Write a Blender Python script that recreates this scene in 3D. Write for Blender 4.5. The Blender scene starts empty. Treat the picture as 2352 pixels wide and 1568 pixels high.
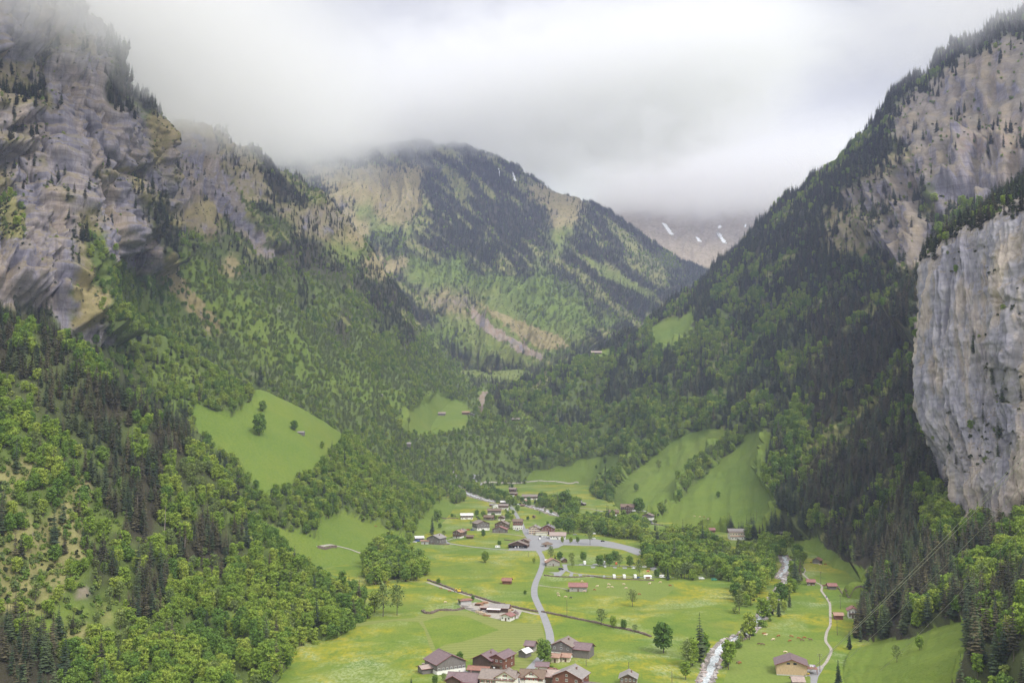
import bpy, bmesh, math, random
import numpy as np
from mathutils import Vector, Matrix
from mathutils.bvhtree import BVHTree

SC = bpy.context.scene
COL = SC.collection
R = math.radians
random.seed(7)
RNG = np.random.RandomState(11)

# ---------------------------------------------------------------- camera
# photo measured on a 2352 x 1568 copy; lens 35 mm on 36 mm
FPX = 2286.6
CAMH = 138.0
PITCH = math.atan((947.5 - 784.0) / FPX)
cam_d = bpy.data.cameras.new('camera')
cam_d.lens = 35.0
cam_d.sensor_width = 36.0
cam_d.clip_start = 0.5
cam_d.clip_end = 60000.0
cam = bpy.data.objects.new('camera', cam_d)
cam.location = (0, 0, CAMH)
cam.rotation_euler = (R(90) + PITCH, 0, 0)
COL.objects.link(cam)
SC.camera = cam

# ---------------------------------------------------------------- world: overcast sky
SUN_EL, SUN_AZ = R(48), R(140)
world = bpy.data.worlds.new('World')
SC.world = world
world.use_nodes = True
nt = world.node_tree
nt.nodes.clear()
def N(t, kind, **kw):
    n = t.nodes.new(kind)
    for k, v in kw.items():
        setattr(n, k, v)
    return n
def L(t, a, b):
    t.links.new(a, b)
w_out = N(nt, 'ShaderNodeOutputWorld')
w_bg = N(nt, 'ShaderNodeBackground')
sky = N(nt, 'ShaderNodeTexSky', sky_type='NISHITA', sun_disc=False)
sky.sun_elevation = SUN_EL
sky.sun_rotation = SUN_AZ
w_tc = N(nt, 'ShaderNodeTexCoord')
w_sep = N(nt, 'ShaderNodeSeparateXYZ')
L(nt, w_tc.outputs['Generated'], w_sep.inputs[0])
w_mr = N(nt, 'ShaderNodeMapRange')
w_mr.inputs['From Min'].default_value = 0.36
w_mr.inputs['From Max'].default_value = 1.0
w_mr.inputs['To Min'].default_value = 1.0
w_mr.inputs['To Max'].default_value = 2.8
L(nt, w_sep.outputs['Z'], w_mr.inputs['Value'])
w_map = N(nt, 'ShaderNodeMapping')
w_map.inputs['Scale'].default_value = (1.6, 1.6, 4.5)
w_map.inputs['Location'].default_value = (0.3, 1.1, 0.4)
L(nt, w_tc.outputs['Generated'], w_map.inputs['Vector'])
w_no = N(nt, 'ShaderNodeTexNoise')
w_no.inputs['Scale'].default_value = 1.5
w_no.inputs['Detail'].default_value = 4.0
w_no.inputs['Roughness'].default_value = 0.45
w_no.inputs['Distortion'].default_value = 0.4
L(nt, w_map.outputs[0], w_no.inputs['Vector'])
w_cr = N(nt, 'ShaderNodeValToRGB')
w_cr.color_ramp.elements[0].position = 0.3
w_cr.color_ramp.elements[0].color = (0.405, 0.401, 0.388, 1)
w_cr.color_ramp.elements[1].position = 0.7
w_cr.color_ramp.elements[1].color = (0.435, 0.431, 0.416, 1)
L(nt, w_no.outputs['Fac'], w_cr.inputs['Fac'])
w_mul = N(nt, 'ShaderNodeMix', data_type='RGBA', blend_type='MULTIPLY')
w_mul.inputs['Factor'].default_value = 1.0
L(nt, w_cr.outputs['Color'], w_mul.inputs['A'])
w_bk = N(nt, 'ShaderNodeMapRange')
w_bk.inputs['From Min'].default_value = 0.45
w_bk.inputs['From Max'].default_value = -0.6
w_bk.inputs['To Min'].default_value = 1.0
w_bk.inputs['To Max'].default_value = 1.7
L(nt, w_sep.outputs['Y'], w_bk.inputs['Value'])
w_m2 = N(nt, 'ShaderNodeMath', operation='MULTIPLY')
L(nt, w_mr.outputs['Result'], w_m2.inputs[0])
L(nt, w_bk.outputs['Result'], w_m2.inputs[1])
L(nt, w_m2.outputs[0], w_mul.inputs['B'])
w_sk = N(nt, 'ShaderNodeMix', data_type='RGBA', blend_type='MULTIPLY')
w_sk.inputs['Factor'].default_value = 1.0
L(nt, sky.outputs[0], w_sk.inputs['A'])
w_sk.inputs['B'].default_value = (0.08, 0.08, 0.08, 1)
w_mix = N(nt, 'ShaderNodeMix', data_type='RGBA')
w_mix.inputs['Factor'].default_value = 0.03
L(nt, w_mul.outputs['Result'], w_mix.inputs['A'])
L(nt, w_sk.outputs['Result'], w_mix.inputs['B'])
L(nt, w_mix.outputs['Result'], w_bg.inputs['Color'])
w_bg.inputs['Strength'].default_value = 1.0
L(nt, w_bg.outputs[0], w_out.inputs['Surface'])

sun_d = bpy.data.lights.new('sun', 'SUN')
sun_d.energy = 2.2
sun_d.angle = R(18)
sun_d.color = (1.0, 0.96, 0.9)
sun = bpy.data.objects.new('sun', sun_d)
# soft light from behind the viewer, on the right
sun.rotation_euler = Vector((math.sin(SUN_AZ) * math.cos(SUN_EL), math.cos(SUN_AZ) * math.cos(SUN_EL), math.sin(SUN_EL))).to_track_quat('Z', 'Y').to_euler()
COL.objects.link(sun)

SC.view_settings.view_transform = 'Standard'
SC.view_settings.look = 'None'
SC.view_settings.exposure = 0.68
SC.view_settings.gamma = 1.0
SC.render.engine = 'CYCLES'
cy = SC.cycles
cy.use_denoising = True
try:
    cy.denoiser = 'OPENIMAGEDENOISE'
except Exception:
    pass
cy.max_bounces = 8
cy.diffuse_bounces = 2
cy.glossy_bounces = 1
cy.transmission_bounces = 1
cy.transparent_max_bounces = 6
cy.volume_bounces = 4
cy.volume_max_steps = 128
cy.volume_step_rate = 1.0

# ---------------------------------------------------------------- projection helpers
cp, sp = math.cos(PITCH), math.sin(PITCH)
def P(u, v, D):
    """point seen at photo position (u, v) at forward distance D"""
    x = (u - 1176.0) / FPX
    y = (784.0 - v) / FPX
    dy = cp - y * sp
    t = D / dy
    return (x * t, D, CAMH + (sp + y * cp) * t)
def PF(u, v, z=0.0):
    """ground point (height z) seen at (u, v)"""
    x = (u - 1176.0) / FPX
    y = (784.0 - v) / FPX
    dz = sp + y * cp
    t = (z - CAMH) / dz
    return (x * t, (cp - y * sp) * t, z)
def proj(p):
    """world points (n,3) -> photo u, v"""
    p = np.asarray(p, float)
    x, y, z = p[..., 0], p[..., 1], p[..., 2] - CAMH
    f = y * cp + z * sp
    f = np.where(f < 1, 1, f)
    up = -y * sp + z * cp
    return 1176 + FPX * x / f, 784 - FPX * up / f

# ---------------------------------------------------------------- numpy noise
_perm = np.random.RandomState(3).permutation(256)
_perm = np.concatenate([_perm, _perm, _perm]).astype(np.int64)
_g = np.random.RandomState(4).normal(size=(256, 3))
_g /= np.linalg.norm(_g, axis=1)[:, None]
def pnoise(p):
    p = np.asarray(p, float)
    i = np.floor(p).astype(np.int64)
    f = p - i
    w = f * f * f * (f * (f * 6 - 15) + 10)
    i &= 255
    out = 0
    for dx in (0, 1):
        for dy in (0, 1):
            for dz in (0, 1):
                h = _perm[_perm[_perm[(i[..., 0] + dx) & 255] + ((i[..., 1] + dy) & 255)] + ((i[..., 2] + dz) & 255)]
                g = _g[h]
                d = g[..., 0] * (f[..., 0] - dx) + g[..., 1] * (f[..., 1] - dy) + g[..., 2] * (f[..., 2] - dz)
                ww = (w[..., 0] if dx else 1 - w[..., 0]) * (w[..., 1] if dy else 1 - w[..., 1]) * (w[..., 2] if dz else 1 - w[..., 2])
                out = out + d * ww
    return out * 1.5
def fbm(p, octv=4, gain=0.5):
    p = np.asarray(p, float)
    a, s, out = 1.0, 1.0, 0
    for k in range(octv):
        out = out + a * pnoise(p * s + 17.3 * k)
        a *= gain
        s *= 2.03
    return out
def ridged(p, octv=4, gain=0.5):
    a, s, out = 1.0, 1.0, 0
    for k in range(octv):
        out = out + a * (1 - 2 * np.abs(pnoise(np.asarray(p) * s + 9.1 * k)))
        a *= gain
        s *= 2.07
    return out
def sstep(a, b, x):
    t = np.clip((x - a) / (b - a), 0, 1)
    return t * t * (3 - 2 * t)

# ---------------------------------------------------------------- land cover map
# channels: conifer, broadleaf, shrub, rock, meadow, dry grass, brown earth, snow
CLS = {
    'R': (.03, 0, .04, 1, 0, 0, 0, 0),
    'r': (.10, 0, .20, .8, 0, .3, 0, 0),
    'c': (.34, 0, .25, .4, 0, .6, 0, 0),
    'C': (1, .03, 0, 0, 0, .1, 0, 0),
    'M': (.5, .5, .1, 0, .2, .1, 0, 0),
    'B': (.04, 1, .1, 0, .35, 0, 0, 0),
    'b': (.04, .30, .8, .04, .6, .25, 0, 0),
    'k': (.10, .20, .95, .08, .35, .6, 0, 0),
    'd': (.04, 0, .25, .2, 0, 1, 0, 0),
    'e': (.04, .03, .35, .05, .5, .45, 0, 0),
    's': (.08, 0, .1, .55, 0, .2, .7, 0),
    'g': (0, 0, 0, 0, 1, 0, 0, 0),
    'w': (0, 0, 0, 0, 0, 0, 0, 1),
    'h': (.02, .75, .55, 0, .6, .1, 0, 0),
    'q': (0, 0, .45, .62, 0, .55, 0, 0),
    'x': (0, 0, 0, .4, 0, 0, 1, 0),
}
GRID = """
R2 r4 C50
R3 r3 C50
R2 c3 r1 C48 r2
c3 R1 r2 C46 R4
c3 R3 C44 C1 R5
c3 R3 C43 r2 R5
r3 R5 d3 C38 R3 s4
c2 r1 R5 d2 c1 d1 C37 r1 R2 s4
r2 c1 R5 d1 r1 c1 d1 C36 c2 R2 s4
c1 r3 R1 c2 d1 r1 c1 d1 c1 C5 d6 C20 C4 c2 r2 R3
c1 R2 c2 R2 c2 r2 c2 M1 C4 d5 C6 d3 C4 C10 r3 R1 C1 R5
C1 R3 c2 R2 C1 c1 d2 C1 M2 c4 e2 d2 C7 d2 C3 d7 C3 c4 R1 C1 r1 C4
R4 c2 R2 C2 c2 M4 c3 d1 e3 C7 e2 C5 d4 C4 c3 R1 R2 C2 R3
R4 c1 M1 R3 M5 C3 C1 e2 M2 C8 e1 C5 C7 C2 c3 R1 R5
R4 c1 B2 r2 d1 M2 d1 M3 C3 M1 d2 b4 C3 e1 C4 C1 M2 C3 M3 C5 c2 r1 R1 R5
r2 R2 d1 B4 d3 B2 M2 M3 C3 e3 b6 C4 C2 C2 M3 C8 c1 R5
r2 R2 d2 B4 d3 B3 M1 B2 B1 C3 c3 e2 b4 C4 C2 M4 C1 M2 C5 r1 R5
C3 r1 d1 c1 B5 d2 B5 C1 B1 M2 C2 e2 e1 e2 b5 C4 M6 C6 r1 R5
C1 B1 C2 r2 B12 C1 B3 C1 b2 e2 e2 e3 C3 B2 B1 M6 C6 r1 R5
C1 B1 M6 B11 B5 C2 e2 e2 M14 C6 r1 R5
M8 b3 B8 B6 b1 C4 M14 C6 C1 R5
M5 C2 M2 B10 B7 b1 M17 C6 C1 R5
M5 C2 M2 b2 B8 B8 M6 B7 M4 C6 C1 R5
B3 M4 B1 C2 B9 B8 B8 B4 M5 C6 M1 R5
B4 M3 B1 C3 B8 B8 B8 b4 M5 C6 C1 C5
k3 B3 C3 M3 B7 B16 b4 M5 C12
k2 B2 k1 C1 B1 C2 M3 B7 B16 b4 M5 C12
k1 B2 k2 B1 C3 B2 M3 B5 B16 b4 M6 C5 M2 C1 M3
k4 k1 b2 C2 B1 M2 B2 M2 B3 B16 b4 M6 C4 M4 b3
k5 b1 M1 C1 C1 B1 C2 M2 B5 B16 b4 M6 C5 M4 b2
k5 M1 B2 B1 C3 C1 B2 B4 B16 b4 M6 C5 M2 C1 M3
k4 b1 C1 B2 C1 M2 C1 B3 B4 B16 b4 M6 C5 M2 C1 M3
k3 B1 r1 b1 B1 C2 B10 B16 b4 M6 C5 M2 C1 M3
k2 b3 k1 b1 C1 b1 B10 B16 b4 M6 C5 M2 C1 M3
C1 b2 k2 b1 B13 B16 b4 M6 C5 M2 C1 M3
C3 b2 B14 B16 b4 M6 C5 M2 C1 M3
C4 B15 B16 b4 M6 C5 M2 C1 M3
"""
_rows = []
for ln in GRID.strip().splitlines():
    r = []
    for tok in ln.split():
        r += [CLS[tok[0]]] * int(tok[1:])
    r = (r + [r[-1]] * 56)[:56]
    _rows.append(r)
CG = np.array(_rows)                                   # 37 x 56 x 8

def in_poly(u, v, poly):
    inside = np.zeros(u.shape, bool)
    n = len(poly)
    for i in range(n):
        x1, y1 = poly[i]
        x2, y2 = poly[(i + 1) % n]
        if y1 == y2:
            continue
        c = ((y1 > v) != (y2 > v)) & (u < (x2 - x1) * (v - y1) / (y2 - y1) + x1)
        inside ^= c
    return inside

POLYS = [  # (hills it applies to, class, outline in photo coordinates)
    ('B', 'g', [(448, 925), (480, 930), (520, 955), (575, 925), (590, 870), (625, 880), (700, 930), (800, 995), (785, 1020), (722, 1080), (650, 1135), (600, 1135), (540, 1060), (480, 1020), (440, 960)]),
    ('B', 'g', [(600, 1195), (725, 1240), (730, 1190), (790, 1178), (900, 1220), (940, 1235), (970, 1190), (1000, 1150), (1070, 1130), (1070, 1200), (960, 1420), (800, 1420), (600, 1420)]),
    ('B', 'g', [(940, 1010), (965, 1015), (990, 1050), (965, 1055), (940, 1035)]),
    ('U', 'g', [(925, 945), (960, 930), (1000, 903), (1060, 922), (1085, 945), (1070, 985), (1000, 1000), (925, 992)]),
    ('D', 'g', [(925, 945), (960, 930), (1000, 903), (1060, 922), (1085, 945), (1070, 985), (1000, 1000), (925, 992)]),
    ('U', 'e', [(1000, 780), (1240, 800), (1260, 900), (1060, 860)]),
    ('DU', 'x', [(1100, 905), (1130, 895), (1125, 960), (1105, 962)]),
    ('D', 'r', [(352, 330), (430, 300), (500, 330), (510, 380), (560, 470), (640, 600), (600, 590), (520, 500), (450, 430), (400, 420), (360, 400)]),
    ('D', 'c', [(500, 290), (560, 320), (640, 470), (560, 460), (510, 380)]),
    ('D', 'h', [(350, 520), (420, 560), (520, 640), (620, 720), (720, 800), (850, 880), (960, 900), (1040, 900), (1060, 960), (1000, 1000), (900, 960), (760, 900), (640, 860), (560, 800), (470, 700), (400, 620)]),
    ('D', 'e', [(880, 600), (960, 660), (1030, 760), (1060, 850), (1000, 800), (930, 680)]),
    ('R', 'g', [(1495, 755), (1530, 735), (1560, 728), (1597, 700), (1592, 765), (1545, 800), (1500, 800)]),
    ('R', 'g', [(1290, 818), (1400, 800), (1402, 815), (1310, 832)]),
    ('R', 'g', [(1155, 958), (1190, 945), (1240, 962), (1235, 1000), (1160, 995)]),
    ('R', 'B', [(1350, 1140), (1400, 1085), (1480, 1035), (1560, 990), (1610, 978), (1610, 1000), (1560, 1012), (1480, 1072), (1425, 1120), (1410, 1150)]),
    ('R', 'B', [(1552, 1130), (1600, 1045), (1680, 995), (1740, 962), (1752, 985), (1665, 1045), (1600, 1105), (1580, 1140)]),
    ('R', 'B', [(1500, 1175), (1560, 1130), (1590, 1140), (1560, 1165), (1530, 1182)]),
    ('R', 'g', [(1415, 1112), (1490, 1060), (1560, 1008), (1612, 990), (1672, 988), (1668, 1010), (1600, 1062), (1560, 1102), (1552, 1150), (1490, 1200), (1400, 1200)]),
    ('R', 'g', [(1595, 1112), (1655, 1058), (1742, 982), (1772, 998), (1768, 1050), (1748, 1100), (1795, 1175), (1760, 1225), (1480, 1225), (1540, 1170)]),
    ('R', 'g', [(1100, 1085), (1250, 1080), (1300, 1070), (1380, 1045), (1455, 1040), (1440, 1062), (1370, 1118), (1350, 1150), (1100, 1150)]),
    ('R', 'g', [(1820, 1240), (1880, 1235), (1900, 1260), (1990, 1310), (2000, 1420), (1900, 1420), (1800, 1300)]),
    ('N', 'g', [(1850, 1600), (1880, 1500), (1955, 1478), (2080, 1462), (2150, 1440), (2240, 1425), (2215, 1470), (2195, 1560), (2150, 1900), (1800, 1900)]),
    ('D', 'g', [(925, 945), (960, 930), (1000, 903), (1060, 922), (1085, 945), (1070, 985), (1000, 1000), (925, 992)]),
    ('P', 'q', [(2265, 845), (2352, 855), (2420, 900), (2352, 940), (2295, 920)]),
    ('P', 'q', [(2215, 1000), (2260, 955), (2300, 990), (2352, 1010), (2330, 1060), (2270, 1060), (2225, 1085)]),
    ('P', 'q', [(2228, 555), (2262, 565), (2295, 605), (2285, 640), (2240, 600)]),
    ('P', 'q', [(2285, 675), (2330, 690), (2400, 690), (2400, 725), (2300, 712)]),
    ('P', 'q', [(2150, 590), (2190, 560), (2210, 600), (2180, 640)]),
    ('E', 'e', [(1335, 588), (1345, 588), (1420, 628), (1505, 675), (1490, 688), (1390, 638)]),
    ('EU', 'x', [(1080, 698), (1100, 716), (1142, 754), (1245, 815), (1250, 827), (1198, 808), (1120, 766), (1088, 735)]),
    ('E', 'd', [(1100, 700), (1200, 740), (1290, 775), (1310, 800), (1240, 800), (1150, 740)]),
    ('E', 'w', [(1176, 396), (1180, 396), (1186, 415), (1181, 416)]),
    ('E', 'w', [(1144, 386), (1147, 386), (1149, 405), (1146, 405)]),
    ('F', 'w', [(1520, 511), (1530, 514), (1548, 540), (1538, 538)]),
    ('F', 'w', [(1597, 543), (1605, 547), (1614, 557), (1603, 554)]),
    ('F', 'w', [(1645, 533), (1655, 536), (1670, 560), (1660, 558)]),
    ('F', 'w', [(1649, 519), (1658, 519), (1656, 524), (1648, 524)]),
    ('F', 'w', [(1710, 516), (1716, 516), (1713, 522), (1708, 521)]),
    ('C', 'k', [(0, 440), (20, 440), (62, 490), (55, 545), (0, 550)]),
    # floor
    ('G', 'B', [(1475, 1245), (1560, 1228), (1630, 1240), (1650, 1268), (1740, 1272), (1760, 1250), (1790, 1250), (1808, 1290), (1775, 1345), (1745, 1400), (1715, 1425), (1660, 1480), (1635, 1500), (1600, 1560), (1570, 1568), (1590, 1520), (1630, 1480), (1690, 1400), (1700, 1335), (1610, 1335), (1530, 1330), (1480, 1290)]),
    ('G', 'b', [(1822, 1275), (1852, 1290), (1842, 1330), (1812, 1375), (1770, 1425), (1720, 1470), (1690, 1505), (1660, 1568), (1640, 1568), (1665, 1510), (1700, 1470), (1745, 1420), (1790, 1385), (1818, 1340)]),
    ('G', 'b', [(1050, 1085), (1075, 1110), (1110, 1125), (1150, 1140), (1200, 1158), (1170, 1162), (1110, 1143), (1070, 1128), (1045, 1110)]),
    ('G', 'B', [(1290, 1185), (1330, 1195), (1400, 1200), (1480, 1215), (1500, 1250), (1440, 1240), (1370, 1228), (1290, 1212)]),
    ('G', 'B', [(835, 1298), (860, 1262), (905, 1250), (935, 1280), (950, 1290), (985, 1325), (950, 1338), (840, 1345)]),
    ('G', 'B', [(1240, 1150), (1330, 1160), (1325, 1178), (1240, 1165)]),
    ('G', 'B', [(1560, 1240), (1500, 1270), (1480, 1300), (1700, 1335), (1700, 1290), (1660, 1260)]),
    ('G', 'B', [(1030, 1130), (1060, 1135), (1070, 1150), (1040, 1160)]),
]
NOISY = set('UERD')
def cover(pos, tag):
    """land cover weights at world points"""
    pos = np.asarray(pos, float)
    u, v = proj(pos)
    D = pos[:, 1]
    if tag == 'G':
        W = np.tile(np.array(CLS['g'], float), (len(u), 1))
    elif tag == 'F':
        W = np.tile(np.array((0, 0, 0, .15, .1, .6, .5, 0), float), (len(u), 1))
    elif tag == 'P':
        W = np.tile(np.array(CLS['R'], float), (len(u), 1))
    else:
        j = 22.0
        ju = u + j * fbm(pos / (D[:, None] * 0.03 + 1), 3)
        jv = v + j * fbm(pos / (D[:, None] * 0.03 + 1) + 50, 3)
        gx = np.clip((ju - 21) / 42.0, 0, 54.999)
        gy = np.clip((jv - 21) / 42.0, 0, 35.999)
        ix, iy = gx.astype(int), gy.astype(int)
        fx, fy = (gx - ix)[:, None], (gy - iy)[:, None]
        W = CG[iy, ix] * (1 - fx) * (1 - fy) + CG[iy, ix + 1] * fx * (1 - fy) + CG[iy + 1, ix] * (1 - fx) * fy + CG[iy + 1, ix + 1] * fx * fy
    wob = 9.0 if tag not in 'GP' else (3.0 if tag == 'G' else 16.0)
    ws = 25.0 if tag != 'P' else 9.0
    pu = u + wob * fbm(pos / ws + 5, 3)
    pv = v + wob * fbm(pos / ws + 31, 3) * 0.8
    for tg, c, poly in POLYS:
        if tag in tg:
            m = in_poly(pu if c != 'w' else u, pv if c != 'w' else v, poly)
            W[m] = CLS[c]
    if tag in 'EDRCU':
        # break stands up into clearings and rock ribs
        n = fbm(pos / 90.0 + 3.3, 3)
        n2 = fbm(pos / 45.0 + 13.3, 3)
        W[:, 0] *= sstep(-.75, -.15, n + (W[:, 0] - .5) * 1.2)
        if tag in 'EDR':
            # stands follow the fall line in long strips
            sl = {'E': .85, 'D': .95, 'R': -1.0}[tag]
            wd_ = {'E': 30., 'D': 38., 'R': 46.}[tag]
            acr = (v - sl * u) / wd_
            alg = (v + u / sl) / (wd_ * 6)
            st = fbm(np.stack([acr, alg, np.full(len(u), {'E': 2.5, 'D': 7.5, 'R': 11.5}[tag])], -1), 3)
            thr = {'E': -.18, 'D': -.22, 'R': -.30}[tag]
            cut = (1 - sstep(thr - .10, thr + .12, st)) * sstep(.3, .6, W[:, 0])
            W[:, 0] *= 1 - .86 * cut
            W[:, 2] = np.maximum(W[:, 2], .5 * cut)
            W[:, 1] = np.maximum(W[:, 1], {'E': .2, 'D': .3, 'R': .35}[tag] * cut)
            W[:, 5] = np.maximum(W[:, 5], .55 * cut)
            W[:, 4] = np.maximum(W[:, 4], .4 * cut)
        W[:, 3] = np.clip(W[:, 3] + .0 + .5 * sstep(.25, .6, n2) * (W[:, 4] < .5) * (tag in 'ED') * .6, 0, 1)
    return W

# ---------------------------------------------------------------- lofted hills
def catmull(Pts, n):
    """resample rows of a (k, ..., 3) array to n rows"""
    k = Pts.shape[0]
    t = np.linspace(0, k - 1, n)
    i = np.clip(t.astype(int), 0, k - 2)
    f = (t - i).reshape((-1,) + (1,) * (Pts.ndim - 1))
    p0 = Pts[np.clip(i - 1, 0, k - 1)]
    p1 = Pts[i]
    p2 = Pts[i + 1]
    p3 = Pts[np.clip(i + 2, 0, k - 1)]
    cr = 0.5 * ((2 * p1) + (-p0 + p2) * f + (2 * p0 - 5 * p1 + 4 * p2 - p3) * f ** 2 + (-p0 + 3 * p1 - 3 * p2 + p3) * f ** 3)
    lin = p1 * (1 - f) + p2 * f
    return 0.7 * cr + 0.3 * lin

class Hill:
    pass
HILLS = {}
def F_(u, v):
    p = PF(u, v, -2.0)
    return p
def hill(tag, name, cols, spacing, gully=(60, 12), rough=(30, 5), back=(80, -30, 200, -90), strata=0, label='', bump=0.0, bdir=None):
    pts = []
    for c in cols:
        col = []
        for q in c:
            if len(q) == 2:
                col.append(F_(*q))
            else:
                col.append(P(*q))
        # toe sinks below ground, back of the crest drops away
        b = np.array(col[0])
        if b[2] > -1.0:
            hd = b[:2] / np.linalg.norm(b[:2])
            q = (b[2] + 5.0) * .7
            col = [(b[0] - hd[0] * q, b[1] - hd[1] * q, -5.0)] + col
            b = np.array(col[0])
        else:
            hd = b[:2] / np.linalg.norm(b[:2])
            col = [(b[0] - hd[0] * 4, b[1] - hd[1] * 4, b[2] - 4.0)] + col
        top = np.array(col[-1])
        d = top - b
        d[2] = 0
        d /= max(np.linalg.norm(d), 1e-6)
        if bdir:
            d = np.array((bdir[0], bdir[1], 0.0))
        col.append(tuple(top + d * back[0] + np.array((0, 0, back[1]))))
        col.append(tuple(top + d * back[2] + np.array((0, 0, back[3]))))
        pts.append(col)
    G = np.array(pts)                     # cols x rows x 3
    wid = np.linalg.norm(np.diff(G, axis=0), axis=2).sum(0).max()
    hgt = np.linalg.norm(np.diff(G, axis=1), axis=2).sum(1).max()
    nc = int(wid / spacing) + 2
    nr = int(hgt / spacing) + 2
    G = catmull(G, nc)
    G = np.swapaxes(catmull(np.swapaxes(G, 0, 1), nr), 0, 1)     # nc x nr x 3
    flat = G.reshape(-1, 3)
    S, T = np.meshgrid(np.linspace(0, wid, nc), np.linspace(0, hgt, nr), indexing='ij')
    du = np.gradient(G, axis=0)
    dv = np.gradient(G, axis=1)
    nrm = np.cross(du, dv)
    nrm /= np.linalg.norm(nrm, axis=2)[..., None] + 1e-9
    # make it face the camera side / up
    sgn = np.where(nrm[..., 2] < 0, -1, 1)[..., None]
    view = np.array((0, 0, CAMH)) - G
    if np.median((nrm * view).sum(-1)) < 0:
        nrm = -nrm
    W = cover(flat, tag).reshape(nc, nr, 8)
    rock = sstep(.15, .8, W[..., 3])
    mead = W[..., 4] * (W[..., :3].sum(-1) < .3)
    soft = 1 - .85 * np.clip(mead, 0, 1)
    lam, amp = gully
    st = np.stack([S / lam + 3, T / (lam * 4.5), np.zeros_like(S)], -1) + 0.35 * np.stack([fbm(G / (lam * 2), 2), fbm(G / (lam * 2) + 9, 2), 0 * S], -1)
    edge = np.clip(np.minimum(T / (0.12 * hgt + 1e-6), 1), 0, 1)
    d = amp * (ridged(st, 3) - .3) * edge * soft
    lam2, amp2 = rough
    d += amp2 * fbm(G / lam2, 4) * edge * soft * (0.5 + 1.3 * rock)
    if strata:
        # vertical fluting and ledges in bare rock
        fl = ridged(np.stack([S / 14.0, T / 90.0, 0 * S + 4], -1), 4, .6) * 2.6 + ridged(np.stack([S / 45.0, T / 160.0, 0 * S + 8], -1), 3) * 5.0
        z = G[..., 2] + 10 * fbm(G / 90.0, 3)
        led = 1.8 * np.abs(((z / 13.0) % 1.0) - .5) + 2.5 * np.abs(((z / 41.0) % 1.0) - .5)
        blk = 2.2 * fbm(G / np.array((9.0, 9.0, 13.0)), 4, .6) + 2.0 * ridged(G / np.array((15.0, 15.0, 40.0)) + 5, 4, .55) - 2.5 * np.exp(-(pnoise(G / np.array((26.0, 26.0, 60.0)) + 40) / .05) ** 2)
        cn = pnoise(np.stack([S / 62.0, T / 420.0, 0 * S + 21], -1) + .25 * np.stack([fbm(G / 60.0, 3), 0 * S, 0 * S], -1))
        cleft = -13.0 * np.exp(-(cn / .055) ** 2) * (.4 + .6 * sstep(-.3, .3, pnoise(G / 150.0 + 3)))
        rib = 9.0 * ridged(np.stack([S / 80.0, T / 300.0, 0 * S + 2], -1), 2)
        d += strata * rock * (fl * 2.0 + led + blk + (cleft + rib) * (.35 if tag == 'P' else 1.0))
    ncol = len(pts[0])
    Tc = hgt * (ncol - 3) / (ncol - 1.0)
    d *= 1 - (.75 if tag in 'ER' else .3) * np.exp(-((T - Tc) / (.07 * hgt)) ** 2)
    if tag == 'P':
        d -= 8.0
    V = G + nrm * d[..., None]
    V[..., 2] += mead * 1.2 * fbm(G / 40.0 + 3, 3) * edge
    vv = V.reshape(-1, 3)
    a = np.arange(nc * nr).reshape(nc, nr)
    quads = np.stack([a[:-1, :-1], a[1:, :-1], a[1:, 1:], a[:-1, 1:]], -1).reshape(-1, 4)
    # orient so that faces look at the viewer
    if np.median((np.cross(du, dv) * view).sum(-1)) < 0:
        quads = quads[:, ::-1]
    me = bpy.data.meshes.new(name)
    me.from_pydata([], [], [])
    me.vertices.add(len(vv))
    me.vertices.foreach_set('co', vv.ravel())
    me.loops.add(quads.size)
    me.loops.foreach_set('vertex_index', quads.ravel())
    me.polygons.add(len(quads))
    me.polygons.foreach_set('loop_start', np.arange(0, quads.size, 4))
    me.polygons.foreach_set('use_smooth', np.ones(len(quads), bool))
    me.update()
    me.validate()
    Wf = cover(vv, tag)
    Wf[:, 3] = np.maximum(Wf[:, 3], 0)
    paint(me, Wf, 1.0 if tag == 'P' else 0.0)
    ob = bpy.data.objects.new(name, me)
    COL.objects.link(ob)
    ob['kind'] = 'structure'
    if label:
        ob['label'] = label
    h = Hill()
    h.V, h.Q, h.tag, h.ob, h.nr, h.nc = vv, quads, tag, ob, nr, nc
    h.ncrest = int(nr * (len(cols[0]) - 1) / (len(cols[0]) + 1)) if True else nr
    HILLS[tag] = h
    me.materials.append(TERRAIN)
    return h

def paint(me, W, pale=0.0):
    a = me.color_attributes.new('cover', 'FLOAT_COLOR', 'POINT')
    n = len(me.vertices)
    # rock, meadow, dry, brown
    A = np.stack([W[:, 3], W[:, 4], W[:, 5], W[:, 6]], -1)
    a.data.foreach_set('color', A.astype(np.float32).ravel())
    b = me.color_attributes.new('cover_more', 'FLOAT_COLOR', 'POINT')
    B = np.stack([W[:, 7], W[:, 0], W[:, 1], np.full(n, pale)], -1)
    b.data.foreach_set('color', B.astype(np.float32).ravel())

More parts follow.
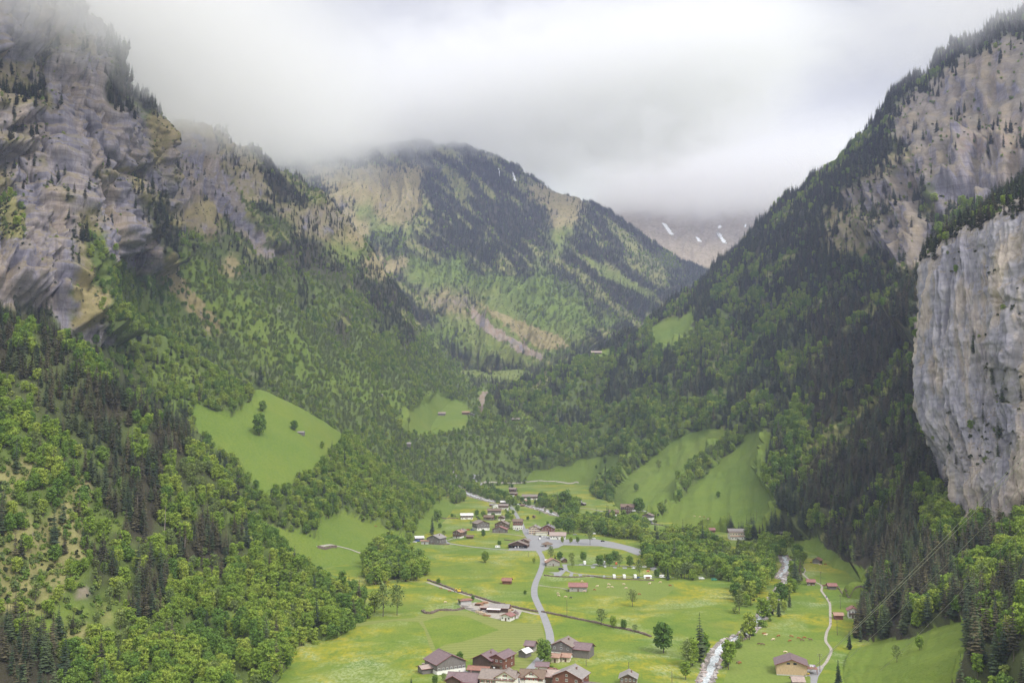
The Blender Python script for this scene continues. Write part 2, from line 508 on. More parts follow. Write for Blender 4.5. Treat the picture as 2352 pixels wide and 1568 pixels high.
# ---------------------------------------------------------------- materials
def new_mat(name):
    m = bpy.data.materials.new(name)
    m.use_nodes = True
    t = m.node_tree
    t.nodes.clear()
    out = N(t, 'ShaderNodeOutputMaterial')
    bs = N(t, 'ShaderNodeBsdfPrincipled')
    bs.inputs['Roughness'].default_value = 0.9
    bs.inputs['Specular IOR Level'].default_value = 0.15
    L(t, bs.outputs[0], out.inputs['Surface'])
    return m, t, bs
def mixc(t, fac, a, b, blend='MIX'):
    n = N(t, 'ShaderNodeMix', data_type='RGBA', blend_type=blend)
    for s, x in (('Factor', fac), ('A', a), ('B', b)):
        i = n.inputs[s] if s == 'Factor' else [q for q in n.inputs if q.name == s and q.type == 'RGBA'][0]
        if hasattr(x, 'links'):
            L(t, x, i)
        elif isinstance(x, (int, float)):
            i.default_value = x
        else:
            i.default_value = (*x, 1)
    return [q for q in n.outputs if q.type == 'RGBA'][0]
def noise(t, vec, scale, detail=4, rough=.55, dist=0.0):
    n = N(t, 'ShaderNodeTexNoise')
    n.inputs['Scale'].default_value = scale
    n.inputs['Detail'].default_value = detail
    n.inputs['Roughness'].default_value = rough
    n.inputs['Distortion'].default_value = dist
    if vec is not None:
        L(t, vec, n.inputs['Vector'])
    return n.outputs['Fac']
def ramp(t, fac, stops):
    n = N(t, 'ShaderNodeValToRGB')
    e = n.color_ramp.elements
    while len(e) < len(stops):
        e.new(0.5)
    for k, (p, c) in enumerate(stops):
        e[k].position = p
        e[k].color = (*c, 1) if len(c) == 3 else c
    L(t, fac, n.inputs['Fac'])
    return n.outputs['Color']
def vscale(t, vec, s):
    n = N(t, 'ShaderNodeMapping')
    n.inputs['Scale'].default_value = s
    L(t, vec, n.inputs['Vector'])
    return n.outputs[0]
def math_(t, op, a, b=None, clamp=False):
    n = N(t, 'ShaderNodeMath', operation=op, use_clamp=clamp)
    for k, x in enumerate((a, b)):
        if x is None:
            continue
        if hasattr(x, 'links'):
            L(t, x, n.inputs[k])
        else:
            n.inputs[k].default_value = x
    return n.outputs[0]

TERRAIN, t, bs = new_mat('mountain_ground')
geo = N(t, 'ShaderNodeNewGeometry')
pos = geo.outputs['Position']
sep = N(t, 'ShaderNodeSeparateColor')
att = N(t, 'ShaderNodeAttribute', attribute_name='cover')
L(t, att.outputs['Color'], sep.inputs[0])
a_brown = att.outputs['Alpha']
att2 = N(t, 'ShaderNodeAttribute', attribute_name='cover_more')
sep2 = N(t, 'ShaderNodeSeparateColor')
L(t, att2.outputs['Color'], sep2.inputs[0])
n_l = noise(t, pos, .012, 5, .6)
n_m = noise(t, pos, .06, 5, .65)
n_s = noise(t, pos, .4, 4, .7)
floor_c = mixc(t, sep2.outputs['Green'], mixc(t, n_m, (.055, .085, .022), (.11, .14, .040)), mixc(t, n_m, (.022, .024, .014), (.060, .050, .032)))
dry_c = ramp(t, n_m, [(.25, (.10, .09, .035)), (.45, (.21, .18, .075)), (.6, (.27, .22, .11)), (.78, (.20, .155, .095))])
dry_c = mixc(t, .35, dry_c, ramp(t, n_s, [(.3, (.12, .11, .04)), (.7, (.30, .25, .15))]))
brown_c = ramp(t, n_m, [(.3, (.20, .14, .10)), (.5, (.26, .20, .15)), (.7, (.34, .30, .27))])
mead_a = ramp(t, n_l, [(.3, (.085, .150, .021)), (.5, (.112, .168, .023)), (.7, (.150, .185, .026))])
mead_c = mixc(t, .45, mead_a, ramp(t, n_s, [(.3, (.075, .130, .019)), (.7, (.165, .200, .036))]))
# rock: vertical stains, horizontal beds
v_str = noise(t, vscale(t, pos, (.16, .16, .016)), 1.0, 6, .68, .4)
h_bed = noise(t, vscale(t, pos, (.012, .012, .16)), 1.0, 5, .65, .5)
v_big = noise(t, vscale(t, pos, (.022, .022, .006)), 1.0, 5, .6)
rock_a = ramp(t, v_str, [(.30, (.115, .113, .135)), (.42, (.23, .225, .26)), (.54, (.36, .345, .375)), (.66, (.52, .49, .47))])
rock_b = ramp(t, v_big, [(.36, (.14, .135, .18)), (.46, (.27, .26, .32)), (.54, (.37, .32, .29)), (.64, (.52, .41, .28))])
rock_c = mixc(t, .55, rock_a, rock_b)
bed_f = ramp(t, h_bed, [(.40, (.55, .54, .58)), (.52, (1, 1, 1)), (.65, (1.0, .98, .95))])
rock_c = mixc(t, .6, rock_c, bed_f, 'MULTIPLY')
rock_c = mixc(t, att2.outputs['Alpha'], mixc(t, 1.0, rock_c, (.66, .65, .68), 'MULTIPLY'), mixc(t, 1.0, mixc(t, .45, rock_c, ramp(t, noise(t, vscale(t, pos, (.035, .035, .007)), 1.0, 6, .6, .3), [(.38, (.21, .215, .28)), (.49, (.34, .34, .40)), (.55, (.52, .44, .36)), (.68, (.60, .50, .38))])), (1.04, 1.03, 1.02), 'MULTIPLY'))
# cracks
vor = N(t, 'ShaderNodeTexVoronoi', feature='DISTANCE_TO_EDGE')
L(t, vscale(t, pos, (.09, .09, .035)), vor.inputs['Vector'])
vor.inputs['Scale'].default_value = 1.0
crk = ramp(t, vor.outputs['Distance'], [(.0, (.45, .44, .48)), (.06, (1, 1, 1))])
rock_c = mixc(t, .4, rock_c, crk, 'MULTIPLY')
# ledges that carry turf: upward facing rock
sepn = N(t, 'ShaderNodeSeparateXYZ')
L(t, geo.outputs['Normal'], sepn.inputs[0])
led = math_(t, 'ADD', sepn.outputs['Z'], math_(t, 'MULTIPLY', math_(t, 'SUBTRACT', n_m, .5), .9))
led_f = N(t, 'ShaderNodeMapRange')
led_f.inputs['From Min'].default_value = .42
led_f.inputs['From Max'].default_value = .62
L(t, led, led_f.inputs['Value'])
rock_c = mixc(t, math_(t, 'MULTIPLY', led_f.outputs[0], .5), rock_c, mixc(t, n_l, (.13, .125, .04), (.17, .12, .07)))
def wgt(w, amount=.9, lo=.3, hi=.62):
    x = math_(t, 'ADD', w, math_(t, 'MULTIPLY', math_(t, 'SUBTRACT', n_m, .5), amount))
    m = N(t, 'ShaderNodeMapRange')
    m.inputs['From Min'].default_value = lo
    m.inputs['From Max'].default_value = hi
    L(t, x, m.inputs['Value'])
    return m.outputs[0]
c = floor_c
c = mixc(t, wgt(sep.outputs['Blue']), c, dry_c)
c = mixc(t, wgt(sep.outputs['Green'], .5, .25, .7), c, mead_c)
c = mixc(t, wgt(a_brown, .6), c, brown_c)
c = mixc(t, wgt(sep.outputs['Red']), c, rock_c)
c = mixc(t, wgt(sep2.outputs['Red'], .2), c, (.78, .79, .82))
L(t, c, bs.inputs['Base Color'])
bmp = N(t, 'ShaderNodeBump')
bmp.inputs['Distance'].default_value = 1.5
bmp.inputs['Strength'].default_value = .85
L(t, mixc(t, .5, v_str, n_s), bmp.inputs['Height'])
L(t, bmp.outputs[0], bs.inputs['Normal'])

# ---------------------------------------------------------------- the hills
hill('L', 'hill_left', [
    [(-500, 1900), (-450, 1500, 440), (-430, 1150, 520), (-400, 850, 640), (-380, 680, 760)],
    [(-150, 1850), (-120, 1500, 465), (-80, 1250, 545), (-50, 960, 660), (-30, 742, 780)],
    [(150, 1750), (140, 1510, 500), (140, 1260, 580), (140, 1020, 675), (140, 805, 780)],
    [(350, 1700), (340, 1510, 530), (320, 1300, 605), (310, 1100, 690), (300, 925, 765)],
    [(500, 1640), (480, 1510, 555), (460, 1360, 620), (445, 1190, 700), (440, 1040, 770)],
    [(600, 1578), (590, 1500, 560), (580, 1420, 620), (570, 1320, 680), (560, 1205, 740)],
    [(665, 1500), (655, 1450, 625), (645, 1400, 655), (638, 1340, 690), (632, 1285, 730)],
    [(745, 1475), (740, 1445, 650), (735, 1420, 675), (730, 1385, 700), (725, 1350, 730)],
    [(840, 1425), (838, 1418, 690), (836, 1410, 705), (834, 1402, 718), (832, 1396, 730)],
], 4.0, (55, 7), (25, 3), (50, -14, 170, -150), 0.4, 'near wooded slope falling to the valley fields')
hill('B', 'hill', [
    [(-100, 1250), (-50, 1050, 1060), (0, 870, 1110), (60, 720, 1160), (100, 640, 1210)],
    [(250, 1280), (230, 1070, 1050), (215, 925, 1110), (215, 800, 1165), (218, 685, 1220)],
    [(380, 1290), (370, 1110, 1000), (360, 985, 1080), (350, 875, 1150), (345, 760, 1220)],
    [(520, 1300), (500, 1140, 990), (480, 1020, 1070), (465, 925, 1140), (455, 830, 1220)],
    [(620, 1305), (600, 1170, 970), (585, 1065, 1050), (565, 975, 1130), (550, 905, 1220)],
    [(700, 1310), (680, 1190, 980), (650, 1085, 1060), (620, 980, 1150), (600, 895, 1240)],
    [(790, 1305), (770, 1215, 1000), (740, 1120, 1080), (720, 1030, 1160), (700, 942, 1270)],
    [(870, 1285), (850, 1222, 1050), (830, 1150, 1130), (812, 1078, 1220), (795, 1005, 1330)],
    [(960, 1245), (940, 1205, 1150), (920, 1165, 1220), (900, 1125, 1300), (880, 1085, 1390)],
    [(1020, 1205), (1010, 1185, 1300), (1000, 1168, 1350), (985, 1148, 1410), (970, 1130, 1480)],
    [(1050, 1160), (1046, 1157, 1525), (1042, 1154, 1545), (1038, 1151, 1560), (1035, 1148, 1580)],
], 5.0, (70, 7), (30, 3), (60, -20, 200, -160), 0.5, 'broad knoll with a steep meadow and beech woods')
hill('C', 'cliff_left', [
    [(-300, 860, 800), (-270, 500, 900), (-250, 250, 960), (-240, -100, 1040), (-230, -500, 1150)],
    [(-120, 850, 860), (-120, 600, 960), (-110, 350, 1030), (-100, 50, 1100), (-100, -300, 1200)],
    [(0, 800, 930), (0, 580, 1030), (0, 370, 1110), (0, 150, 1180), (0, -200, 1280)],
    [(75, 810, 990), (72, 620, 1070), (68, 430, 1140), (62, 230, 1210), (60, -60, 1300)],
    [(135, 820, 1010), (125, 600, 1080), (120, 420, 1150), (120, 230, 1230), (110, 0, 1320)],
    [(200, 870, 1060), (190, 660, 1130), (195, 480, 1200), (200, 300, 1260), (175, 60, 1340)],
    [(262, 880, 1130), (252, 640, 1190), (246, 450, 1240), (242, 280, 1280), (212, 100, 1380)],
    [(300, 860, 1330), (275, 620, 1370), (262, 450, 1400), (258, 330, 1430), (235, 150, 1480)],
    [(340, 860, 1370), (325, 600, 1420), (318, 440, 1450), (308, 340, 1470), (300, 238, 1500)],
    [(400, 860, 1440), (365, 600, 1500), (350, 460, 1530), (345, 350, 1540), (336, 248, 1560)],
    [(470, 880, 1560), (400, 640, 1620), (372, 480, 1660), (358, 380, 1680), (346, 300, 1700)],
], 2.5, (90, 16), (40, 6), (60, -10, 220, -60), 1.3, 'tall grey limestone cliffs with turf ledges')
hill('D', 'mountain_left', [
    [(280, 900, 1420), (310, 640, 1540), (330, 520, 1620), (345, 440, 1700), (350, 350, 1800)],
    [(400, 900, 1440), (430, 720, 1580), (430, 580, 1700), (430, 440, 1820), (425, 305, 1950)],
    [(520, 960, 1450), (535, 780, 1600), (535, 630, 1740), (530, 460, 1900), (505, 318, 2060)],
    [(640, 1000, 1470), (645, 840, 1640), (640, 700, 1780), (640, 550, 1950), (630, 392, 2140)],
    [(730, 1050, 1500), (740, 910, 1660), (740, 775, 1820), (740, 620, 2000), (725, 448, 2220)],
    [(830, 1100, 1560), (840, 985, 1720), (840, 855, 1880), (838, 715, 2060), (828, 562, 2290)],
    [(925, 1125, 1640), (930, 1035, 1790), (930, 935, 1950), (930, 825, 2130), (925, 696, 2360)],
    [(1005, 1130, 1720), (1010, 1075, 1850), (1010, 1010, 2020), (1010, 930, 2210), (1005, 815, 2450)],
    [(1060, 1120, 1850), (1065, 1070, 1980), (1068, 1015, 2150), (1068, 955, 2350), (1055, 878, 2580)],
    [(1095, 1100, 1930), (1095, 1050, 2060), (1095, 1000, 2250), (1098, 950, 2450), (1100, 900, 2700)],
], 6.5, (130, 17), (55, 7), (120, -50, 400, -260), 0.8, 'long wooded ridge falling towards the upper valley')
hill('U', 'valley_floor_upper', [
    [(860, 1146, 1700), (860, 1000, 1950), (880, 950, 2150), (950, 900, 2450), (1000, 850, 2800)],
    [(980, 1142, 1720), (1000, 1005, 1950), (1000, 950, 2150), (1040, 900, 2450), (1060, 850, 2800)],
    [(1060, 1130, 1850), (1080, 1005, 1980), (1080, 950, 2150), (1110, 895, 2450), (1120, 845, 2850)],
    [(1130, 1124, 1900), (1140, 1010, 2000), (1140, 955, 2170), (1160, 895, 2450), (1180, 842, 2850)],
    [(1220, 1120, 1950), (1230, 1010, 2030), (1230, 960, 2200), (1240, 900, 2500), (1270, 845, 2900)],
    [(1330, 1118, 1980), (1340, 1010, 2080), (1340, 960, 2250), (1360, 900, 2550), (1420, 835, 3000)],
], 7.0, (120, 5), (50, 3), (200, -5, 500, -20), 0, 'upper valley floor climbing between the mountains')
hill('E', 'mountain_centre', [
    [(560, 950, 2700), (560, 750, 3050), (580, 580, 3400), (600, 440, 3800), (600, 250, 4400)],
    [(690, 900, 2700), (690, 740, 3050), (695, 600, 3350), (700, 470, 3750), (720, 330, 4300)],
    [(800, 880, 2720), (810, 720, 3050), (830, 590, 3400), (845, 460, 3800), (860, 340, 4300)],
    [(900, 880, 2720), (915, 740, 3000), (930, 610, 3350), (945, 470, 3800), (960, 330, 4350)],
    [(1000, 885, 2720), (1015, 790, 2920), (1035, 660, 3250), (1060, 500, 3750), (1080, 345, 4350)],
    [(1080, 872, 2740), (1100, 800, 2900), (1130, 700, 3180), (1150, 560, 3650), (1180, 390, 4300)],
    [(1170, 860, 2780), (1195, 805, 2920), (1230, 720, 3180), (1250, 600, 3620), (1262, 440, 4250)],
    [(1260, 855, 2820), (1285, 805, 2960), (1320, 738, 3180), (1345, 640, 3550), (1368, 478, 4200)],
    [(1330, 850, 2900), (1365, 800, 3080), (1400, 748, 3300), (1430, 660, 3700), (1440, 525, 4250)],
    [(1370, 850, 3000), (1415, 790, 3250), (1455, 738, 3500), (1490, 670, 3900), (1520, 580, 4350)],
    [(1400, 850, 3200), (1450, 780, 3500), (1500, 720, 3800), (1545, 665, 4150), (1600, 618, 4600)],
    [(1430, 860, 3400), (1500, 780, 3800), (1570, 720, 4200), (1640, 680, 4600), (1720, 650, 5000)],
], 9.0, (190, 42), (80, 14), (250, -80, 900, -500), 0.8, 'wooded mountain with its top in the cloud')
hill('F', 'mountain_far', [
    [(1350, 700, 5600), (1350, 600, 6000), (1360, 540, 6300), (1370, 480, 6700), (1380, 380, 7300)],
    [(1480, 700, 5600), (1490, 610, 6000), (1500, 560, 6300), (1510, 500, 6700), (1520, 380, 7300)],
    [(1600, 720, 5600), (1610, 640, 6000), (1620, 580, 6300), (1640, 520, 6700), (1660, 400, 7300)],
    [(1750, 700, 5600), (1750, 620, 6000), (1755, 560, 6300), (1760, 490, 6700), (1770, 380, 7300)],
    [(1950, 700, 5600), (1950, 600, 6000), (1950, 540, 6300), (1950, 460, 6700), (1950, 360, 7300)],
], 14.0, (260, 35), (120, 14), (200, -50, 800, -300), 0.6, 'distant bare mountain with patches of old snow')
hill('R', 'mountain_right', [
    [(1085, 1015, 2010), (1095, 985, 2040), (1105, 965, 2090), (1112, 945, 2160), (1120, 925, 2260)],
    [(1105, 1120, 1950), (1160, 1050, 2000), (1180, 1005, 2080), (1205, 950, 2180), (1225, 885, 2350)],
    [(1250, 1120, 1930), (1270, 1050, 2000), (1290, 985, 2090), (1310, 915, 2200), (1330, 835, 2350)],
    [(1370, 1122, 1880), (1385, 1035, 1980), (1400, 970, 2080), (1410, 890, 2210), (1415, 795, 2420)],
    [(1440, 1190), (1490, 1075, 1700), (1510, 960, 1880), (1515, 865, 2080), (1510, 740, 2420)],
    [(1545, 1208), (1590, 1085, 1540), (1605, 955, 1760), (1615, 820, 2030), (1620, 655, 2430)],
    [(1680, 1222), (1700, 1090, 1400), (1712, 930, 1660), (1715, 750, 1970), (1715, 562, 2380)],
    [(1765, 1245), (1780, 1110, 1270), (1795, 930, 1520), (1795, 710, 1850), (1790, 488, 2300)],
    [(1830, 1262), (1860, 1130, 1160), (1880, 920, 1410), (1885, 680, 1700), (1870, 422, 2200)],
    [(1905, 1300), (1945, 1160, 1060), (1975, 920, 1290), (1978, 610, 1600), (1978, 333, 2080)],
    [(1975, 1340), (2040, 1180, 980), (2060, 900, 1220), (2072, 560, 1520), (2075, 232, 1980)],
    [(2030, 1390), (2140, 1220, 900), (2160, 900, 1150), (2180, 500, 1430), (2190, 152, 1880)],
    [(2080, 1430), (2300, 1220, 850), (2330, 900, 1080), (2350, 500, 1330), (2350, 45, 1780)],
    [(2150, 1450), (2560, 1220, 820), (2600, 900, 1020), (2620, 420, 1240), (2620, -80, 1700)],
    [(2250, 1500), (2900, 1220, 800), (3000, 800, 960), (3000, 300, 1150), (3000, -250, 1600)],
], 5.5, (110, 20), (45, 7), (140, 0, 500, -160), 1.4, 'big wooded mountainside with limestone bands')
hill('N', 'hill_right', [
    [(1925, 1575), (1945, 1515, 560), (1968, 1468, 640), (2000, 1385, 720), (2050, 1240, 810), (2100, 1060, 900)],
    [(1985, 1640), (2030, 1530, 525), (2060, 1462, 600), (2095, 1370, 680), (2130, 1255, 760), (2165, 1130, 830)],
    [(2070, 1660), (2120, 1530, 490), (2145, 1450, 560), (2165, 1370, 635), (2190, 1285, 710), (2215, 1195, 780)],
    [(2190, 1700), (2240, 1525, 455), (2260, 1430, 520), (2280, 1345, 590), (2295, 1265, 660), (2305, 1185, 735)],
    [(2380, 1720), (2420, 1500, 420), (2430, 1390, 480), (2440, 1300, 545), (2450, 1225, 620), (2460, 1150, 700)],
    [(2700, 1720), (2700, 1450, 390), (2700, 1330, 440), (2700, 1240, 500), (2700, 1160, 570), (2700, 1090, 660)],
    [(3200, 1720), (3200, 1400, 370), (3200, 1280, 420), (3200, 1190, 480), (3200, 1110, 550), (3200, 1030, 640)],
], 3.5, (50, 5), (22, 2.5), (120, 10, 300, -20), 0.3, 'near meadow and spruce slope under the rock wall')
hill('P', 'cliff_right', [
    [(2190, 1120, 1010), (2180, 950, 1015), (2172, 800, 1020), (2168, 680, 1025), (2160, 640, 1030)],
    [(2165, 1180, 900), (2150, 1000, 900), (2136, 850, 905), (2134, 700, 910), (2134, 622, 915)],
    [(2198, 1210, 800), (2188, 1070, 805), (2119, 950, 820), (2119, 790, 830), (2120, 606, 840)],
    [(2212, 1215, 765), (2205, 1070, 770), (2150, 950, 785), (2145, 780, 795), (2150, 575, 810)],
    [(2250, 1215, 745), (2245, 1060, 750), (2210, 930, 765), (2195, 760, 775), (2190, 548, 790)],
    [(2300, 1205, 725), (2298, 1050, 730), (2285, 920, 745), (2265, 740, 755), (2245, 520, 775)],
    [(2365, 1190, 700), (2362, 1010, 708), (2355, 860, 718), (2350, 670, 728), (2335, 490, 745)],
    [(2520, 1170, 660), (2510, 960, 668), (2500, 790, 678), (2500, 620, 690), (2490, 420, 705)],
    [(2760, 1120, 620), (2750, 900, 628), (2740, 700, 638), (2740, 500, 650), (2730, 280, 665)],
    [(3150, 1050, 580), (3150, 820, 590), (3150, 600, 600), (3150, 380, 610), (3150, 130, 625)],
], 1.1, (60, 3), (18, 1.4), (70, 26, 220, 95), .46, bdir=(.75, .66), label='sheer pale limestone wall above the spruces')

# ---------------------------------------------------------------- valley floor (one sheet to the horizon)
def floor_z(x, y):
    x = np.asarray(x, float)
    y = np.asarray(y, float)
    p = np.stack([x / 70.0, y / 70.0, np.zeros_like(x) + .5], -1)
    return 0.12 * fbm(p, 2) + 0.12
def make_ground():
    # fine grid near, coarse skirt to the horizon
    xs = np.concatenate([[-30000, -8000, -2500, -900], np.arange(-420, 560, 5.0), [900, 2500, 8000, 30000]])
    ys = np.concatenate([[-3000, -500, 100, 300, 400], np.arange(440, 2100, 5.0), [2600, 5000, 9000, 30000]])
    X, Y = np.meshgrid(xs, ys, indexing='ij')
    Z = floor_z(X, Y)
    far = (np.abs(X) > 500) | (Y > 2000) | (Y < 300)
    Z = np.where(far, -3.0, Z)
    V = np.stack([X, Y, Z], -1).reshape(-1, 3)
    nc, nr = X.shape
    a = np.arange(nc * nr).reshape(nc, nr)
    Q = np.stack([a[:-1, :-1], a[1:, :-1], a[1:, 1:], a[:-1, 1:]], -1).reshape(-1, 4)
    me = bpy.data.meshes.new('ground')
    me.from_pydata(V.tolist(), [], Q.tolist())
    me.polygons.foreach_set('use_smooth', np.ones(len(Q), bool))
    me.update()
    ob = bpy.data.objects.new('ground', me)
    COL.objects.link(ob)
    ob['kind'] = 'structure'
    ob['label'] = 'flat green valley floor with flowering meadows'
    W = cover(V, 'G')
    h = Hill()
    h.V, h.Q, h.tag, h.ob, h.nr, h.nc = V, Q, 'G', ob, nr, nc
    HILLS['G'] = h
    return ob
GROUND = make_ground()
# meadow material: mown stripes, buttercups, cow parsley
MEADOW, t, bs = new_mat('meadow')
geo = N(t, 'ShaderNodeNewGeometry')
pos = geo.outputs['Position']
nl = noise(t, pos, .008, 4, .55, .6)
nm = noise(t, pos, .035, 5, .6, .5)
ns = noise(t, vscale(t, pos, (.7, .28, .7)), 1.0, 4, .7)
nf = noise(t, pos, 1.6, 3, .7)
c = ramp(t, nl, [(.3, (.062, .132, .016)), (.45, (.118, .178, .018)), (.6, (.185, .212, .023)), (.72, (.110, .162, .020))])
c = mixc(t, .45, c, ramp(t, nm, [(.3, (.068, .130, .017)), (.5, (.120, .182, .022)), (.7, (.160, .198, .032))]))
c = mixc(t, .42, c, ramp(t, ns, [(.3, (.060, .108, .016)), (.7, (.170, .220, .042))]))
# flowers
def patch(loc, sc, lo, hi, spark, slo, shi, col, amt):
    global c
    mp = N(t, 'ShaderNodeMapping')
    mp.inputs['Location'].default_value = loc
    L(t, pos, mp.inputs['Vector'])
    a = N(t, 'ShaderNodeMapRange')
    a.inputs['From Min'].default_value = lo
    a.inputs['From Max'].default_value = hi
    L(t, noise(t, mp.outputs[0], sc, 5, .6, .8), a.inputs['Value'])
    b = N(t, 'ShaderNodeMapRange')
    b.inputs['From Min'].default_value = slo
    b.inputs['From Max'].default_value = shi
    L(t, noise(t, vscale(t, mp.outputs[0], (1, .5, 1)), spark, 4, .75), b.inputs['Value'])
    c = mixc(t, math_(t, 'MULTIPLY', math_(t, 'MULTIPLY', a.outputs[0], b.outputs[0]), amt), c, col)
patch((40, 10, 0), .016, .48, .60, .30, .35, .62, (.30, .26, .015), .9)
patch((-300, 700, 0), .045, .50, .62, .12, .35, .6, (.075, .135, .018), .7)
patch((400, 90, 0), .020, .51, .64, .55, .42, .62, (.36, .40, .24), .55)
patch((900, 300, 0), .011, .58, .70, .12, .3, .7, (.18, .18, .045), .6)
L(t, c, bs.inputs['Base Color'])
GROUND.data.materials.append(MEADOW)

# ---------------------------------------------------------------- tree materials
def leaf_mat(name, stops, trans=.0, soft=False):
    m, t, bs = new_mat(name)
    oi = N(t, 'ShaderNodeObjectInfo')
    base = ramp(t, oi.outputs['Random'], stops)
    a = N(t, 'ShaderNodeAttribute', attribute_name='shade')
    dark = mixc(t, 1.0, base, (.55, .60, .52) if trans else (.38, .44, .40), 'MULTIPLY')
    lite = mixc(t, 1.0, base, (1.32, 1.26, 1.15) if trans else (1.6, 1.5, 1.25), 'MULTIPLY')  # stronger for needles, so painted crown tips read as lit
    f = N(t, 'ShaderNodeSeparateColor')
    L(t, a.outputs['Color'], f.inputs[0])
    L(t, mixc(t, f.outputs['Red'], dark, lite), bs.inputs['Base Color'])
    bs.inputs['Roughness'].default_value = .8
    bs.inputs['Specular IOR Level'].default_value = .2
    if trans:
        out = [n for n in t.nodes if n.type == 'OUTPUT_MATERIAL'][0]
        tr = N(t, 'ShaderNodeBsdfTranslucent')
        L(t, bs.inputs['Base Color'].links[0].from_socket, tr.inputs['Color'])
        ms = N(t, 'ShaderNodeMixShader')
        ms.inputs[0].default_value = trans
        L(t, bs.outputs[0], ms.inputs[1])
        L(t, tr.outputs[0], ms.inputs[2])
        L(t, ms.outputs[0], out.inputs['Surface'])
    return m
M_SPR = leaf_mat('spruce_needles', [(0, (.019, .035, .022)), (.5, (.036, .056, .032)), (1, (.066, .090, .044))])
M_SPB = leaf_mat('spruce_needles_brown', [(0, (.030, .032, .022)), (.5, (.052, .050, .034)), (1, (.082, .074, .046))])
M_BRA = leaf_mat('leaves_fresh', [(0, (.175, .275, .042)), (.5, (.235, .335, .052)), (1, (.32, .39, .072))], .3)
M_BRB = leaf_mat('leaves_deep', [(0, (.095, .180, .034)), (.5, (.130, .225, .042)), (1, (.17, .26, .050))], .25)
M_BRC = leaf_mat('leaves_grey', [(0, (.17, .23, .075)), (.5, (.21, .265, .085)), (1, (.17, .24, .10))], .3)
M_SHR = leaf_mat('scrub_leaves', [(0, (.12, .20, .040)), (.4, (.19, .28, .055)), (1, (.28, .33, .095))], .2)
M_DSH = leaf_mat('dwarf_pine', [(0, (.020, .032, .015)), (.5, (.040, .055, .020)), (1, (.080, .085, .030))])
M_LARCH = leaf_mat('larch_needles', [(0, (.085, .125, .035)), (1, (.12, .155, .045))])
BARK, t, bs = new_mat('bark')
geo = N(t, 'ShaderNodeNewGeometry')
L(t, ramp(t, noise(t, geo.outputs['Position'], 3, 3), [(.3, (.06, .05, .042)), (.7, (.16, .14, .12))]), bs.inputs['Base Color'])
DEADBARK, t, bs = new_mat('dead_bark')
bs.inputs['Base Color'].default_value = (.32, .27, .25, 1)

# ---------------------------------------------------------------- tree shapes
class MB:
    """collects faces for one mesh"""
    def __init__(s):
        s.v, s.f, s.c, s.m = [], [], [], []
    def face(s, pts, shade=.5, mi=0):
        b = len(s.v)
        s.v += [tuple(p) for p in pts]
        s.f.append(tuple(range(b, b + len(pts))))
        s.c += [shade] * len(pts)
        s.m.append(mi)
    def tube(s, p0, p1, r0, r1, n=6, mi=0, shade=.5, cap=False):
        p0, p1 = Vector(p0), Vector(p1)
        d = (p1 - p0).normalized()
        a = d.orthogonal().normalized()
        b = d.cross(a)
        base = len(s.v)
        for (p, r) in ((p0, r0), (p1, r1)):
            for k in range(n):
                th = 2 * math.pi * k / n
                s.v.append(tuple(p + a * (r * math.cos(th)) + b * (r * math.sin(th))))
                s.c.append(shade)
        for k in range(n):
            s.f.append((base + k, base + (k + 1) % n, base + n + (k + 1) % n, base + n + k))
            s.m.append(mi)
        if cap:
            s.f.append(tuple(base + n + k for k in range(n)))
            s.m.append(mi)
    def box(s, x0, x1, y0, y1, z0, z1, mi=0, shade=.5, skip=()):
        b = len(s.v)
        s.v += [(x0, y0, z0), (x1, y0, z0), (x1, y1, z0), (x0, y1, z0), (x0, y0, z1), (x1, y0, z1), (x1, y1, z1), (x0, y1, z1)]
        s.c += [shade] * 8
        for k, q in enumerate(((0, 3, 2, 1), (4, 5, 6, 7), (0, 1, 5, 4), (1, 2, 6, 5), (2, 3, 7, 6), (3, 0, 4, 7))):
            if k in skip:
                continue
            s.f.append(tuple(b + i for i in q))
            s.m.append(mi)
    def mesh(s, name, mats, smooth=False):
        me = bpy.data.meshes.new(name)
        me.from_pydata(s.v, [], s.f)
        for m in mats:
            me.materials.append(m)
        if len(mats) > 1:
            me.polygons.foreach_set('material_index', s.m)
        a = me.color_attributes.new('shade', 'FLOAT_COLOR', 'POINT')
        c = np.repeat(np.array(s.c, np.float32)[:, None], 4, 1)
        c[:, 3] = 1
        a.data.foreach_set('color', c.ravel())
        if smooth:
            me.polygons.foreach_set('use_smooth', [True] * len(s.f))
        me.update()
        return me

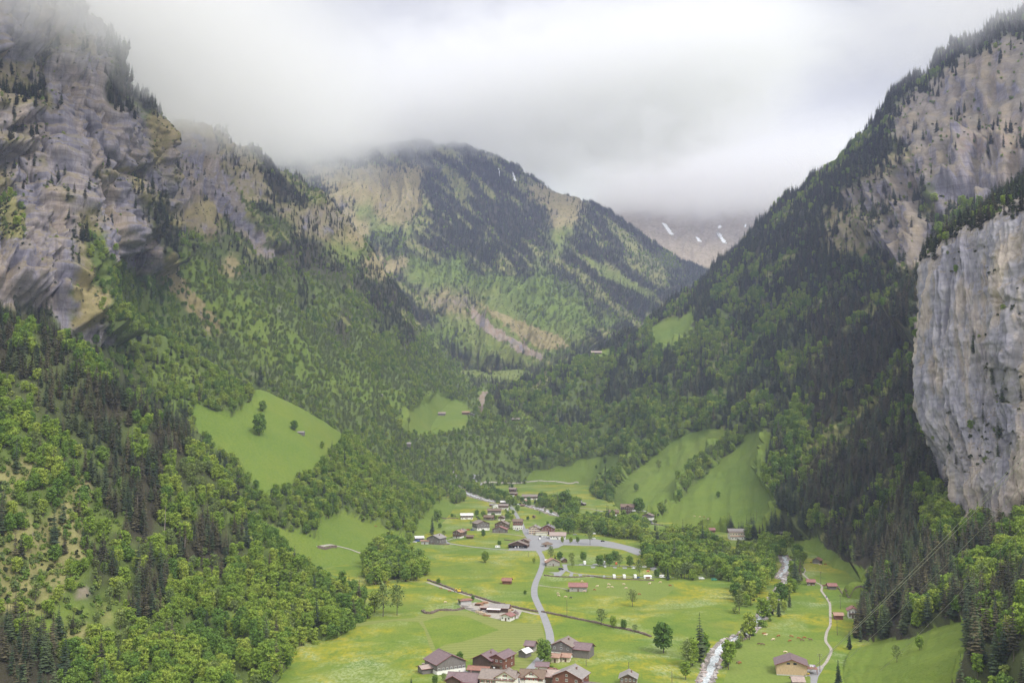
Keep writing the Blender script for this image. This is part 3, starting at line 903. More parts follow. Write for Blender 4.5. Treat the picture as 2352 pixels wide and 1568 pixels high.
def spruce(mb, rng, h=25.0, w=6.5, tiers=17, fr=8, z0=.10, sparse=0.0):
    """drooping whorls of branches getting shorter to the tip"""
    for k in range(tiers):
        f = k / (tiers - 1)
        z = h * (z0 + (1 - z0) * f ** .92)
        rad = w / 2 * ((1 - f) ** .80) * rng.uniform(.8, 1.15) + .22
        if f < .12:
            rad *= .75
        n = max(4, int(fr * (1 - .45 * f)))
        a0 = rng.uniform(0, 6.28)
        for j in range(n):
            if rng.rand() < sparse:
                continue
            a = a0 + 6.283 * j / n + rng.uniform(-.25, .25)
            r = rad * rng.uniform(.62, 1.18)
            dz = -r * rng.uniform(.30, .62)
            wd = r * rng.uniform(.30, .46) + .12
            ca, sa = math.cos(a), math.sin(a)
            c0 = (0, 0, z + .05 * h / tiers)
            tip = (ca * r, sa * r, z + dz + .12 * r)
            m1 = (ca * r * .62 - sa * wd, sa * r * .62 + ca * wd, z + dz * .75)
            m2 = (ca * r * .62 + sa * wd, sa * r * .62 - ca * wd, z + dz * .75)
            up = (ca * r * .6, sa * r * .6, z + dz * .38)
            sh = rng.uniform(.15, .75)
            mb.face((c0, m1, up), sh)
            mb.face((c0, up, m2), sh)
            mb.face((m1, tip, up), min(1, sh + .25))  # branch tips painted lighter, like crown edges catching the light
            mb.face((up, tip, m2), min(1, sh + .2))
    z = h
    for j in range(3):
        a = 2.1 * j
        mb.face(((0, 0, z + .5), (math.cos(a) * .3, math.sin(a) * .3, z - 1.6), (math.cos(a + 2.1) * .3, math.sin(a + 2.1) * .3, z - 1.6)), .6)

def broad(mb, rng, h=15.0, w=10.0, nlobe=16, nq=70, qs=.85, z0=.22, squash=1.0):
    """lobed crown of leaf clumps"""
    zc = h * (z0 + 1) / 2
    hz = h * (1 - z0) / 2
    lobes = []
    for k in range(nlobe):
        zz = zc + hz * (2 * (k + rng.rand()) / nlobe - 1) * .80
        env = math.sqrt(max(0.05, 1 - ((zz - zc) / hz) ** 2)) * (1.0 if zz < zc else .97)
        a = k * 2.4 + rng.uniform(-.5, .5)
        rr = w / 2 * env * rng.uniform(.35, .78)
        rl = w * rng.uniform(.17, .26) * (.6 + .4 * env)
        lobes.append((math.cos(a) * rr, math.sin(a) * rr, zz, rl))
    lobes.append((0, 0, zc, w * .3))
    lobes.append((0, 0, zc + hz * .55, w * .22))
    for (x, y, z, r) in lobes:
        ls = rng.uniform(-.15, .15)
        for q in range(nq):
            d = rng.normal(size=3)
            d /= np.linalg.norm(d)
            if d[2] < -.45 and rng.rand() < .7:
                continue
            p = np.array((x, y, z)) + d * r * rng.uniform(.72, 1.12) * np.array((1, 1, .78 * squash))
            n = d + rng.normal(size=3) * .45 + np.array((0, 0, .35))
            n /= np.linalg.norm(n)
            a = np.cross(n, rng.normal(size=3))
            a /= np.linalg.norm(a) + 1e-6
            b = np.cross(n, a)
            s = qs * rng.uniform(.55, 1.25)
            sh = float(np.clip(.45 + ls + .28 * rng.normal(), 0, 1))
            e = rng.uniform(.6, 1.1, 5)
            pts = [p + s * e[i] * (math.cos(1.2566 * i) * a + math.sin(1.2566 * i) * .8 * b) for i in range(5)]
            mb.face(pts, sh)
    return lobes

def limbs(mb, rng, lobes, h, r0, mi=0, forks=7):
    zt = h * .34
    mb.tube((0, 0, -1.0), (0, 0, zt), r0, r0 * .7, 7, mi)
    mb.tube((0, 0, zt), (rng.uniform(-.3, .3), rng.uniform(-.3, .3), h * .82), r0 * .7, r0 * .14, 6, mi)
    for k in range(forks):
        lx, ly, lz, lr = lobes[int(rng.randint(len(lobes)))]
        zb = min(lz - .5, zt * rng.uniform(.75, 1.6))
        mb.tube((0, 0, zb), (lx, ly, lz), r0 * .38, r0 * .09, 5, mi)

rng = np.random.RandomState(21)
def spruce_meshes(tag, h, w, tiers, fr, sparse, mat, z0=.08):
    a = MB()
    spruce(a, rng, h, w, tiers, fr, z0, sparse)
    b = MB()
    b.tube((0, 0, -2), (0, 0, h * .96), .34 * h / 25, .04, 7)
    b.tube((0, 0, -2.2), (0, 0, .6), .60 * h / 25, .36 * h / 25, 7)
    return a.mesh('crown', [mat]), b.mesh('trunk', [BARK])
def broad_meshes(tag, h, w, nl, nq, qs, mat, z0=.2, r0=None, squash=1.0):
    a = MB()
    lb = broad(a, rng, h, w, nl, nq, qs, z0, squash)
    b = MB()
    limbs(b, rng, lb, h, r0 or h * .021)
    return a.mesh('crown', [mat]), b.mesh('trunk', [BARK])
def joined(crown, trunk, name):
    """one mesh out of crown and trunk, for the far woods"""
    me = bpy.data.meshes.new(name)
    bm = bmesh.new()
    bm.from_mesh(crown)
    n = len(bm.faces)
    bm.from_mesh(trunk)
    bm.faces.ensure_lookup_table()
    for f in bm.faces[n:]:
        f.material_index = 1
    bm.to_mesh(me)
    bm.free()
    me.materials.append(crown.materials[0])
    me.materials.append(trunk.materials[0])
    return me

SPR = [spruce_meshes('a', 24, 8.2, 18, 10, .05, M_SPR), spruce_meshes('b', 25, 6.8, 19, 9, .08, M_SPR), spruce_meshes('c', 23, 9.2, 17, 10, .08, M_SPR, .12),
       spruce_meshes('d', 24, 7.8, 18, 10, .06, M_SPB), spruce_meshes('e', 25, 6.4, 18, 9, .12, M_SPB, .2), spruce_meshes('f', 23, 8.8, 17, 10, .08, M_SPB, .12),
       spruce_meshes('g', 25, 6.0, 17, 8, .10, M_LARCH, .12)]
BRO = [broad_meshes('a', 15, 9.8, 17, 95, .58, M_BRA), broad_meshes('b', 16, 8.2, 16, 90, .55, M_BRA), broad_meshes('c', 13.5, 10.5, 18, 95, .60, M_BRA, .15),
       broad_meshes('d', 15, 9.8, 17, 95, .58, M_BRB), broad_meshes('e', 16.5, 8.2, 16, 90, .58, M_BRB), broad_meshes('f', 13.5, 10.2, 18, 95, .6, M_BRB, .15),
       broad_meshes('g', 14, 7.8, 14, 60, .5, M_BRC, .2), broad_meshes('h', 15, 7.2, 13, 56, .5, M_BRC, .25)]
SHR = [broad_meshes('a', 3.2, 4.6, 6, 30, .55, M_SHR, .02), broad_meshes('b', 4.2, 4.2, 7, 30, .55, M_SHR, .02), broad_meshes('c', 2.2, 4.8, 6, 26, .5, M_DSH, .02, None, .8),
       broad_meshes('d', 2.8, 3.8, 6, 26, .5, M_DSH, .02), broad_meshes('e', 5.5, 4.4, 8, 30, .6, M_BRC, .05)]

# ---------------------------------------------------------------- planting
def sample(h, n, rs):
    Q, V = h.Q, h.V
    a, b, c, d = V[Q[:, 0]], V[Q[:, 1]], V[Q[:, 2]], V[Q[:, 3]]
    cr = np.cross(c - a, d - b) * .5
    ar = np.linalg.norm(cr, axis=1)
    ctr = (a + b + c + d) / 4
    u, v = proj(ctr)
    ok = (u > -160) & (u < 2520) & (v < 1720) & (v > -120)
    if h.tag == 'G':
        ok &= (np.abs(ctr[:, 0]) < 600) & (ctr[:, 1] > 440) & (ctr[:, 1] < 2100)
    ar = np.where(ok, ar, 0)
    tot = ar.sum()
    n = int(n * tot)
    idx = rs.choice(len(Q), n, p=ar / tot)
    s, t_ = rs.rand(n, 1), rs.rand(n, 1)
    p = a[idx] * (1 - s) * (1 - t_) + b[idx] * s * (1 - t_) + c[idx] * s * t_ + d[idx] * (1 - s) * t_
    nz = np.abs(cr[idx][:, 2] / (ar[idx] + 1e-9))
    return p, nz
# per hill: conifer, broadleaf, shrub per square metre, size factor
DENS = {'L': (.024, .024, .060, .74), 'B': (.020, .022, .040, .74), 'C': (.016, .012, .035, .8), 'D': (.016, .021, .014, .66), 'U': (.011, .014, .012, .70),
        'E': (.0105, .008, .009, .92), 'F': (.0, .0, .0, 1), 'R': (.0150, .0135, .018, .95), 'N': (.022, .022, .03, .92), 'P': (.02, .012, .03, .7), 'G': (.02, .020, .03, .98)}
TREES = {'con': [], 'bro': [], 'shr': []}
rs = np.random.RandomState(5)
RIVERS = [
    ([(1625, 1568), (1640, 1520), (1665, 1470), (1700, 1430), (1745, 1395), (1775, 1360), (1790, 1335), (1800, 1305), (1803, 1280)], 9.0),
]
RIV_W = [np.array([PF(*q)[:2] for q in r[0]]) for r in RIVERS]
def near_line(p, line, dist):
    m = np.zeros(len(p), bool)
    for a, b in zip(line[:-1], line[1:]):
        ab = b - a
        t_ = np.clip(((p[:, :2] - a) @ ab) / (ab @ ab), 0, 1)
        q = a + t_[:, None] * ab
        m |= np.linalg.norm(p[:, :2] - q, axis=1) < dist
    return m
for tag, h in HILLS.items():
    dc, db, ds, sz = DENS[tag]
    for kind, ch, den in (('con', 0, dc), ('bro', 1, db), ('shr', 2, ds)):
        if den <= 0:
            continue
        p, nz = sample(h, den, rs)
        W = cover(p, tag)
        pr = W[:, ch].copy()
        if kind == 'con':
            cl = fbm(p / (40.0 + .03 * p[:, 1:2]) + 7, 3)
            mixd = (W[:, 0] > .2) & (W[:, 1] > .2)
            pr = np.where(mixd, pr * 2 * sstep(-.12, .12, cl), pr)
        elif kind == 'bro':
            cl = fbm(p / (40.0 + .03 * p[:, 1:2]) + 7, 3)
            mixd = (W[:, 0] > .2) & (W[:, 1] > .2)
            pr = np.where(mixd, pr * 2 * (1 - sstep(-.12, .12, cl)), pr)
        pr *= np.where(W[:, 3] > .5, sstep(.12, .5, nz), 1)
        if tag == 'P':
            pr = np.maximum(W[:, ch] * (W[:, 5] > .3) * .5, 0) + {'con': .9, 'bro': .25, 'shr': .8}[kind] * sstep(.5, .7, nz)
        ok = rs.rand(len(p)) < pr
        p = p[ok]
        if tag == 'G':
            keep = np.ones(len(p), bool)
            for ln, (q, wd) in zip(RIV_W, RIVERS):
                keep &= ~near_line(p, ln, wd * .55 + 2.2)
            p = p[keep]
        if tag == 'G' and kind == 'con':
            p = p[rs.rand(len(p)) < .5]
        s = sz * (rs.uniform(.62, 1.12, len(p)) if kind != 'shr' else rs.uniform(.5, 1.3, len(p)))
        cl2 = fbm(p / 60.0 + 77, 3)
        if kind == 'con':
            u, v = proj(p)
            brown = rs.rand(len(p)) < np.where((tag == 'N') | ((tag == 'R') & (u > 1850) & (v > 700)), .6, np.where(tag == 'L', .55, .18))
            idx = np.where(brown, rs.randint(3, 6, len(p)), rs.randint(0, 3, len(p)))
            idx = np.where(rs.rand(len(p)) < .03, 6, idx)
        elif kind == 'bro':
            r_ = rs.rand(len(p)) * .5 + .25 + cl2 * .5
            if tag in 'DUE':
                r_ = r_ * .8 + .22
            if tag == 'B':
                r_ = r_ * .9 + .10
            idx = np.where(r_ < .36, rs.randint(3, 6, len(p)), np.where(r_ < (.6 if tag in 'DUE' else .78), rs.randint(0, 3, len(p)), rs.randint(6, 8, len(p))))
        else:
            hi = tag in 'CDEP'
            idx = np.where(rs.rand(len(p)) < (.75 if hi else .2), rs.randint(2, 4, len(p)), rs.choice([0, 1, 4], len(p)))
        TREES[kind].append(np.column_stack([p, s, idx, np.full(len(p), ord(tag))]))
for k in TREES:
    TREES[k] = np.concatenate(TREES[k])
    print('TREES', k, len(TREES[k]))

# ---------------------------------------------------------------- terrain lookup
def build_bvh():
    vs, fs, off = [], [], 0
    for tag, h in HILLS.items():
        vs.append(h.V)
        fs.append(h.Q + off)
        off += len(h.V)
    return BVHTree.FromPolygons(np.concatenate(vs).tolist(), np.concatenate(fs).tolist())
BVH = build_bvh()
CAMV = Vector((0, 0, CAMH))
def hit(u, v):
    """land point seen at photo position (u, v)"""
    q = Vector(P(u, v, 1000.0))
    d = (q - CAMV).normalized()
    r = BVH.ray_cast(CAMV, d)
    if r[0] is None:
        return Vector(PF(u, v))
    return r[0]
def ground_at(x, y):
    r = BVH.ray_cast(Vector((x, y, 2500)), Vector((0, 0, -1)))
    return r[0].z if r[0] is not None else 0.0
ZO = {'2': (918.75, 1033.6, .17088), '3': (1263.3, 1033.6, .17088), '4': (918.75, 1300.6, .17088), '5': (1263.3, 1300.6, .17088),
      '6': (1607.8, 1148.4, .17088), '7': (1607.8, 1300.6, .17088), '8': (1950.1, 1119.7, .28609), 'A': (964.7, 1470.0, .14160),
      'B': (803.9, 1194.4, .09766), 'C': (1240.3, 1251.8, .14650), '0': (0, 0, 1.0),
      'L': (0, 1033.6, .34181), 'M': (775.2, 516.8, .34181), 'K': (0, 516.8, .34181)}
def Z(z, x, y):
    a, b, s = ZO[z]
    return a + x * s, b + y * s
def at(z, x, y):
    return hit(*Z(z, x, y))
def put(o, label, cat, group=None, kind=None):
    if kind:
        o['kind'] = kind
    if label:
        o['label'] = label
    if cat:
        o['category'] = cat
    if group:
        o['group'] = group
    return o
def link(name, me, parent=None, loc=None, rz=0):
    o = bpy.data.objects.new(name, me)
    COL.objects.link(o)
    if parent is not None:
        o.parent = parent
    if loc is not None:
        o.location = loc
    o.rotation_euler = (0, 0, rz)
    return o
def copy_tree(o, parent=None):
    c = o.copy()
    COL.objects.link(c)
    c.parent = parent
    for ch in list(o.children):
        copy_tree(ch, c)
    return c

_mats = {}
def flat(name, col, rough=.85, var=.25, scale=1.2, metal=0.0, stretch=(1, 1, 1), spec=.2):
    """plain weathered surface"""
    if name in _mats:
        return _mats[name]
    m, t, bs = new_mat(name)
    tc = N(t, 'ShaderNodeTexCoord')
    a = noise(t, vscale(t, tc.outputs['Object'], stretch), scale, 4, .65)
    lo = tuple(max(0, x * (1 - var)) for x in col)
    hi = tuple(min(1, x * (1 + var)) for x in col)
    L(t, ramp(t, a, [(.3, lo), (.7, hi)]), bs.inputs['Base Color'])
    bs.inputs['Roughness'].default_value = rough
    bs.inputs['Metallic'].default_value = metal
    bs.inputs['Specular IOR Level'].default_value = spec
    _mats[name] = m
    return m
ASPH, t, bs = new_mat('asphalt')
geo = N(t, 'ShaderNodeNewGeometry')
c = ramp(t, noise(t, geo.outputs['Position'], .25, 5, .6), [(.3, (.19, .19, .205)), (.6, (.25, .25, .26)), (.75, (.215, .215, .225))])
L(t, mixc(t, .3, c, ramp(t, noise(t, geo.outputs['Position'], 2.5, 4, .7), [(.3, (.16, .16, .17)), (.7, (.40, .40, .40))])), bs.inputs['Base Color'])
bs.inputs['Roughness'].default_value = .7
GRAV, t, bs = new_mat('gravel_track')
geo = N(t, 'ShaderNodeNewGeometry')
L(t, ramp(t, noise(t, geo.outputs['Position'], .8, 5, .7), [(.3, (.22, .20, .17)), (.6, (.36, .33, .29)), (.75, (.42, .39, .34))]), bs.inputs['Base Color'])
WATER, t, bs = new_mat('river_water')
geo = N(t, 'ShaderNodeNewGeometry')
f1 = noise(t, geo.outputs['Position'], .45, 5, .7, .8)
f2 = noise(t, geo.outputs['Position'], 1.6, 4, .7, .5)
c = ramp(t, mixc(t, .5, f1, f2), [(.36, (.16, .20, .22)), (.48, (.36, .40, .42)), (.58, (.70, .72, .73))])
L(t, c, bs.inputs['Base Color'])
bs.inputs['Roughness'].default_value = .35
bs.inputs['Specular IOR Level'].default_value = .5
STONE, t, bs = new_mat('river_stone')
oi = N(t, 'ShaderNodeNewGeometry')
L(t, ramp(t, oi.outputs['Random Per Island'], [(0, (.20, .18, .17)), (.4, (.34, .31, .30)), (.8, (.42, .38, .36)), (1, (.30, .22, .20))]), bs.inputs['Base Color'])
BED, t, bs = new_mat('stony_bank')
geo = N(t, 'ShaderNodeNewGeometry')
L(t, ramp(t, noise(t, geo.outputs['Position'], .9, 5, .75), [(.32, (.09, .08, .07)), (.5, (.20, .18, .165)), (.68, (.34, .32, .30))]), bs.inputs['Base Color'])

# ---------------------------------------------------------------- flat sheets: roads, water, mown grass
def smooth_line(pts, step):
    pts = np.array(pts, float)
    seg = np.linalg.norm(np.diff(pts, axis=0), axis=1).sum()
    return catmull(pts[:, None, :], max(3, int(seg / step)))[:, 0, :]
def ribbon(name, zid, pts, width, off, mat, label=None, cross=2, vary=0.0, step=2.5):
    W2 = smooth_line([tuple(at(zid, *p))[:2] for p in pts], step)
    tg = np.gradient(W2, axis=0)
    tg /= np.linalg.norm(tg, axis=1)[:, None] + 1e-9
    nn = np.stack([-tg[:, 1], tg[:, 0]], -1)
    wv = width * (1 + vary * fbm(np.stack([W2[:, 0] / 12, W2[:, 1] / 12, 0 * W2[:, 0]], -1), 2))
    V, Fc = [], []
    for i in range(len(W2)):
        for k in range(cross + 1):
            q = W2[i] + nn[i] * wv[i] * (k / cross - .5)
            V.append((q[0], q[1], ground_at(q[0], q[1]) + off))
    for i in range(len(W2) - 1):
        for k in range(cross):
            a = i * (cross + 1) + k
            Fc.append((a, a + cross + 1, a + cross + 2, a + 1))
    me = bpy.data.meshes.new(name)
    me.from_pydata(V, [], Fc)
    me.materials.append(mat)
    me.polygons.foreach_set('use_smooth', [True] * len(Fc))
    me.update()
    if me.polygons[0].normal.z < 0:
        me.flip_normals()
    o = link(name, me)
    put(o, label, None, None, 'structure')
    return W2
def sheet(name, zid, pts, off, mat, label=None, cell=4.0, seed=0):
    """area with a given outline laid on the ground"""
    poly = [tuple(at(zid, *p))[:2] for p in pts]
    bm = bmesh.new()
    vs = [bm.verts.new((x, y, 0)) for x, y in poly]
    f = bm.faces.new(vs)
    bmesh.ops.triangulate(bm, faces=[f])
    for _ in range(7):
        es = [e for e in bm.edges if e.calc_length() > cell]
        if not es:
            break
        bmesh.ops.subdivide_edges(bm, edges=es, cuts=1)
        bmesh.ops.triangulate(bm, faces=[q for q in bm.faces if len(q.verts) > 3])
    for v in bm.verts:
        v.co.z = ground_at(v.co.x, v.co.y) + off
    bmesh.ops.recalc_face_normals(bm, faces=bm.faces)
    me = bpy.data.meshes.new(name)
    bm.to_mesh(me)
    bm.free()
    if sum(p.normal.z for p in me.polygons) < 0:
        me.flip_normals()
    me.materials.append(mat)
    o = link(name, me)
    put(o, label, None, None, 'structure')
    return o

def grass_mat(name, a, b, c3, stripes=None):
    m, t, bs = new_mat(name)
    geo = N(t, 'ShaderNodeNewGeometry')
    ps = geo.outputs['Position']
    c = ramp(t, noise(t, ps, .04, 5, .6), [(.3, a), (.5, b), (.7, c3)])
    c = mixc(t, .35, c, ramp(t, noise(t, vscale(t, ps, (.7, .3, .7)), 1.0, 4, .7), [(.3, tuple(x * .7 for x in a)), (.7, tuple(min(1, x * 1.25) for x in c3))]))
    if stripes:
        w = N(t, 'ShaderNodeTexWave', wave_type='RINGS', rings_direction='Z')
        w.inputs['Scale'].default_value = stripes[2]
        w.inputs['Distortion'].default_value = 3.5
        w.inputs['Detail'].default_value = 3
        w.inputs['Detail Scale'].default_value = .6
        mp = N(t, 'ShaderNodeMapping')
        mp.inputs['Location'].default_value = (-stripes[0], -stripes[1], 0)
        L(t, ps, mp.inputs['Vector'])
        L(t, mp.outputs[0], w.inputs['Vector'])
        c = mixc(t, math_(t, 'MULTIPLY', w.outputs['Fac'], .55), c, (.22, .225, .075))
    L(t, c, bs.inputs['Base Color'])
    return m
cz = at('4', 1500, 1900)
M_MOWN = grass_mat('mown_grass', (.120, .162, .036), (.150, .188, .042), (.172, .192, .05), (cz.x, cz.y, .055))
M_PAST = grass_mat('grazed_grass', (.112, .165, .030), (.140, .190, .036), (.165, .198, .046))
M_DEEP = grass_mat('lush_grass', (.088, .148, .019), (.118, .176, .022), (.165, .200, .030))
sheet('mown_field', '4', [(-600, 760), (-300, 720), (0, 700), (180, 690), (300, 628), (600, 600), (850, 592), (1500, 750), (1890, 765), (1950, 950), (1850, 1220), (1700, 1400), (1560, 1440), (1400, 1310), (900, 1235), (500, 1250), (400, 1080), (330, 850), (250, 745), (0, 728), (-300, 760), (-600, 810)], .05, M_MOWN, 'freshly mown hay field with curved stripes')
sheet('uncut_field', '4', [(310, 735), (480, 690), (700, 652), (900, 670), (1330, 850), (1100, 930), (830, 1010), (600, 1050), (480, 1115), (440, 1010), (380, 880)], .09, M_DEEP, 'uncut parcel of tall grass inside the mown field')
sheet('pasture', '7', [(745, 905), (1200, 940), (1680, 992), (1690, 1040), (1740, 1120), (1690, 1270), (1590, 1380), (1480, 1600), (300, 1600), (420, 1250), (490, 1090), (640, 965)], .06, M_PAST, 'grazed pasture behind the tan barn')
sheet('pasture', '5', [(480, 150), (900, 195), (1400, 205), (1660, 230), (1670, 290), (1560, 400), (1400, 470), (1150, 425), (900, 400), (520, 370), (500, 300)], .05, M_PAST, 'paler grazed pasture below the caravans')
sheet('pasture', '5', [(-150, 30), (300, 60), (700, 95), (1150, 125), (1250, 60), (1100, 20), (500, -5), (240, -20)], .05, M_DEEP, 'bright lawn of the camping ground')

road = ribbon('road', '4', [(1560, 1610), (1640, 1490), (1735, 1390), (1880, 1240), (1990, 1110), (2018, 1010), (2010, 900), (1975, 780), (1925, 650), (1860, 520), (1810, 400), (1805, 300), (1830, 200), (1870, 110), (1910, 0), (1920, -80), (1900, -150), (1840, -240), (1760, -350), (1690, -440), (1640, -560), (1560, -700), (1500, -800)], 5.0, .16, ASPH, 'grey valley road winding through the hamlet', 4)
for W_, lab in ((.22, 'pale edge of the valley road'),):
    pass
ribbon('road', '2', [(1500, 790), (1490, 740), (1510, 700), (1500, 660), (1510, 625), (1545, 600)], 4.0, .12, ASPH, 'lane end by the upper farm')
ribbon('road', '2', [(1840, 1345), (1650, 1345), (1450, 1338), (1250, 1325), (1000, 1300), (780, 1270), (650, 1250), (600, 1220), (560, 1225)], 4.0, .12, ASPH, 'narrow lane to the grey farmhouse')
ribbon('road', '2', [(640, 1212), (700, 1192), (790, 1180)], 2.4, .17, GRAV, 'short farm track')
ribbon('footpath', '2', [(1680, 1160), (1560, 1140), (1400, 1120), (1200, 1105)], 2.2, .17, GRAV, 'village path past the red roofed barn')
ribbon('road', '2', [(1195, 560), (1140, 505), (1085, 450), (1020, 400), (975, 372), (1000, 355), (1060, 350)], 4.5, .14, ASPH, 'road leaving the village for the upper valley')
ribbon('footpath', '2', [(1090, 452), (1120, 438), (1200, 432), (1450, 438), (1700, 425), (2000, 415), (2350, 432), (2400, 440)], 2.2, .12, GRAV, 'pale footpath under the wood')
ribbon('road', '3', [(-430, 742), (-240, 738), (0, 745), (200, 757), (330, 765), (450, 778), (560, 792), (680, 815), (735, 840), (735, 870), (690, 900), (600, 920), (460, 935), (370, 945)], 3.4, .12, ASPH, 'lane to the tall dark inn')
ribbon('road', '3', [(640, 915), (760, 895), (900, 888), (1040, 920), (1200, 955), (1400, 985), (1560, 1020), (1720, 1062)], 2.8, .16, ASPH, 'lane running on below the tall inn')
sheet('car_park', '2', [(1655, 1065), (1715, 1050), (1790, 1140), (2000, 1150), (2050, 1200), (2450, 1195), (2600, 1190), (2850, 1230), (3100, 1290), (3270, 1340), (3270, 1370), (3200, 1415), (3110, 1380), (3000, 1340), (2700, 1290), (2200, 1275), (2160, 1290), (2130, 1310), (1990, 1330), (1900, 1360), (1830, 1350), (1450, 1345), (1470, 1318), (1720, 1308), (1735, 1200), (1700, 1120)], .10, ASPH, 'grey car park in front of the hotel')
ribbon('road', '4', [(365, 208), (560, 275), (800, 352), (1000, 410), (1190, 480), (1400, 535), (1600, 585), (1800, 632), (1960, 655)], 3.2, .12, GRAV, 'gravel track beside the stone wall')
sheet('sawmill_yard', '4', [(790, 520), (1000, 480), (1190, 490), (1400, 545), (1640, 600), (1590, 700), (1380, 720), (1240, 690), (1000, 610), (860, 565)], .10, GRAV, 'gravel yard of the sawmill')
ribbon('footpath', '5', [(-150, -15), (-60, 5), (0, 12), (130, 18), (200, 25)], 1.2, .1, GRAV)
ribbon('footpath', '4', [(1870, 250), (1990, 270), (2150, 285), (2250, 310)], 1.6, .11, GRAV, 'track to the long pink roofed barn')
ribbon('road', 'C', [(350, 300), (700, 312), (1000, 318), (1300, 325), (1850, 342), (2100, 360)], 2.8, .13, ASPH, 'upper lane of the camping ground')
ribbon('road', 'C', [(400, 300), (405, 350), (430, 400), (550, 440), (800, 468), (1100, 485), (1600, 500), (2100, 505)], 2.6, .13, ASPH, 'lower lane of the camping ground')
sheet('camping_pad', 'C', [(120, 425), (290, 418), (370, 350), (345, 300), (420, 295), (415, 390), (330, 480), (220, 482), (215, 440)], .11, ASPH, 'asphalt yard beside the red roofed reception')
for q in ([(480, 430), (520, 440), (510, 485), (450, 485)], [(600, 450), (665, 456), (660, 490), (615, 485)], [(780, 470), (860, 474), (850, 500), (790, 496)], [(790, 330), (870, 332), (860, 358), (810, 358)], [(830, 290), (910, 290), (900, 306), (820, 304)], [(1140, 335), (1205, 337), (1200, 360), (1150, 358)], [(1290, 343), (1365, 345), (1360, 368), (1300, 366)], [(620, 292), (680, 290), (680, 308), (610, 306)]):
    sheet('camping_pad', 'C', q, .12, ASPH, 'small paved pitch on the camping lawn')
sheet('camping_pad', 'C', [(1720, 330), (1855, 332), (1850, 360), (1820, 405), (1740, 392)], .11, ASPH, 'grey turning area under the trees')
ribbon('footpath', '7', [(1395, 15), (1412, 60), (1388, 100), (1450, 160), (1540, 205), (1622, 243), (1642, 280), (1632, 325), (1700, 420), (1745, 500), (1750, 620), (1752, 780), (1705, 880), (1690, 1000), (1765, 1120), (1700, 1280), (1600, 1385)], 1.7, .14, GRAV, 'narrow path through the right hand meadows')
sheet('farm_yard', '7', [(1460, 1365), (1560, 1350), (1640, 1325), (1695, 1295), (1640, 1400), (1590, 1480), (1560, 1620), (1485, 1620), (1485, 1480), (1400, 1450)], .11, ASPH, 'grey yard beside the tan barn')
ribbon('footpath', 'L', [(2130, 650), (2250, 640), (2352, 665), (2440, 700)], 2.4, .25, GRAV, 'track cut into the left meadow')
sheet('farm_yard', 'A', [(730, 480), (800, 520), (950, 590), (1000, 693), (900, 760), (780, 640), (700, 590), (600, 560), (660, 530)], .12, ASPH, 'yard between the old barns')
# river
RIV = [(1118, -150), (1150, -60), (1170, -20), (1130, 60), (1090, 110), (1080, 150), (1180, 190), (1130, 250), (1060, 330), (1010, 400), (950, 520), (850, 640), (740, 770), (640, 880), (500, 960), (330, 1040), (220, 1180), (150, 1350), (90, 1480), (40, 1620)]
ribbon('river_bank', '7', RIV, 9.5, .06, BED, 'bouldery bank of the mountain stream', 6, .25)
rl = ribbon('river', '7', [(x + 8, y) for x, y in RIV], 4.4, .16, WATER, 'foaming white mountain stream', 4, .35)
RIV2 = [(770, 330), (790, 400), (760, 460), (800, 520), (900, 580), (1000, 620), (1140, 660), (1260, 690), (1450, 700)]
ribbon('river_bank', '2', RIV2, 20, .06, BED, 'stony bed above the village', 6, .25)
ribbon('river', '2', RIV2, 6.5, .16, WATER, 'stream above the village', 3, .3)
RIV3 = [(1560, 720), (1700, 745), (1800, 765), (1950, 810), (2100, 870), (2350, 905), (2500, 960), (2700, 1020)]
ribbon('river_bank', '2', RIV3, 17, .06, BED, 'stony bed behind the hotel', 6, .3)
ribbon('river', '2', RIV3, 4.5, .14, WATER, 'thin stream behind the hotel', 3, .3)
def stones():
    mb = MB()
    rr = np.random.RandomState(8)
    ico = bmesh.new()
    bmesh.ops.create_icosphere(ico, subdivisions=1, radius=1)
    iv = np.array([v.co[:] for v in ico.verts])
    fi = [tuple(v.index for v in f.verts) for f in ico.faces]
    ico.free()
    lines = [(rl, 2.4, 5.0, 700)]
    for rv in (RIV2, RIV3):
        lines.append((smooth_line([tuple(at('2', *p))[:2] for p in rv], 3), 3.0, 9.5, 350))
    for ln, a, b, n in lines:
        for k in range(n):
            i = rr.randint(len(ln))
            j = min(i + 1, len(ln) - 1)
            tg = ln[j] - ln[i - 1 if i else 0]
            tg = tg / (np.linalg.norm(tg) + 1e-6)
            nn = np.array((-tg[1], tg[0]))
            d = rr.uniform(a * .6, b) * rr.choice([-1, 1])
            q = ln[i] + nn * d
            s = rr.uniform(.25, 1.0) ** 2 * 1.5 + .2
            g = ground_at(q[0], q[1])
            V = iv * s * rr.uniform(.7, 1.2, 3) * (1 + .25 * rr.normal(size=(len(iv), 1)))
            base = len(mb.v)
            mb.v += [(q[0] + w[0], q[1] + w[1], g + w[2] * .8 + .15 * s) for w in V]
            mb.c += [.5] * len(V)
            for f in fi:
                mb.f.append(tuple(base + x for x in f))
                mb.m.append(0)
    o = link('river_stones', mb.mesh('river_stones', [STONE]))
    put(o, 'countless boulders along the stream banks', 'boulders', None, 'stuff')
stones()

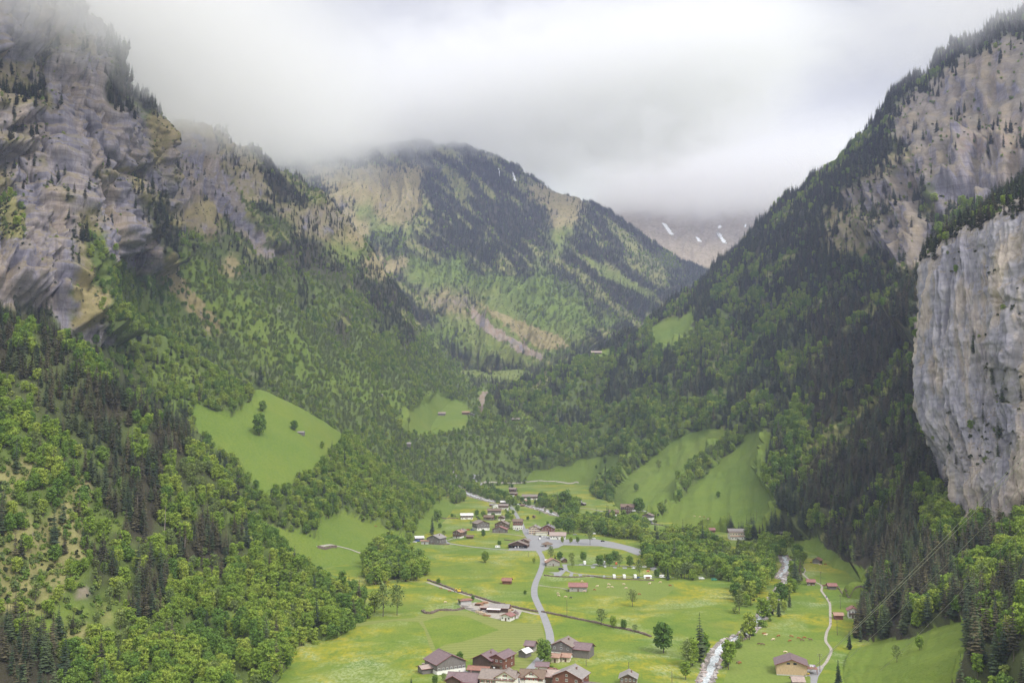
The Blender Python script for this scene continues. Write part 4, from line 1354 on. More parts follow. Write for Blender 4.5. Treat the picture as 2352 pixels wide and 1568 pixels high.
# ---------------------------------------------------------------- stone walls
DRY = flat('dry_stone', (.17, .13, .11), .95, .55, 1.4)
def stone_wall(zid, pts, hgt, wid, label, n=0):
    ln = smooth_line([tuple(at(zid, *p))[:2] for p in pts], 1.6)
    mb = MB()
    rr = np.random.RandomState(len(ln))
    for i in range(len(ln) - 1):
        a, b = ln[i], ln[i + 1]
        tg = (b - a) / (np.linalg.norm(b - a) + 1e-6)
        nn = np.array((-tg[1], tg[0]))
        for side in (0, 1):
            h_ = hgt * rr.uniform(.6, 1.15)
            w_ = wid * rr.uniform(.35, .6)
            o_ = nn * wid * (.25 if side else -.25) + nn * rr.uniform(-.12, .12)
            z = ground_at(a[0], a[1])
            q = [a - nn * w_ / 2 + o_, a + nn * w_ / 2 + o_, b + nn * w_ / 2 + o_, b - nn * w_ / 2 + o_]
            base = len(mb.v)
            jz = rr.uniform(-.1, .1, 4)
            mb.v += [(p[0], p[1], z - .3) for p in q] + [(p[0] + rr.uniform(-.1, .1), p[1] + rr.uniform(-.1, .1), z + h_ + jz[k]) for k, p in enumerate(q)]
            mb.c += [.5] * 8
            for f in ((3, 2, 1, 0), (4, 5, 6, 7), (0, 1, 5, 4), (1, 2, 6, 5), (2, 3, 7, 6), (3, 0, 4, 7)):
                mb.f.append(tuple(base + x for x in f))
                mb.m.append(0)
    o = link('stone_wall', mb.mesh('stone_wall', [DRY]))
    put(o, label, 'wall', 'low dry stone walls between the meadows')
stone_wall('4', [(375, 185), (560, 250), (760, 330), (1010, 405), (1200, 465), (1400, 515), (1650, 575), (1850, 612)], 1.2, 1.6, 'long dark stone wall along the gravel track to the sawmill')
stone_wall('5', [(-110, 612), (0, 632), (330, 700), (650, 765), (850, 815), (1000, 842), (1200, 890), (1360, 945)], 1.1, 1.5, 'stone wall crossing the meadow east of the valley road')
stone_wall('5', [(-80, 122), (60, 135), (200, 142), (350, 145), (560, 132), (750, 162), (1100, 178), (1400, 188)], .9, 1.1, 'wavy stone wall below the row of parked caravans')
stone_wall('4', [(300, 598), (350, 630), (420, 632), (520, 592), (650, 592), (770, 588), (860, 565)], 1.3, 1.8, 'overgrown wall beside the mown field')
stone_wall('2', [(550, 908), (640, 918), (780, 916)], .9, 1.0, 'short stone wall left of the white roofed chalet')
stone_wall('2', [(1400, 1206), (1470, 1214), (1545, 1218)], .9, .9, 'short wall behind the open garage barn')
stone_wall('2', [(515, 1268), (600, 1270), (665, 1268)], 1.0, .9, 'retaining wall in front of the grey farmhouse')
stone_wall('3', [(1040, 915), (1200, 945), (1300, 962), (1480, 1005), (1600, 1035)], .9, 1.0, 'wall beside the lane below the tall inn')
stone_wall('7', [(1845, 266), (1950, 276), (2100, 280), (2230, 292)], .8, .8, 'low wall running right from the striped roofed hut')
stone_wall('L', [(2135, 655), (2190, 665), (2260, 655)], 2.0, 1.4, 'stone retaining wall under the track on the left meadow')

# ---------------------------------------------------------------- houses
ROOF = {'pb': (.155, .108, .115), 'br': (.150, .105, .075), 'gr': (.235, .215, .205), 'gb': (.20, .165, .145), 'wh': (.60, .58, .57), 'rd': (.23, .11, .10),
        'og': (.30, .185, .135), 'pk': (.30, .235, .21), 'sl': (.17, .155, .17), 'ru': (.22, .11, .08)}
WALL = {'wood': (.085, .056, .045), 'gwood': (.165, .150, .145), 'white': (.72, .71, .68), 'cream': (.62, .56, .43), 'tan': (.46, .34, .21), 'stone': (.33, .31, .29),
        'rwood': (.17, .075, .055), 'bwood': (.13, .085, .06), 'conc': (.42, .42, .42)}
def roofm(k):
    m = flat('roof_' + k, ROOF[k], .6, .22, .9, 0, (1, 1, 1), .35)
    return m
def wallm(k):
    return flat('wall_' + k, WALL[k], .9, .14 if k in ('white', 'cream', 'conc') else .35, 2.2, 0, (3, 3, .25))
M_TRIM = flat('trim_red_brown', (.20, .05, .045), .7, .1)
M_GLASS = flat('window_glass', (.03, .035, .045), .15, .2, spec=.6)
M_FRAME = flat('window_frame_white', (.75, .74, .72), .6, .05)
M_SHUT = flat('shutter_red', (.22, .04, .045), .7, .1)
M_DOOR = flat('door_wood', (.12, .07, .045), .7, .2)
M_DARK = flat('opening_shade', (.012, .012, .013), .9, .1)  # near-black colour painted for the shade inside openings
M_CONC = flat('concrete', (.42, .42, .41), .9, .12)

def quadbox(mb, pts, th, mi=0, mi_edge=None):
    """slab from 4 corner points (counter clockwise seen from above), thickness downwards"""
    b = len(mb.v)
    mb.v += [tuple(p) for p in pts] + [(p[0], p[1], p[2] - th) for p in pts]
    mb.c += [.5] * 8
    e = mi if mi_edge is None else mi_edge
    for f, m_ in (((0, 1, 2, 3), mi), ((7, 6, 5, 4), mi), ((0, 4, 5, 1), e), ((1, 5, 6, 2), e), ((2, 6, 7, 3), e), ((3, 7, 4, 0), e)):
        mb.f.append(tuple(b + i for i in f))
        mb.m.append(m_)

LANDMARKS = []
def wing(root, w, d, h, ridge, pitch, rk, low, up, lowh, ox=0, oy=0, oz=0, over=.9, trim=True, prefix='', wins=(3, 1), door=True, chim=1, openfront=False, shutters=False, detail=True, balcony=False, rs_=None):
    """one gabled volume; front at -y. adds walls, roof, windows under root"""
    tp = math.tan(R(pitch))
    x0, x1, y0, y1 = ox - w / 2, ox + w / 2, oy - d / 2, oy + d / 2
    rise = (w / 2 if ridge == 'gable' else d / 2) * tp
    # lower storey
    mb = MB()
    if lowh > 0:
        mb.box(x0, x1, y0, y1, oz - 1.5, oz + lowh, skip=(1,))
        link('ground_floor', mb.mesh('ground_floor', [wallm(low)]), root)
    mb = MB()
    e = .06 if lowh > 0 else 0
    X0, X1, Y0, Y1 = x0 - e, x1 + e, y0 - e, y1 + e
    zb, zt = (oz + lowh if lowh > 0 else oz - 1.5), oz + h
    if openfront:
        # posts, and a black panel behind them painting the shade inside the bay
        mb.box(X0, X1, Y0 + d * .35, Y1, zb, zt, skip=(1,))
        for k in range(5):
            px = X0 + (X1 - X0) * k / 4
            mb.box(px - .15, px + .15, Y0, Y0 + .3, zb, zt)
        mb.box(X0, X0 + .2, Y0 + .3, Y0 + d * .35, zb, zt)
        mb.box(X1 - .2, X1, Y0 + .3, Y0 + d * .35, zb, zt)
        mb.box(X0, X1, Y0, Y0 + .25, zt - .9, zt)
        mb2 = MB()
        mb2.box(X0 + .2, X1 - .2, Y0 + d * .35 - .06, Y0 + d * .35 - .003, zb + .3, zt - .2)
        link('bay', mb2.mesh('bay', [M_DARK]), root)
    else:
        mb.box(X0, X1, Y0, Y1, zb, zt, skip=(1,))
    if ridge == 'gable':
        for yy, fl in ((Y0, 0), (Y1, 1)):
            tri = [(X0, yy, zt), (X1, yy, zt), ((X0 + X1) / 2, yy, zt + (X1 - X0) / 2 * tp)]
            mb.face(tri if not fl else tri[::-1])
    else:
        for xx, fl in ((X0, 1), (X1, 0)):
            tri = [(xx, Y0, zt), (xx, Y1, zt), (xx, (Y0 + Y1) / 2, zt + (Y1 - Y0) / 2 * tp)]
            mb.face(tri if not fl else tri[::-1])
    link('upper_floor' if lowh > 0 else 'wall', mb.mesh('wall', [wallm(up)]), root)
    # roof
    mb = MB()
    th = .22
    if ridge == 'gable':
        xm = ox
        zr = zt + rise + .18
        ze = zt - over * tp + .18
        ya, yb = y0 - over, y1 + over
        quadbox(mb, [(x0 - over, ya, ze), (xm, ya, zr), (xm, yb, zr), (x0 - over, yb, ze)], th, 0, 1)
        quadbox(mb, [(xm + .003, ya, zr), (x1 + over, ya, ze), (x1 + over, yb, ze), (xm + .003, yb, zr)], th, 0, 1)
        mb.box(xm - .18, xm + .18, ya - .02, yb + .02, zr - .05, zr + .09, 2)
    else:
        ym = oy
        zr = zt + rise + .18
        ze = zt - over * tp + .18
        xa, xb = x0 - over, x1 + over
        quadbox(mb, [(xa, y0 - over, ze), (xb, y0 - over, ze), (xb, ym, zr), (xa, ym, zr)], th, 0, 1)
        quadbox(mb, [(xa, ym + .003, zr), (xb, ym + .003, zr), (xb, y1 + over, ze), (xa, y1 + over, ze)], th, 0, 1)
        mb.box(xa - .02, xb + .02, ym - .18, ym + .18, zr - .05, zr + .09, 2)
    roof = link('roof', mb.mesh('roof', [roofm(rk), M_TRIM if trim else roofm(rk), roofm(rk)]), root)
    if chim:
        for k in range(chim):
            cm = MB()
            cx_ = ox + (w * .18 if ridge == 'gable' else w * (.22 - .4 * k))
            cy_ = oy + (d * (.1 - .3 * k) if ridge == 'gable' else d * .1)
            zc_ = oz + h + (w / 2 - abs(cx_ - ox)) * tp if ridge == 'gable' else oz + h + (d / 2 - abs(cy_ - oy)) * tp
            cm.box(cx_ - .35, cx_ + .35, cy_ - .35, cy_ + .35, zc_ - .4, zc_ + 1.2)
            cm.box(cx_ - .45, cx_ + .45, cy_ - .45, cy_ + .45, zc_ + 1.2, zc_ + 1.35)
            link('chimney', cm.mesh('chimney', [M_CONC if k % 2 else flat('chimney_brick', (.2, .13, .11))]), roof)
    # windows
    nc, nr = wins
    def window(px, pz, ww, wh, face):
        f = MB()
        p_ = MB()
        t_ = .09
        if face == 'front':
            yy = Y0
            f.box(px - ww / 2 - t_, px + ww / 2 + t_, yy - .08, yy + .02, pz - t_, pz)
            f.box(px - ww / 2 - t_, px + ww / 2 + t_, yy - .08, yy + .02, pz + wh, pz + wh + t_)
            for sx_ in (px - ww / 2 - t_, px + ww / 2, px - t_ / 2):
                f.box(sx_, sx_ + t_, yy - .08, yy + .02, pz, pz + wh)
            p_.box(px - ww / 2, px + ww / 2, yy - .045, yy + .01, pz, pz + wh)
            if shutters:
                for sx_ in (px - ww / 2 - .62, px + ww / 2 + .12):
                    f.box(sx_, sx_ + .5, yy - .10, yy - .003, pz - .02, pz + wh + .02, 1)
        else:
            xx = X0 if face == 'left' else X1
            s = -1 if face == 'left' else 1
            a_, b_ = sorted((xx + s * .08, xx - s * .02))
            f.box(a_, b_, px - ww / 2 - t_, px + ww / 2 + t_, pz - t_, pz)
            f.box(a_, b_, px - ww / 2 - t_, px + ww / 2 + t_, pz + wh, pz + wh + t_)
            for sy_ in (px - ww / 2 - t_, px + ww / 2, px - t_ / 2):
                f.box(a_, b_, sy_, sy_ + t_, pz, pz + wh)
            a_, b_ = sorted((xx + s * .045, xx - s * .01))
            p_.box(a_, b_, px - ww / 2, px + ww / 2, pz, pz + wh)
        fr = link('window', f.mesh('window', [M_FRAME, M_SHUT]), root)
        link('pane', p_.mesh('pane', [M_GLASS]), fr)
    if not openfront and nc and nr:
        for r_ in range(nr):
            pz = oz + (h - .2) * (r_ + .42) / nr - .35 + .25
            for c_ in range(nc):
                px = x0 + w * (c_ + .5) / nc
                if door and r_ == 0 and c_ == nc // 2:
                    continue
                window(px, pz, min(1.1, w / nc * .45), 1.15, 'front')
            if detail:
                for fc in ('left', 'right'):
                    for c_ in range(max(1, int(d / 5))):
                        window(y0 + d * (c_ + .5) / max(1, int(d / 5)), pz, 1.0, 1.1, fc)
        if ridge == 'gable' and rise > 2.0 and detail:
            window(ox, zt + .35, .9, .9, 'front')
    if door and not openfront:
        dm = MB()
        dm.box(ox - .55, ox + .55, Y0 - .09, Y0 - .004 if lowh <= 0 else Y0 + .05, oz, oz + 2.05)
        link('door', dm.mesh('door', [M_DOOR]), root)
    if balcony:
        bm_ = MB()
        zb_ = oz + max(2.6, lowh)
        bm_.box(x0 + .3, x1 - .3, Y0 - 1.25, Y0 - .005, zb_, zb_ + .14)
        bm_.box(x0 + .3, x1 - .3, Y0 - 1.25, Y0 - 1.17, zb_ + .3, zb_ + 1.0)
        for k in range(7):
            px = x0 + .35 + (w - .9) * k / 6
            bm_.box(px, px + .12, Y0 - 1.27, Y0 - 1.15, zb_ + .14, zb_ + 1.05)
        link('balcony', bm_.mesh('balcony', [wallm('bwood')]), root)
    return roof

def place_root(name, zid, x, y, rot, label, cat, push=0.0):
    p = at(zid, x, y)
    c_, s_ = math.cos(R(rot)), math.sin(R(rot))
    loc = Vector((p.x - s_ * push, p.y + c_ * push, 0))
    zs = [ground_at(p.x, p.y)]
    e = bpy.data.objects.new(name, None)
    e.location = (loc.x, loc.y, zs[0] + .02)
    e.rotation_euler = (0, 0, R(rot))
    COL.objects.link(e)
    put(e, label, cat)
    u_, v_ = Z(zid, x, y)
    LANDMARKS.append((loc.x, loc.y, label))
    return e, p
def px2m(zid, n, D):
    return n * ZO[zid][2] / FPX * D

CHALETS = [
 # zoom, x, y, width px, depth, height, ridge, rot, pitch, roof, low, up, lowh, windows, chimneys, balcony, name, category, label
 ('2', 900, 928, 150, 9, 4.6, 'side', 8, 26, 'wh', 'white', 'bwood', 2.4, (4, 2), 1, False, 'chalet', 'chalet with a bright white metal roof standing alone in the left meadow'),
 ('2', 1265, 868, 165, 10, 5.2, 'side', -4, 24, 'br', 'white', 'gwood', 2.0, (3, 1), 0, False, 'barn', 'wide brown roofed barn just below the white fronted house'),
 ('2', 1245, 757, 75, 6, 2.8, 'side', 4, 22, 'gr', 'rwood', 'rwood', 0, (2, 1), 0, False, 'shed', 'small red brown shed with grey roof above the village'),
 ('2', 1385, 800, 120, 9, 5.2, 'side', -6, 24, 'gb', 'white', 'bwood', 2.6, (4, 1), 1, False, 'house', 'brown and white house beside the bridge at the top of the village'),
 ('2', 1300, 778, 90, 7, 4.2, 'gable', 20, 20, 'gr', 'white', 'white', 2.6, (2, 1), 0, False, 'house', 'plain white gabled annex house next to the red brown shed'),
 ('2', 1400, 722, 88, 7, 2.6, 'side', -6, 24, 'wh', 'gwood', 'gwood', 0, (0, 0), 0, False, 'shed', 'pale roofed shed by the stream at the top of the village'),
 ('2', 1120, 1078, 165, 17, 7.0, 'gable', 22, 22, 'gb', 'white', 'gwood', 2.8, (4, 2), 0, False, 'barn', 'largest village barn with weathered boards over a white base'),
 ('2', 1185, 940, 120, 9, 3.6, 'side', -18, 24, 'br', 'gwood', 'bwood', 1.5, (3, 1), 0, False, 'barn', 'low brown barn hidden behind the largest barn'),
 ('2', 1355, 942, 70, 7, 3.6, 'gable', -16, 24, 'gb', 'white', 'bwood', 1.6, (2, 1), 1, False, 'chalet', 'tiny chalet in the orchard behind the red edged barn'),
 ('2', 1360, 1062, 165, 10, 5.4, 'gable', -14, 25, 'gb', 'bwood', 'bwood', 0, (4, 2), 1, False, 'chalet', 'brown chalet directly behind the barn with red eaves'),
 ('2', 1335, 1108, 180, 7, 3.6, 'gable', -14, 20, 'rd', 'gwood', 'gwood', 0, (3, 1), 0, False, 'barn', 'grey boarded barn with bright red roof beside the village path'),
 ('2', 1580, 1064, 118, 9, 8.4, 'side', -6, 26, 'br', 'white', 'rwood', 4.6, (5, 3), 1, False, 'house', 'tall three storey white house with dark timber top beside the road'),
 ('2', 1770, 1178, 190, 9, 4.8, 'gable', 22, 22, 'gb', 'wood', 'wood', 0, (0, 0), 0, False, None, None),
 ('2', 760, 1180, 105, 9, 5.6, 'gable', -24, 26, 'og', 'white', 'bwood', 1.8, (3, 2), 1, True, 'chalet', 'brown chalet with an orange tinted upper roof in the left fields'),
 ('2', 935, 1188, 82, 5, 2.2, 'side', -8, 24, 'br', 'bwood', 'bwood', 0, (0, 0), 0, False, 'shed', 'low brown shed right of the orange tinted chalet'),
 ('2', 445, 1264, 180, 15, 5.6, 'gable', -24, 23, 'gr', 'gwood', 'gwood', 0, (4, 1), 1, False, 'farmhouse', 'large grey boarded farmhouse at the left edge of the fields'),
 ('2', 265, 1222, 100, 8, 3.2, 'side', 16, 20, 'wh', 'tan', 'gwood', 0, (0, 0), 0, False, 'shed', 'pale roofed vehicle shed left of the grey farmhouse'),
 ('2', 332, 1262, 92, 5, 3.0, 'side', -4, 14, 'og', 'conc', 'conc', 0, (1, 1), 0, False, 'annex', 'small pale garage with orange roof before the grey farmhouse'),
 ('2', 1798, 662, 290, 12, 4.2, 'side', -4, 25, 'gb', 'white', 'bwood', 1.8, (9, 1), 2, False, 'farmhouse', 'very long farmhouse with patched brown roof beyond the stream'),
 ('2', 1675, 703, 56, 5, 2.4, 'side', 4, 24, 'og', 'white', 'white', 0, (1, 1), 0, False, 'shed', 'tiny orange roofed shed before the very long farmhouse'),
 ('2', 1510, 560, 88, 9, 4.4, 'side', -10, 26, 'gb', 'bwood', 'wood', 0, (3, 1), 1, False, 'chalet', 'dark old chalet farthest up in the village by two firs'),
 ('2', 1520, 598, 108, 6, 2.4, 'side', -4, 20, 'gb', 'wood', 'wood', 0, (0, 0), 0, False, 'shed', 'long dark shed below the farthest village chalet'),
 ('2', 1556, 612, 28, 3, 2.2, 'gable', 0, 35, 'br', 'rwood', 'rwood', 0, (0, 0), 0, False, 'hut', 'tiny red hut at the end of the lane'),
 ('2', 1794, 912, 30, 3, 2.2, 'gable', -20, 35, 'br', 'gwood', 'gwood', 0, (0, 0), 0, False, 'hut', 'tiny hut in the meadow right of the road'),
 ('2', 1650, 755, 48, 4, 2.0, 'side', 6, 26, 'br', 'bwood', 'bwood', 0, (0, 0), 0, False, 'hut', 'small brown hut at the stream crossing'),
 ('2', 2215, 1508, 62, 6, 2.2, 'gable', 8, 32, 'gr', 'bwood', 'bwood', 0, (0, 0), 0, False, 'hut', 'round topped timber hut beside the camping reception'),
 ('3', 362, 738, 108, 8, 4.0, 'side', -6, 24, 'gr', 'stone', 'bwood', 1.6, (3, 1), 0, False, 'barn', 'grey roofed barn with stone base in the far right meadow'),
 ('3', 430, 742, 55, 7, 2.4, 'gable', -30, 24, 'gr', 'wood', 'wood', 0, (0, 0), 0, False, 'shed', 'dark lean shed attached right of the grey roofed barn'),
 ('3', 262, 842, 74, 6, 1.8, 'side', -24, 20, 'gb', 'bwood', 'bwood', 0, (0, 0), 0, False, 'hut', 'low brown hut in the grass near the stream bed'),
 ('3', 855, 880, 128, 10, 4.4, 'side', -4, 26, 'br', 'white', 'rwood', 2.0, (3, 1), 1, False, 'chalet', 'reddish brown chalet left of the tall dark inn'),
 ('3', 1308, 920, 120, 9, 3.6, 'gable', -26, 20, 'gb', 'white', 'gwood', 1.2, (0, 0), 0, False, 'barn', 'windowless grey barn with white base below the tall dark inn'),
 ('3', 2172, 1104, 100, 7, 2.6, 'side', 14, 28, 'rd', 'rwood', 'rwood', 0, (0, 0), 0, False, 'shed', 'bright red roofed shed left of the big white guesthouse'),
 ('4', 1430, 236, 105, 6, 2.8, 'side', -10, 28, 'ru', 'rwood', 'rwood', 0, (0, 0), 0, False, 'hut', 'rust red hay hut alone in the meadow left of the road'),
 ('4', 890, 512, 140, 6, 3.0, 'side', 24, 6, 'ru', 'conc', 'conc', 0, (0, 0), 0, False, 'shed', 'grey concrete shed beside the gravel track'),
 ('4', 1545, 692, 50, 4, 3.0, 'gable', -6, 38, 'pb', 'white', 'white', 0, (1, 1), 0, False, 'hut', 'little white tower like hut at the sawmill'),
 ('4', 1420, 730, 128, 7, 3.2, 'gable', -24, 20, 'rd', 'white', 'white', 0, (3, 1), 0, False, 'house', 'small white house with red roof at the sawmill'),
 ('4', 1735, 1152, 108, 6, 4.0, 'side', -20, 30, 'pb', 'stone', 'gwood', 2.0, (0, 0), 0, False, 'hut', 'upper of two huts, purplish roof, in the mown field'),
 ('4', 1640, 1222, 105, 6, 3.0, 'gable', -34, 30, 'wh', 'gwood', 'gwood', 0, (0, 0), 0, False, 'hut', 'lower of two huts, half white roof, in the mown field'),
 ('4', 1910, 1452, 142, 6, 4.4, 'side', -8, 22, 'pb', 'white', 'white', 0, (3, 1), 0, False, 'house', 'small white house with purplish roof at the roadside'),
 ('4', 2020, 1474, 80, 5, 2.4, 'side', -26, 26, 'ru', 'gwood', 'gwood', 0, (0, 0), 0, False, 'shed', 'rust roofed shed leaning right of the small white roadside house'),
 ('5', 378, 336, 218, 8, 3.8, 'side', -4, 28, 'rd', 'stone', 'stone', 0, (3, 1), 0, False, 'barn', 'long stone barn with pinkish red roof in the cow pasture'),
 ('5', 65, 1288, 95, 5, 3.0, 'side', -22, 26, 'og', 'cream', 'cream', 0, (1, 1), 0, False, 'shed', 'cream shed with rusty tiles beside the big roadside tree'),
 ('5', 208, 1280, 100, 5, 2.8, 'side', -14, 26, 'og', 'cream', 'cream', 0, (2, 1), 0, False, 'shed', 'cream shed with orange roof before the purple roofed farm'),
 ('5', 1050, 1620, 200, 9, 4.4, 'gable', -10, 26, 'gr', 'white', 'bwood', 2, (4, 2), 1, False, 'chalet', 'grey roof just entering at the bottom of the view'),
 ('6', 1562, 852, 92, 7, 3.2, 'gable', -34, 28, 'ru', 'stone', 'gwood', .9, (0, 0), 0, False, 'hut', 'rusty roofed hay hut at the forest edge with cows'),
 ('6', 1495, 1144, 88, 6, 2.8, 'side', -10, 26, 'rd', 'stone', 'bwood', .8, (2, 1), 0, False, 'hut', 'dark timber hut with red roof left of the narrow path'),
 ('6', 1783, 1198, 96, 6, 2.8, 'side', -4, 26, 'rd', 'gwood', 'gwood', 0, (0, 0), 0, False, 'hut', 'grey hut with a pale and red striped roof in the right meadow'),
 ('7', 1870, 712, 96, 6, 2.8, 'side', -6, 20, 'og', 'rwood', 'rwood', 0, (0, 0), 0, False, 'hut', 'dark red hut with salmon roof in the right meadow'),
 ('7', 2055, 694, 110, 8, 5.0, 'gable', -14, 30, 'rd', 'white', 'white', 2.4, (3, 2), 1, True, 'house', 'white house with red roof at the foot of the spruces'),
 ('7', 1328, 1610, 128, 6, 2.6, 'side', -3, 26, 'pk', 'gwood', 'gwood', 0, (0, 0), 0, False, 'shed', 'shed with patchy pink roof below the tan barn'),
]
for (zid, x, y, wp, dep, hh, rid, rot, pit, rk, lo, up, lh, wn, ch, bal, nm, lab) in CHALETS:
    if nm is None:
        continue
    e, p = place_root(nm, zid, x, y, rot, lab, nm if nm not in ('annex',) else 'garage', dep / 2)
    w = px2m(zid, wp, p.y)
    wing(e, w * 1.06, dep, hh * (1.15 if zid in '23' else 1.05), rid, pit, rk, lo, up, lh, wins=wn, chim=ch, balcony=bal, door=wn[0] > 0, detail=wn[0] > 0, trim=rk in ('pb', 'rd', 'ru', 'br', 'gb', 'og'))

# compound buildings
def compound(name, zid, x, y, rot, label, cat, wings, push=0):
    e, p = place_root(name, zid, x, y, rot, label, cat, push)
    for kw in wings:
        wing(e, **kw)
    return e, p
compound('hotel', '2', 1900, 1140, -10, 'village hotel with cream and dark timber gables and glazed terrace', 'hotel', [
    dict(w=12, d=12, h=7.0, ridge='gable', pitch=26, rk='gr', low='cream', up='cream', lowh=0, ox=-9, oy=11, wins=(4, 3), shutters=True, door=False, chim=1),
    dict(w=14, d=13, h=7.4, ridge='gable', pitch=26, rk='sl', low='rwood', up='rwood', lowh=0, ox=6, oy=12, wins=(4, 3), shutters=True, door=False, chim=1, balcony=True),
    dict(w=13, d=5, h=4.2, ridge='side', pitch=8, rk='gb', low='white', up='cream', lowh=1.4, ox=0, oy=2.5, wins=(9, 1), chim=0, door=False, over=.4),
], 0)
compound('guest_hall', '2', 2120, 1196, -4, 'long low hall with pinkish roof beside the three round trees', 'hall', [
    dict(w=17, d=11, h=4.2, ridge='side', pitch=28, rk='pk', low='white', up='white', lowh=0, ox=0, oy=6, wins=(6, 1), chim=1, door=True),
], 0)
compound('garage_barn', '2', 1580, 1318, -8, 'dark timber garage barn with open bays full of cars', 'barn', [
    dict(w=19, d=11, h=3.6, ridge='gable', pitch=20, rk='gb', low='wood', up='wood', lowh=0, ox=0, oy=6, wins=(0, 0), chim=0, door=False, openfront=True),
    dict(w=10, d=8, h=6.2, ridge='gable', pitch=22, rk='gb', low='bwood', up='bwood', lowh=0, ox=5, oy=15, wins=(2, 1), chim=0, door=False),
], 0)
compound('chalet', '2', 800, 1158, -20, 'dark chalet wing standing behind the orange tinted chalet', 'chalet', [
    dict(w=9, d=10, h=6.0, ridge='gable', pitch=24, rk='gb', low='wood', up='wood', lowh=0, ox=0, oy=5, wins=(3, 2), chim=1, door=False),
], 0)
compound('camping_reception', '2', 2075, 1556, 8, 'camping reception with salmon red roof beside the road', 'house', [
    dict(w=12, d=9, h=3.4, ridge='gable', pitch=26, rk='og', low='stone', up='stone', lowh=0, ox=-1, oy=4.5, wins=(2, 1), chim=0),
    dict(w=6, d=6, h=3.4, ridge='side', pitch=14, rk='wh', low='white', up='white', lowh=0, ox=-3, oy=13, wins=(2, 1), chim=0, door=False),
], 0)
compound('inn', '3', 1045, 862, -4, 'tall dark timber inn with brown hipped dormer roof', 'inn', [
    dict(w=16.5, d=10, h=9.6, ridge='side', pitch=30, rk='br', low='white', up='wood', lowh=3.0, ox=0, oy=6, wins=(6, 3), chim=1, balcony=True),
    dict(w=6, d=5, h=9.6, ridge='gable', pitch=32, rk='br', low='wood', up='wood', lowh=0, ox=0, oy=3.0, wins=(2, 3), chim=0, door=False, over=.7),
], 0)
compound('guesthouse', '6', 530, 534, -3, 'big white guesthouse with long grey roof beyond the riverside woods', 'guesthouse', [
    dict(w=24, d=9, h=9.0, ridge='side', pitch=22, rk='gr', low='white', up='rwood', lowh=6.0, ox=2, oy=12, wins=(7, 2), chim=1, door=False),
    dict(w=20, d=5, h=8.0, ridge='side', pitch=16, rk='gb', low='white', up='cream', lowh=4, ox=0, oy=5.5, wins=(7, 2), chim=0, door=False, over=.6),
    dict(w=14, d=3, h=3.6, ridge='side', pitch=12, rk='og', low='white', up='white', lowh=0, ox=-2, oy=1.6, wins=(4, 1), chim=0, over=.5),
], 0)
compound('barn', '4', 690, 1430, 30, 'big weathered barn with purple metal roof at the lower edge', 'barn', [
    dict(w=17, d=15, h=5.6, ridge='gable', pitch=25, rk='pb', low='white', up='gwood', lowh=2.0, ox=0, oy=7.5, wins=(7, 1), chim=0, door=False, detail=False),
    dict(w=7, d=6, h=3.0, ridge='side', pitch=18, rk='pk', low='gwood', up='gwood', lowh=0, ox=-11, oy=8, wins=(0, 0), chim=0, door=False),
], 0)
compound('chalet', '4', 1130, 1392, -26, 'dark boarded double chalet with brown roof beside the yard', 'chalet', [
    dict(w=11, d=12, h=5.4, ridge='gable', pitch=26, rk='pb', low='wood', up='wood', lowh=0, ox=-2, oy=7, wins=(0, 0), chim=1, door=False, detail=False),
    dict(w=8, d=14, h=6.6, ridge='gable', pitch=24, rk='pb', low='rwood', up='rwood', lowh=0, ox=6, oy=10, wins=(3, 2), chim=0, balcony=True),
], 0)
compound('shed', '4', 1045, 1448, -14, 'low shed with rust red corrugated roof before the double chalet', 'shed', [
    dict(w=10.5, d=5, h=2.6, ridge='side', pitch=24, rk='ru', low='gwood', up='gwood', lowh=0, ox=0, oy=2.5, wins=(0, 0), chim=0, door=False),
], 0)
compound('chalet', '4', 1320, 1690, -14, 'large white chalet with dark timber gable at the bottom', 'chalet', [
    dict(w=17, d=12, h=6.6, ridge='side', pitch=26, rk='gb', low='white', up='white', lowh=0, ox=-1, oy=6, wins=(6, 2), chim=2, shutters=True, balcony=False),
    dict(w=9.5, d=8, h=7.6, ridge='gable', pitch=30, rk='gb', low='white', up='white', lowh=0, ox=3.5, oy=3.6, wins=(3, 3), chim=0, shutters=True, door=False),
], 0)
compound('chalet', '4', 820, 1668, -12, 'brown tiled chalet cut by the lower edge of the view', 'chalet', [
    dict(w=15, d=11, h=4.6, ridge='side', pitch=27, rk='pb', low='bwood', up='wood', lowh=0, ox=0, oy=6, wins=(5, 1), chim=2),
    dict(w=7, d=6, h=5.4, ridge='gable', pitch=27, rk='pb', low='wood', up='wood', lowh=0, ox=-4, oy=2.5, wins=(2, 1), chim=0, door=False),
], 0)
compound('chalet', '4', 1765, 1638, -12, 'half timbered chalet with red shutters beside the road', 'chalet', [
    dict(w=12, d=9, h=5.6, ridge='side', pitch=30, rk='br', low='white', up='white', lowh=0, ox=0, oy=5, wins=(4, 2), chim=1, shutters=True),
    dict(w=6.5, d=4, h=6.2, ridge='gable', pitch=34, rk='br', low='white', up='white', lowh=0, ox=0, oy=2.0, wins=(3, 2), chim=0, door=False, shutters=True, over=.6),
    dict(w=9, d=8, h=5.4, ridge='side', pitch=28, rk='pk', low='bwood', up='bwood', lowh=0, ox=8, oy=9, wins=(2, 1), chim=1, door=False),
], 0)
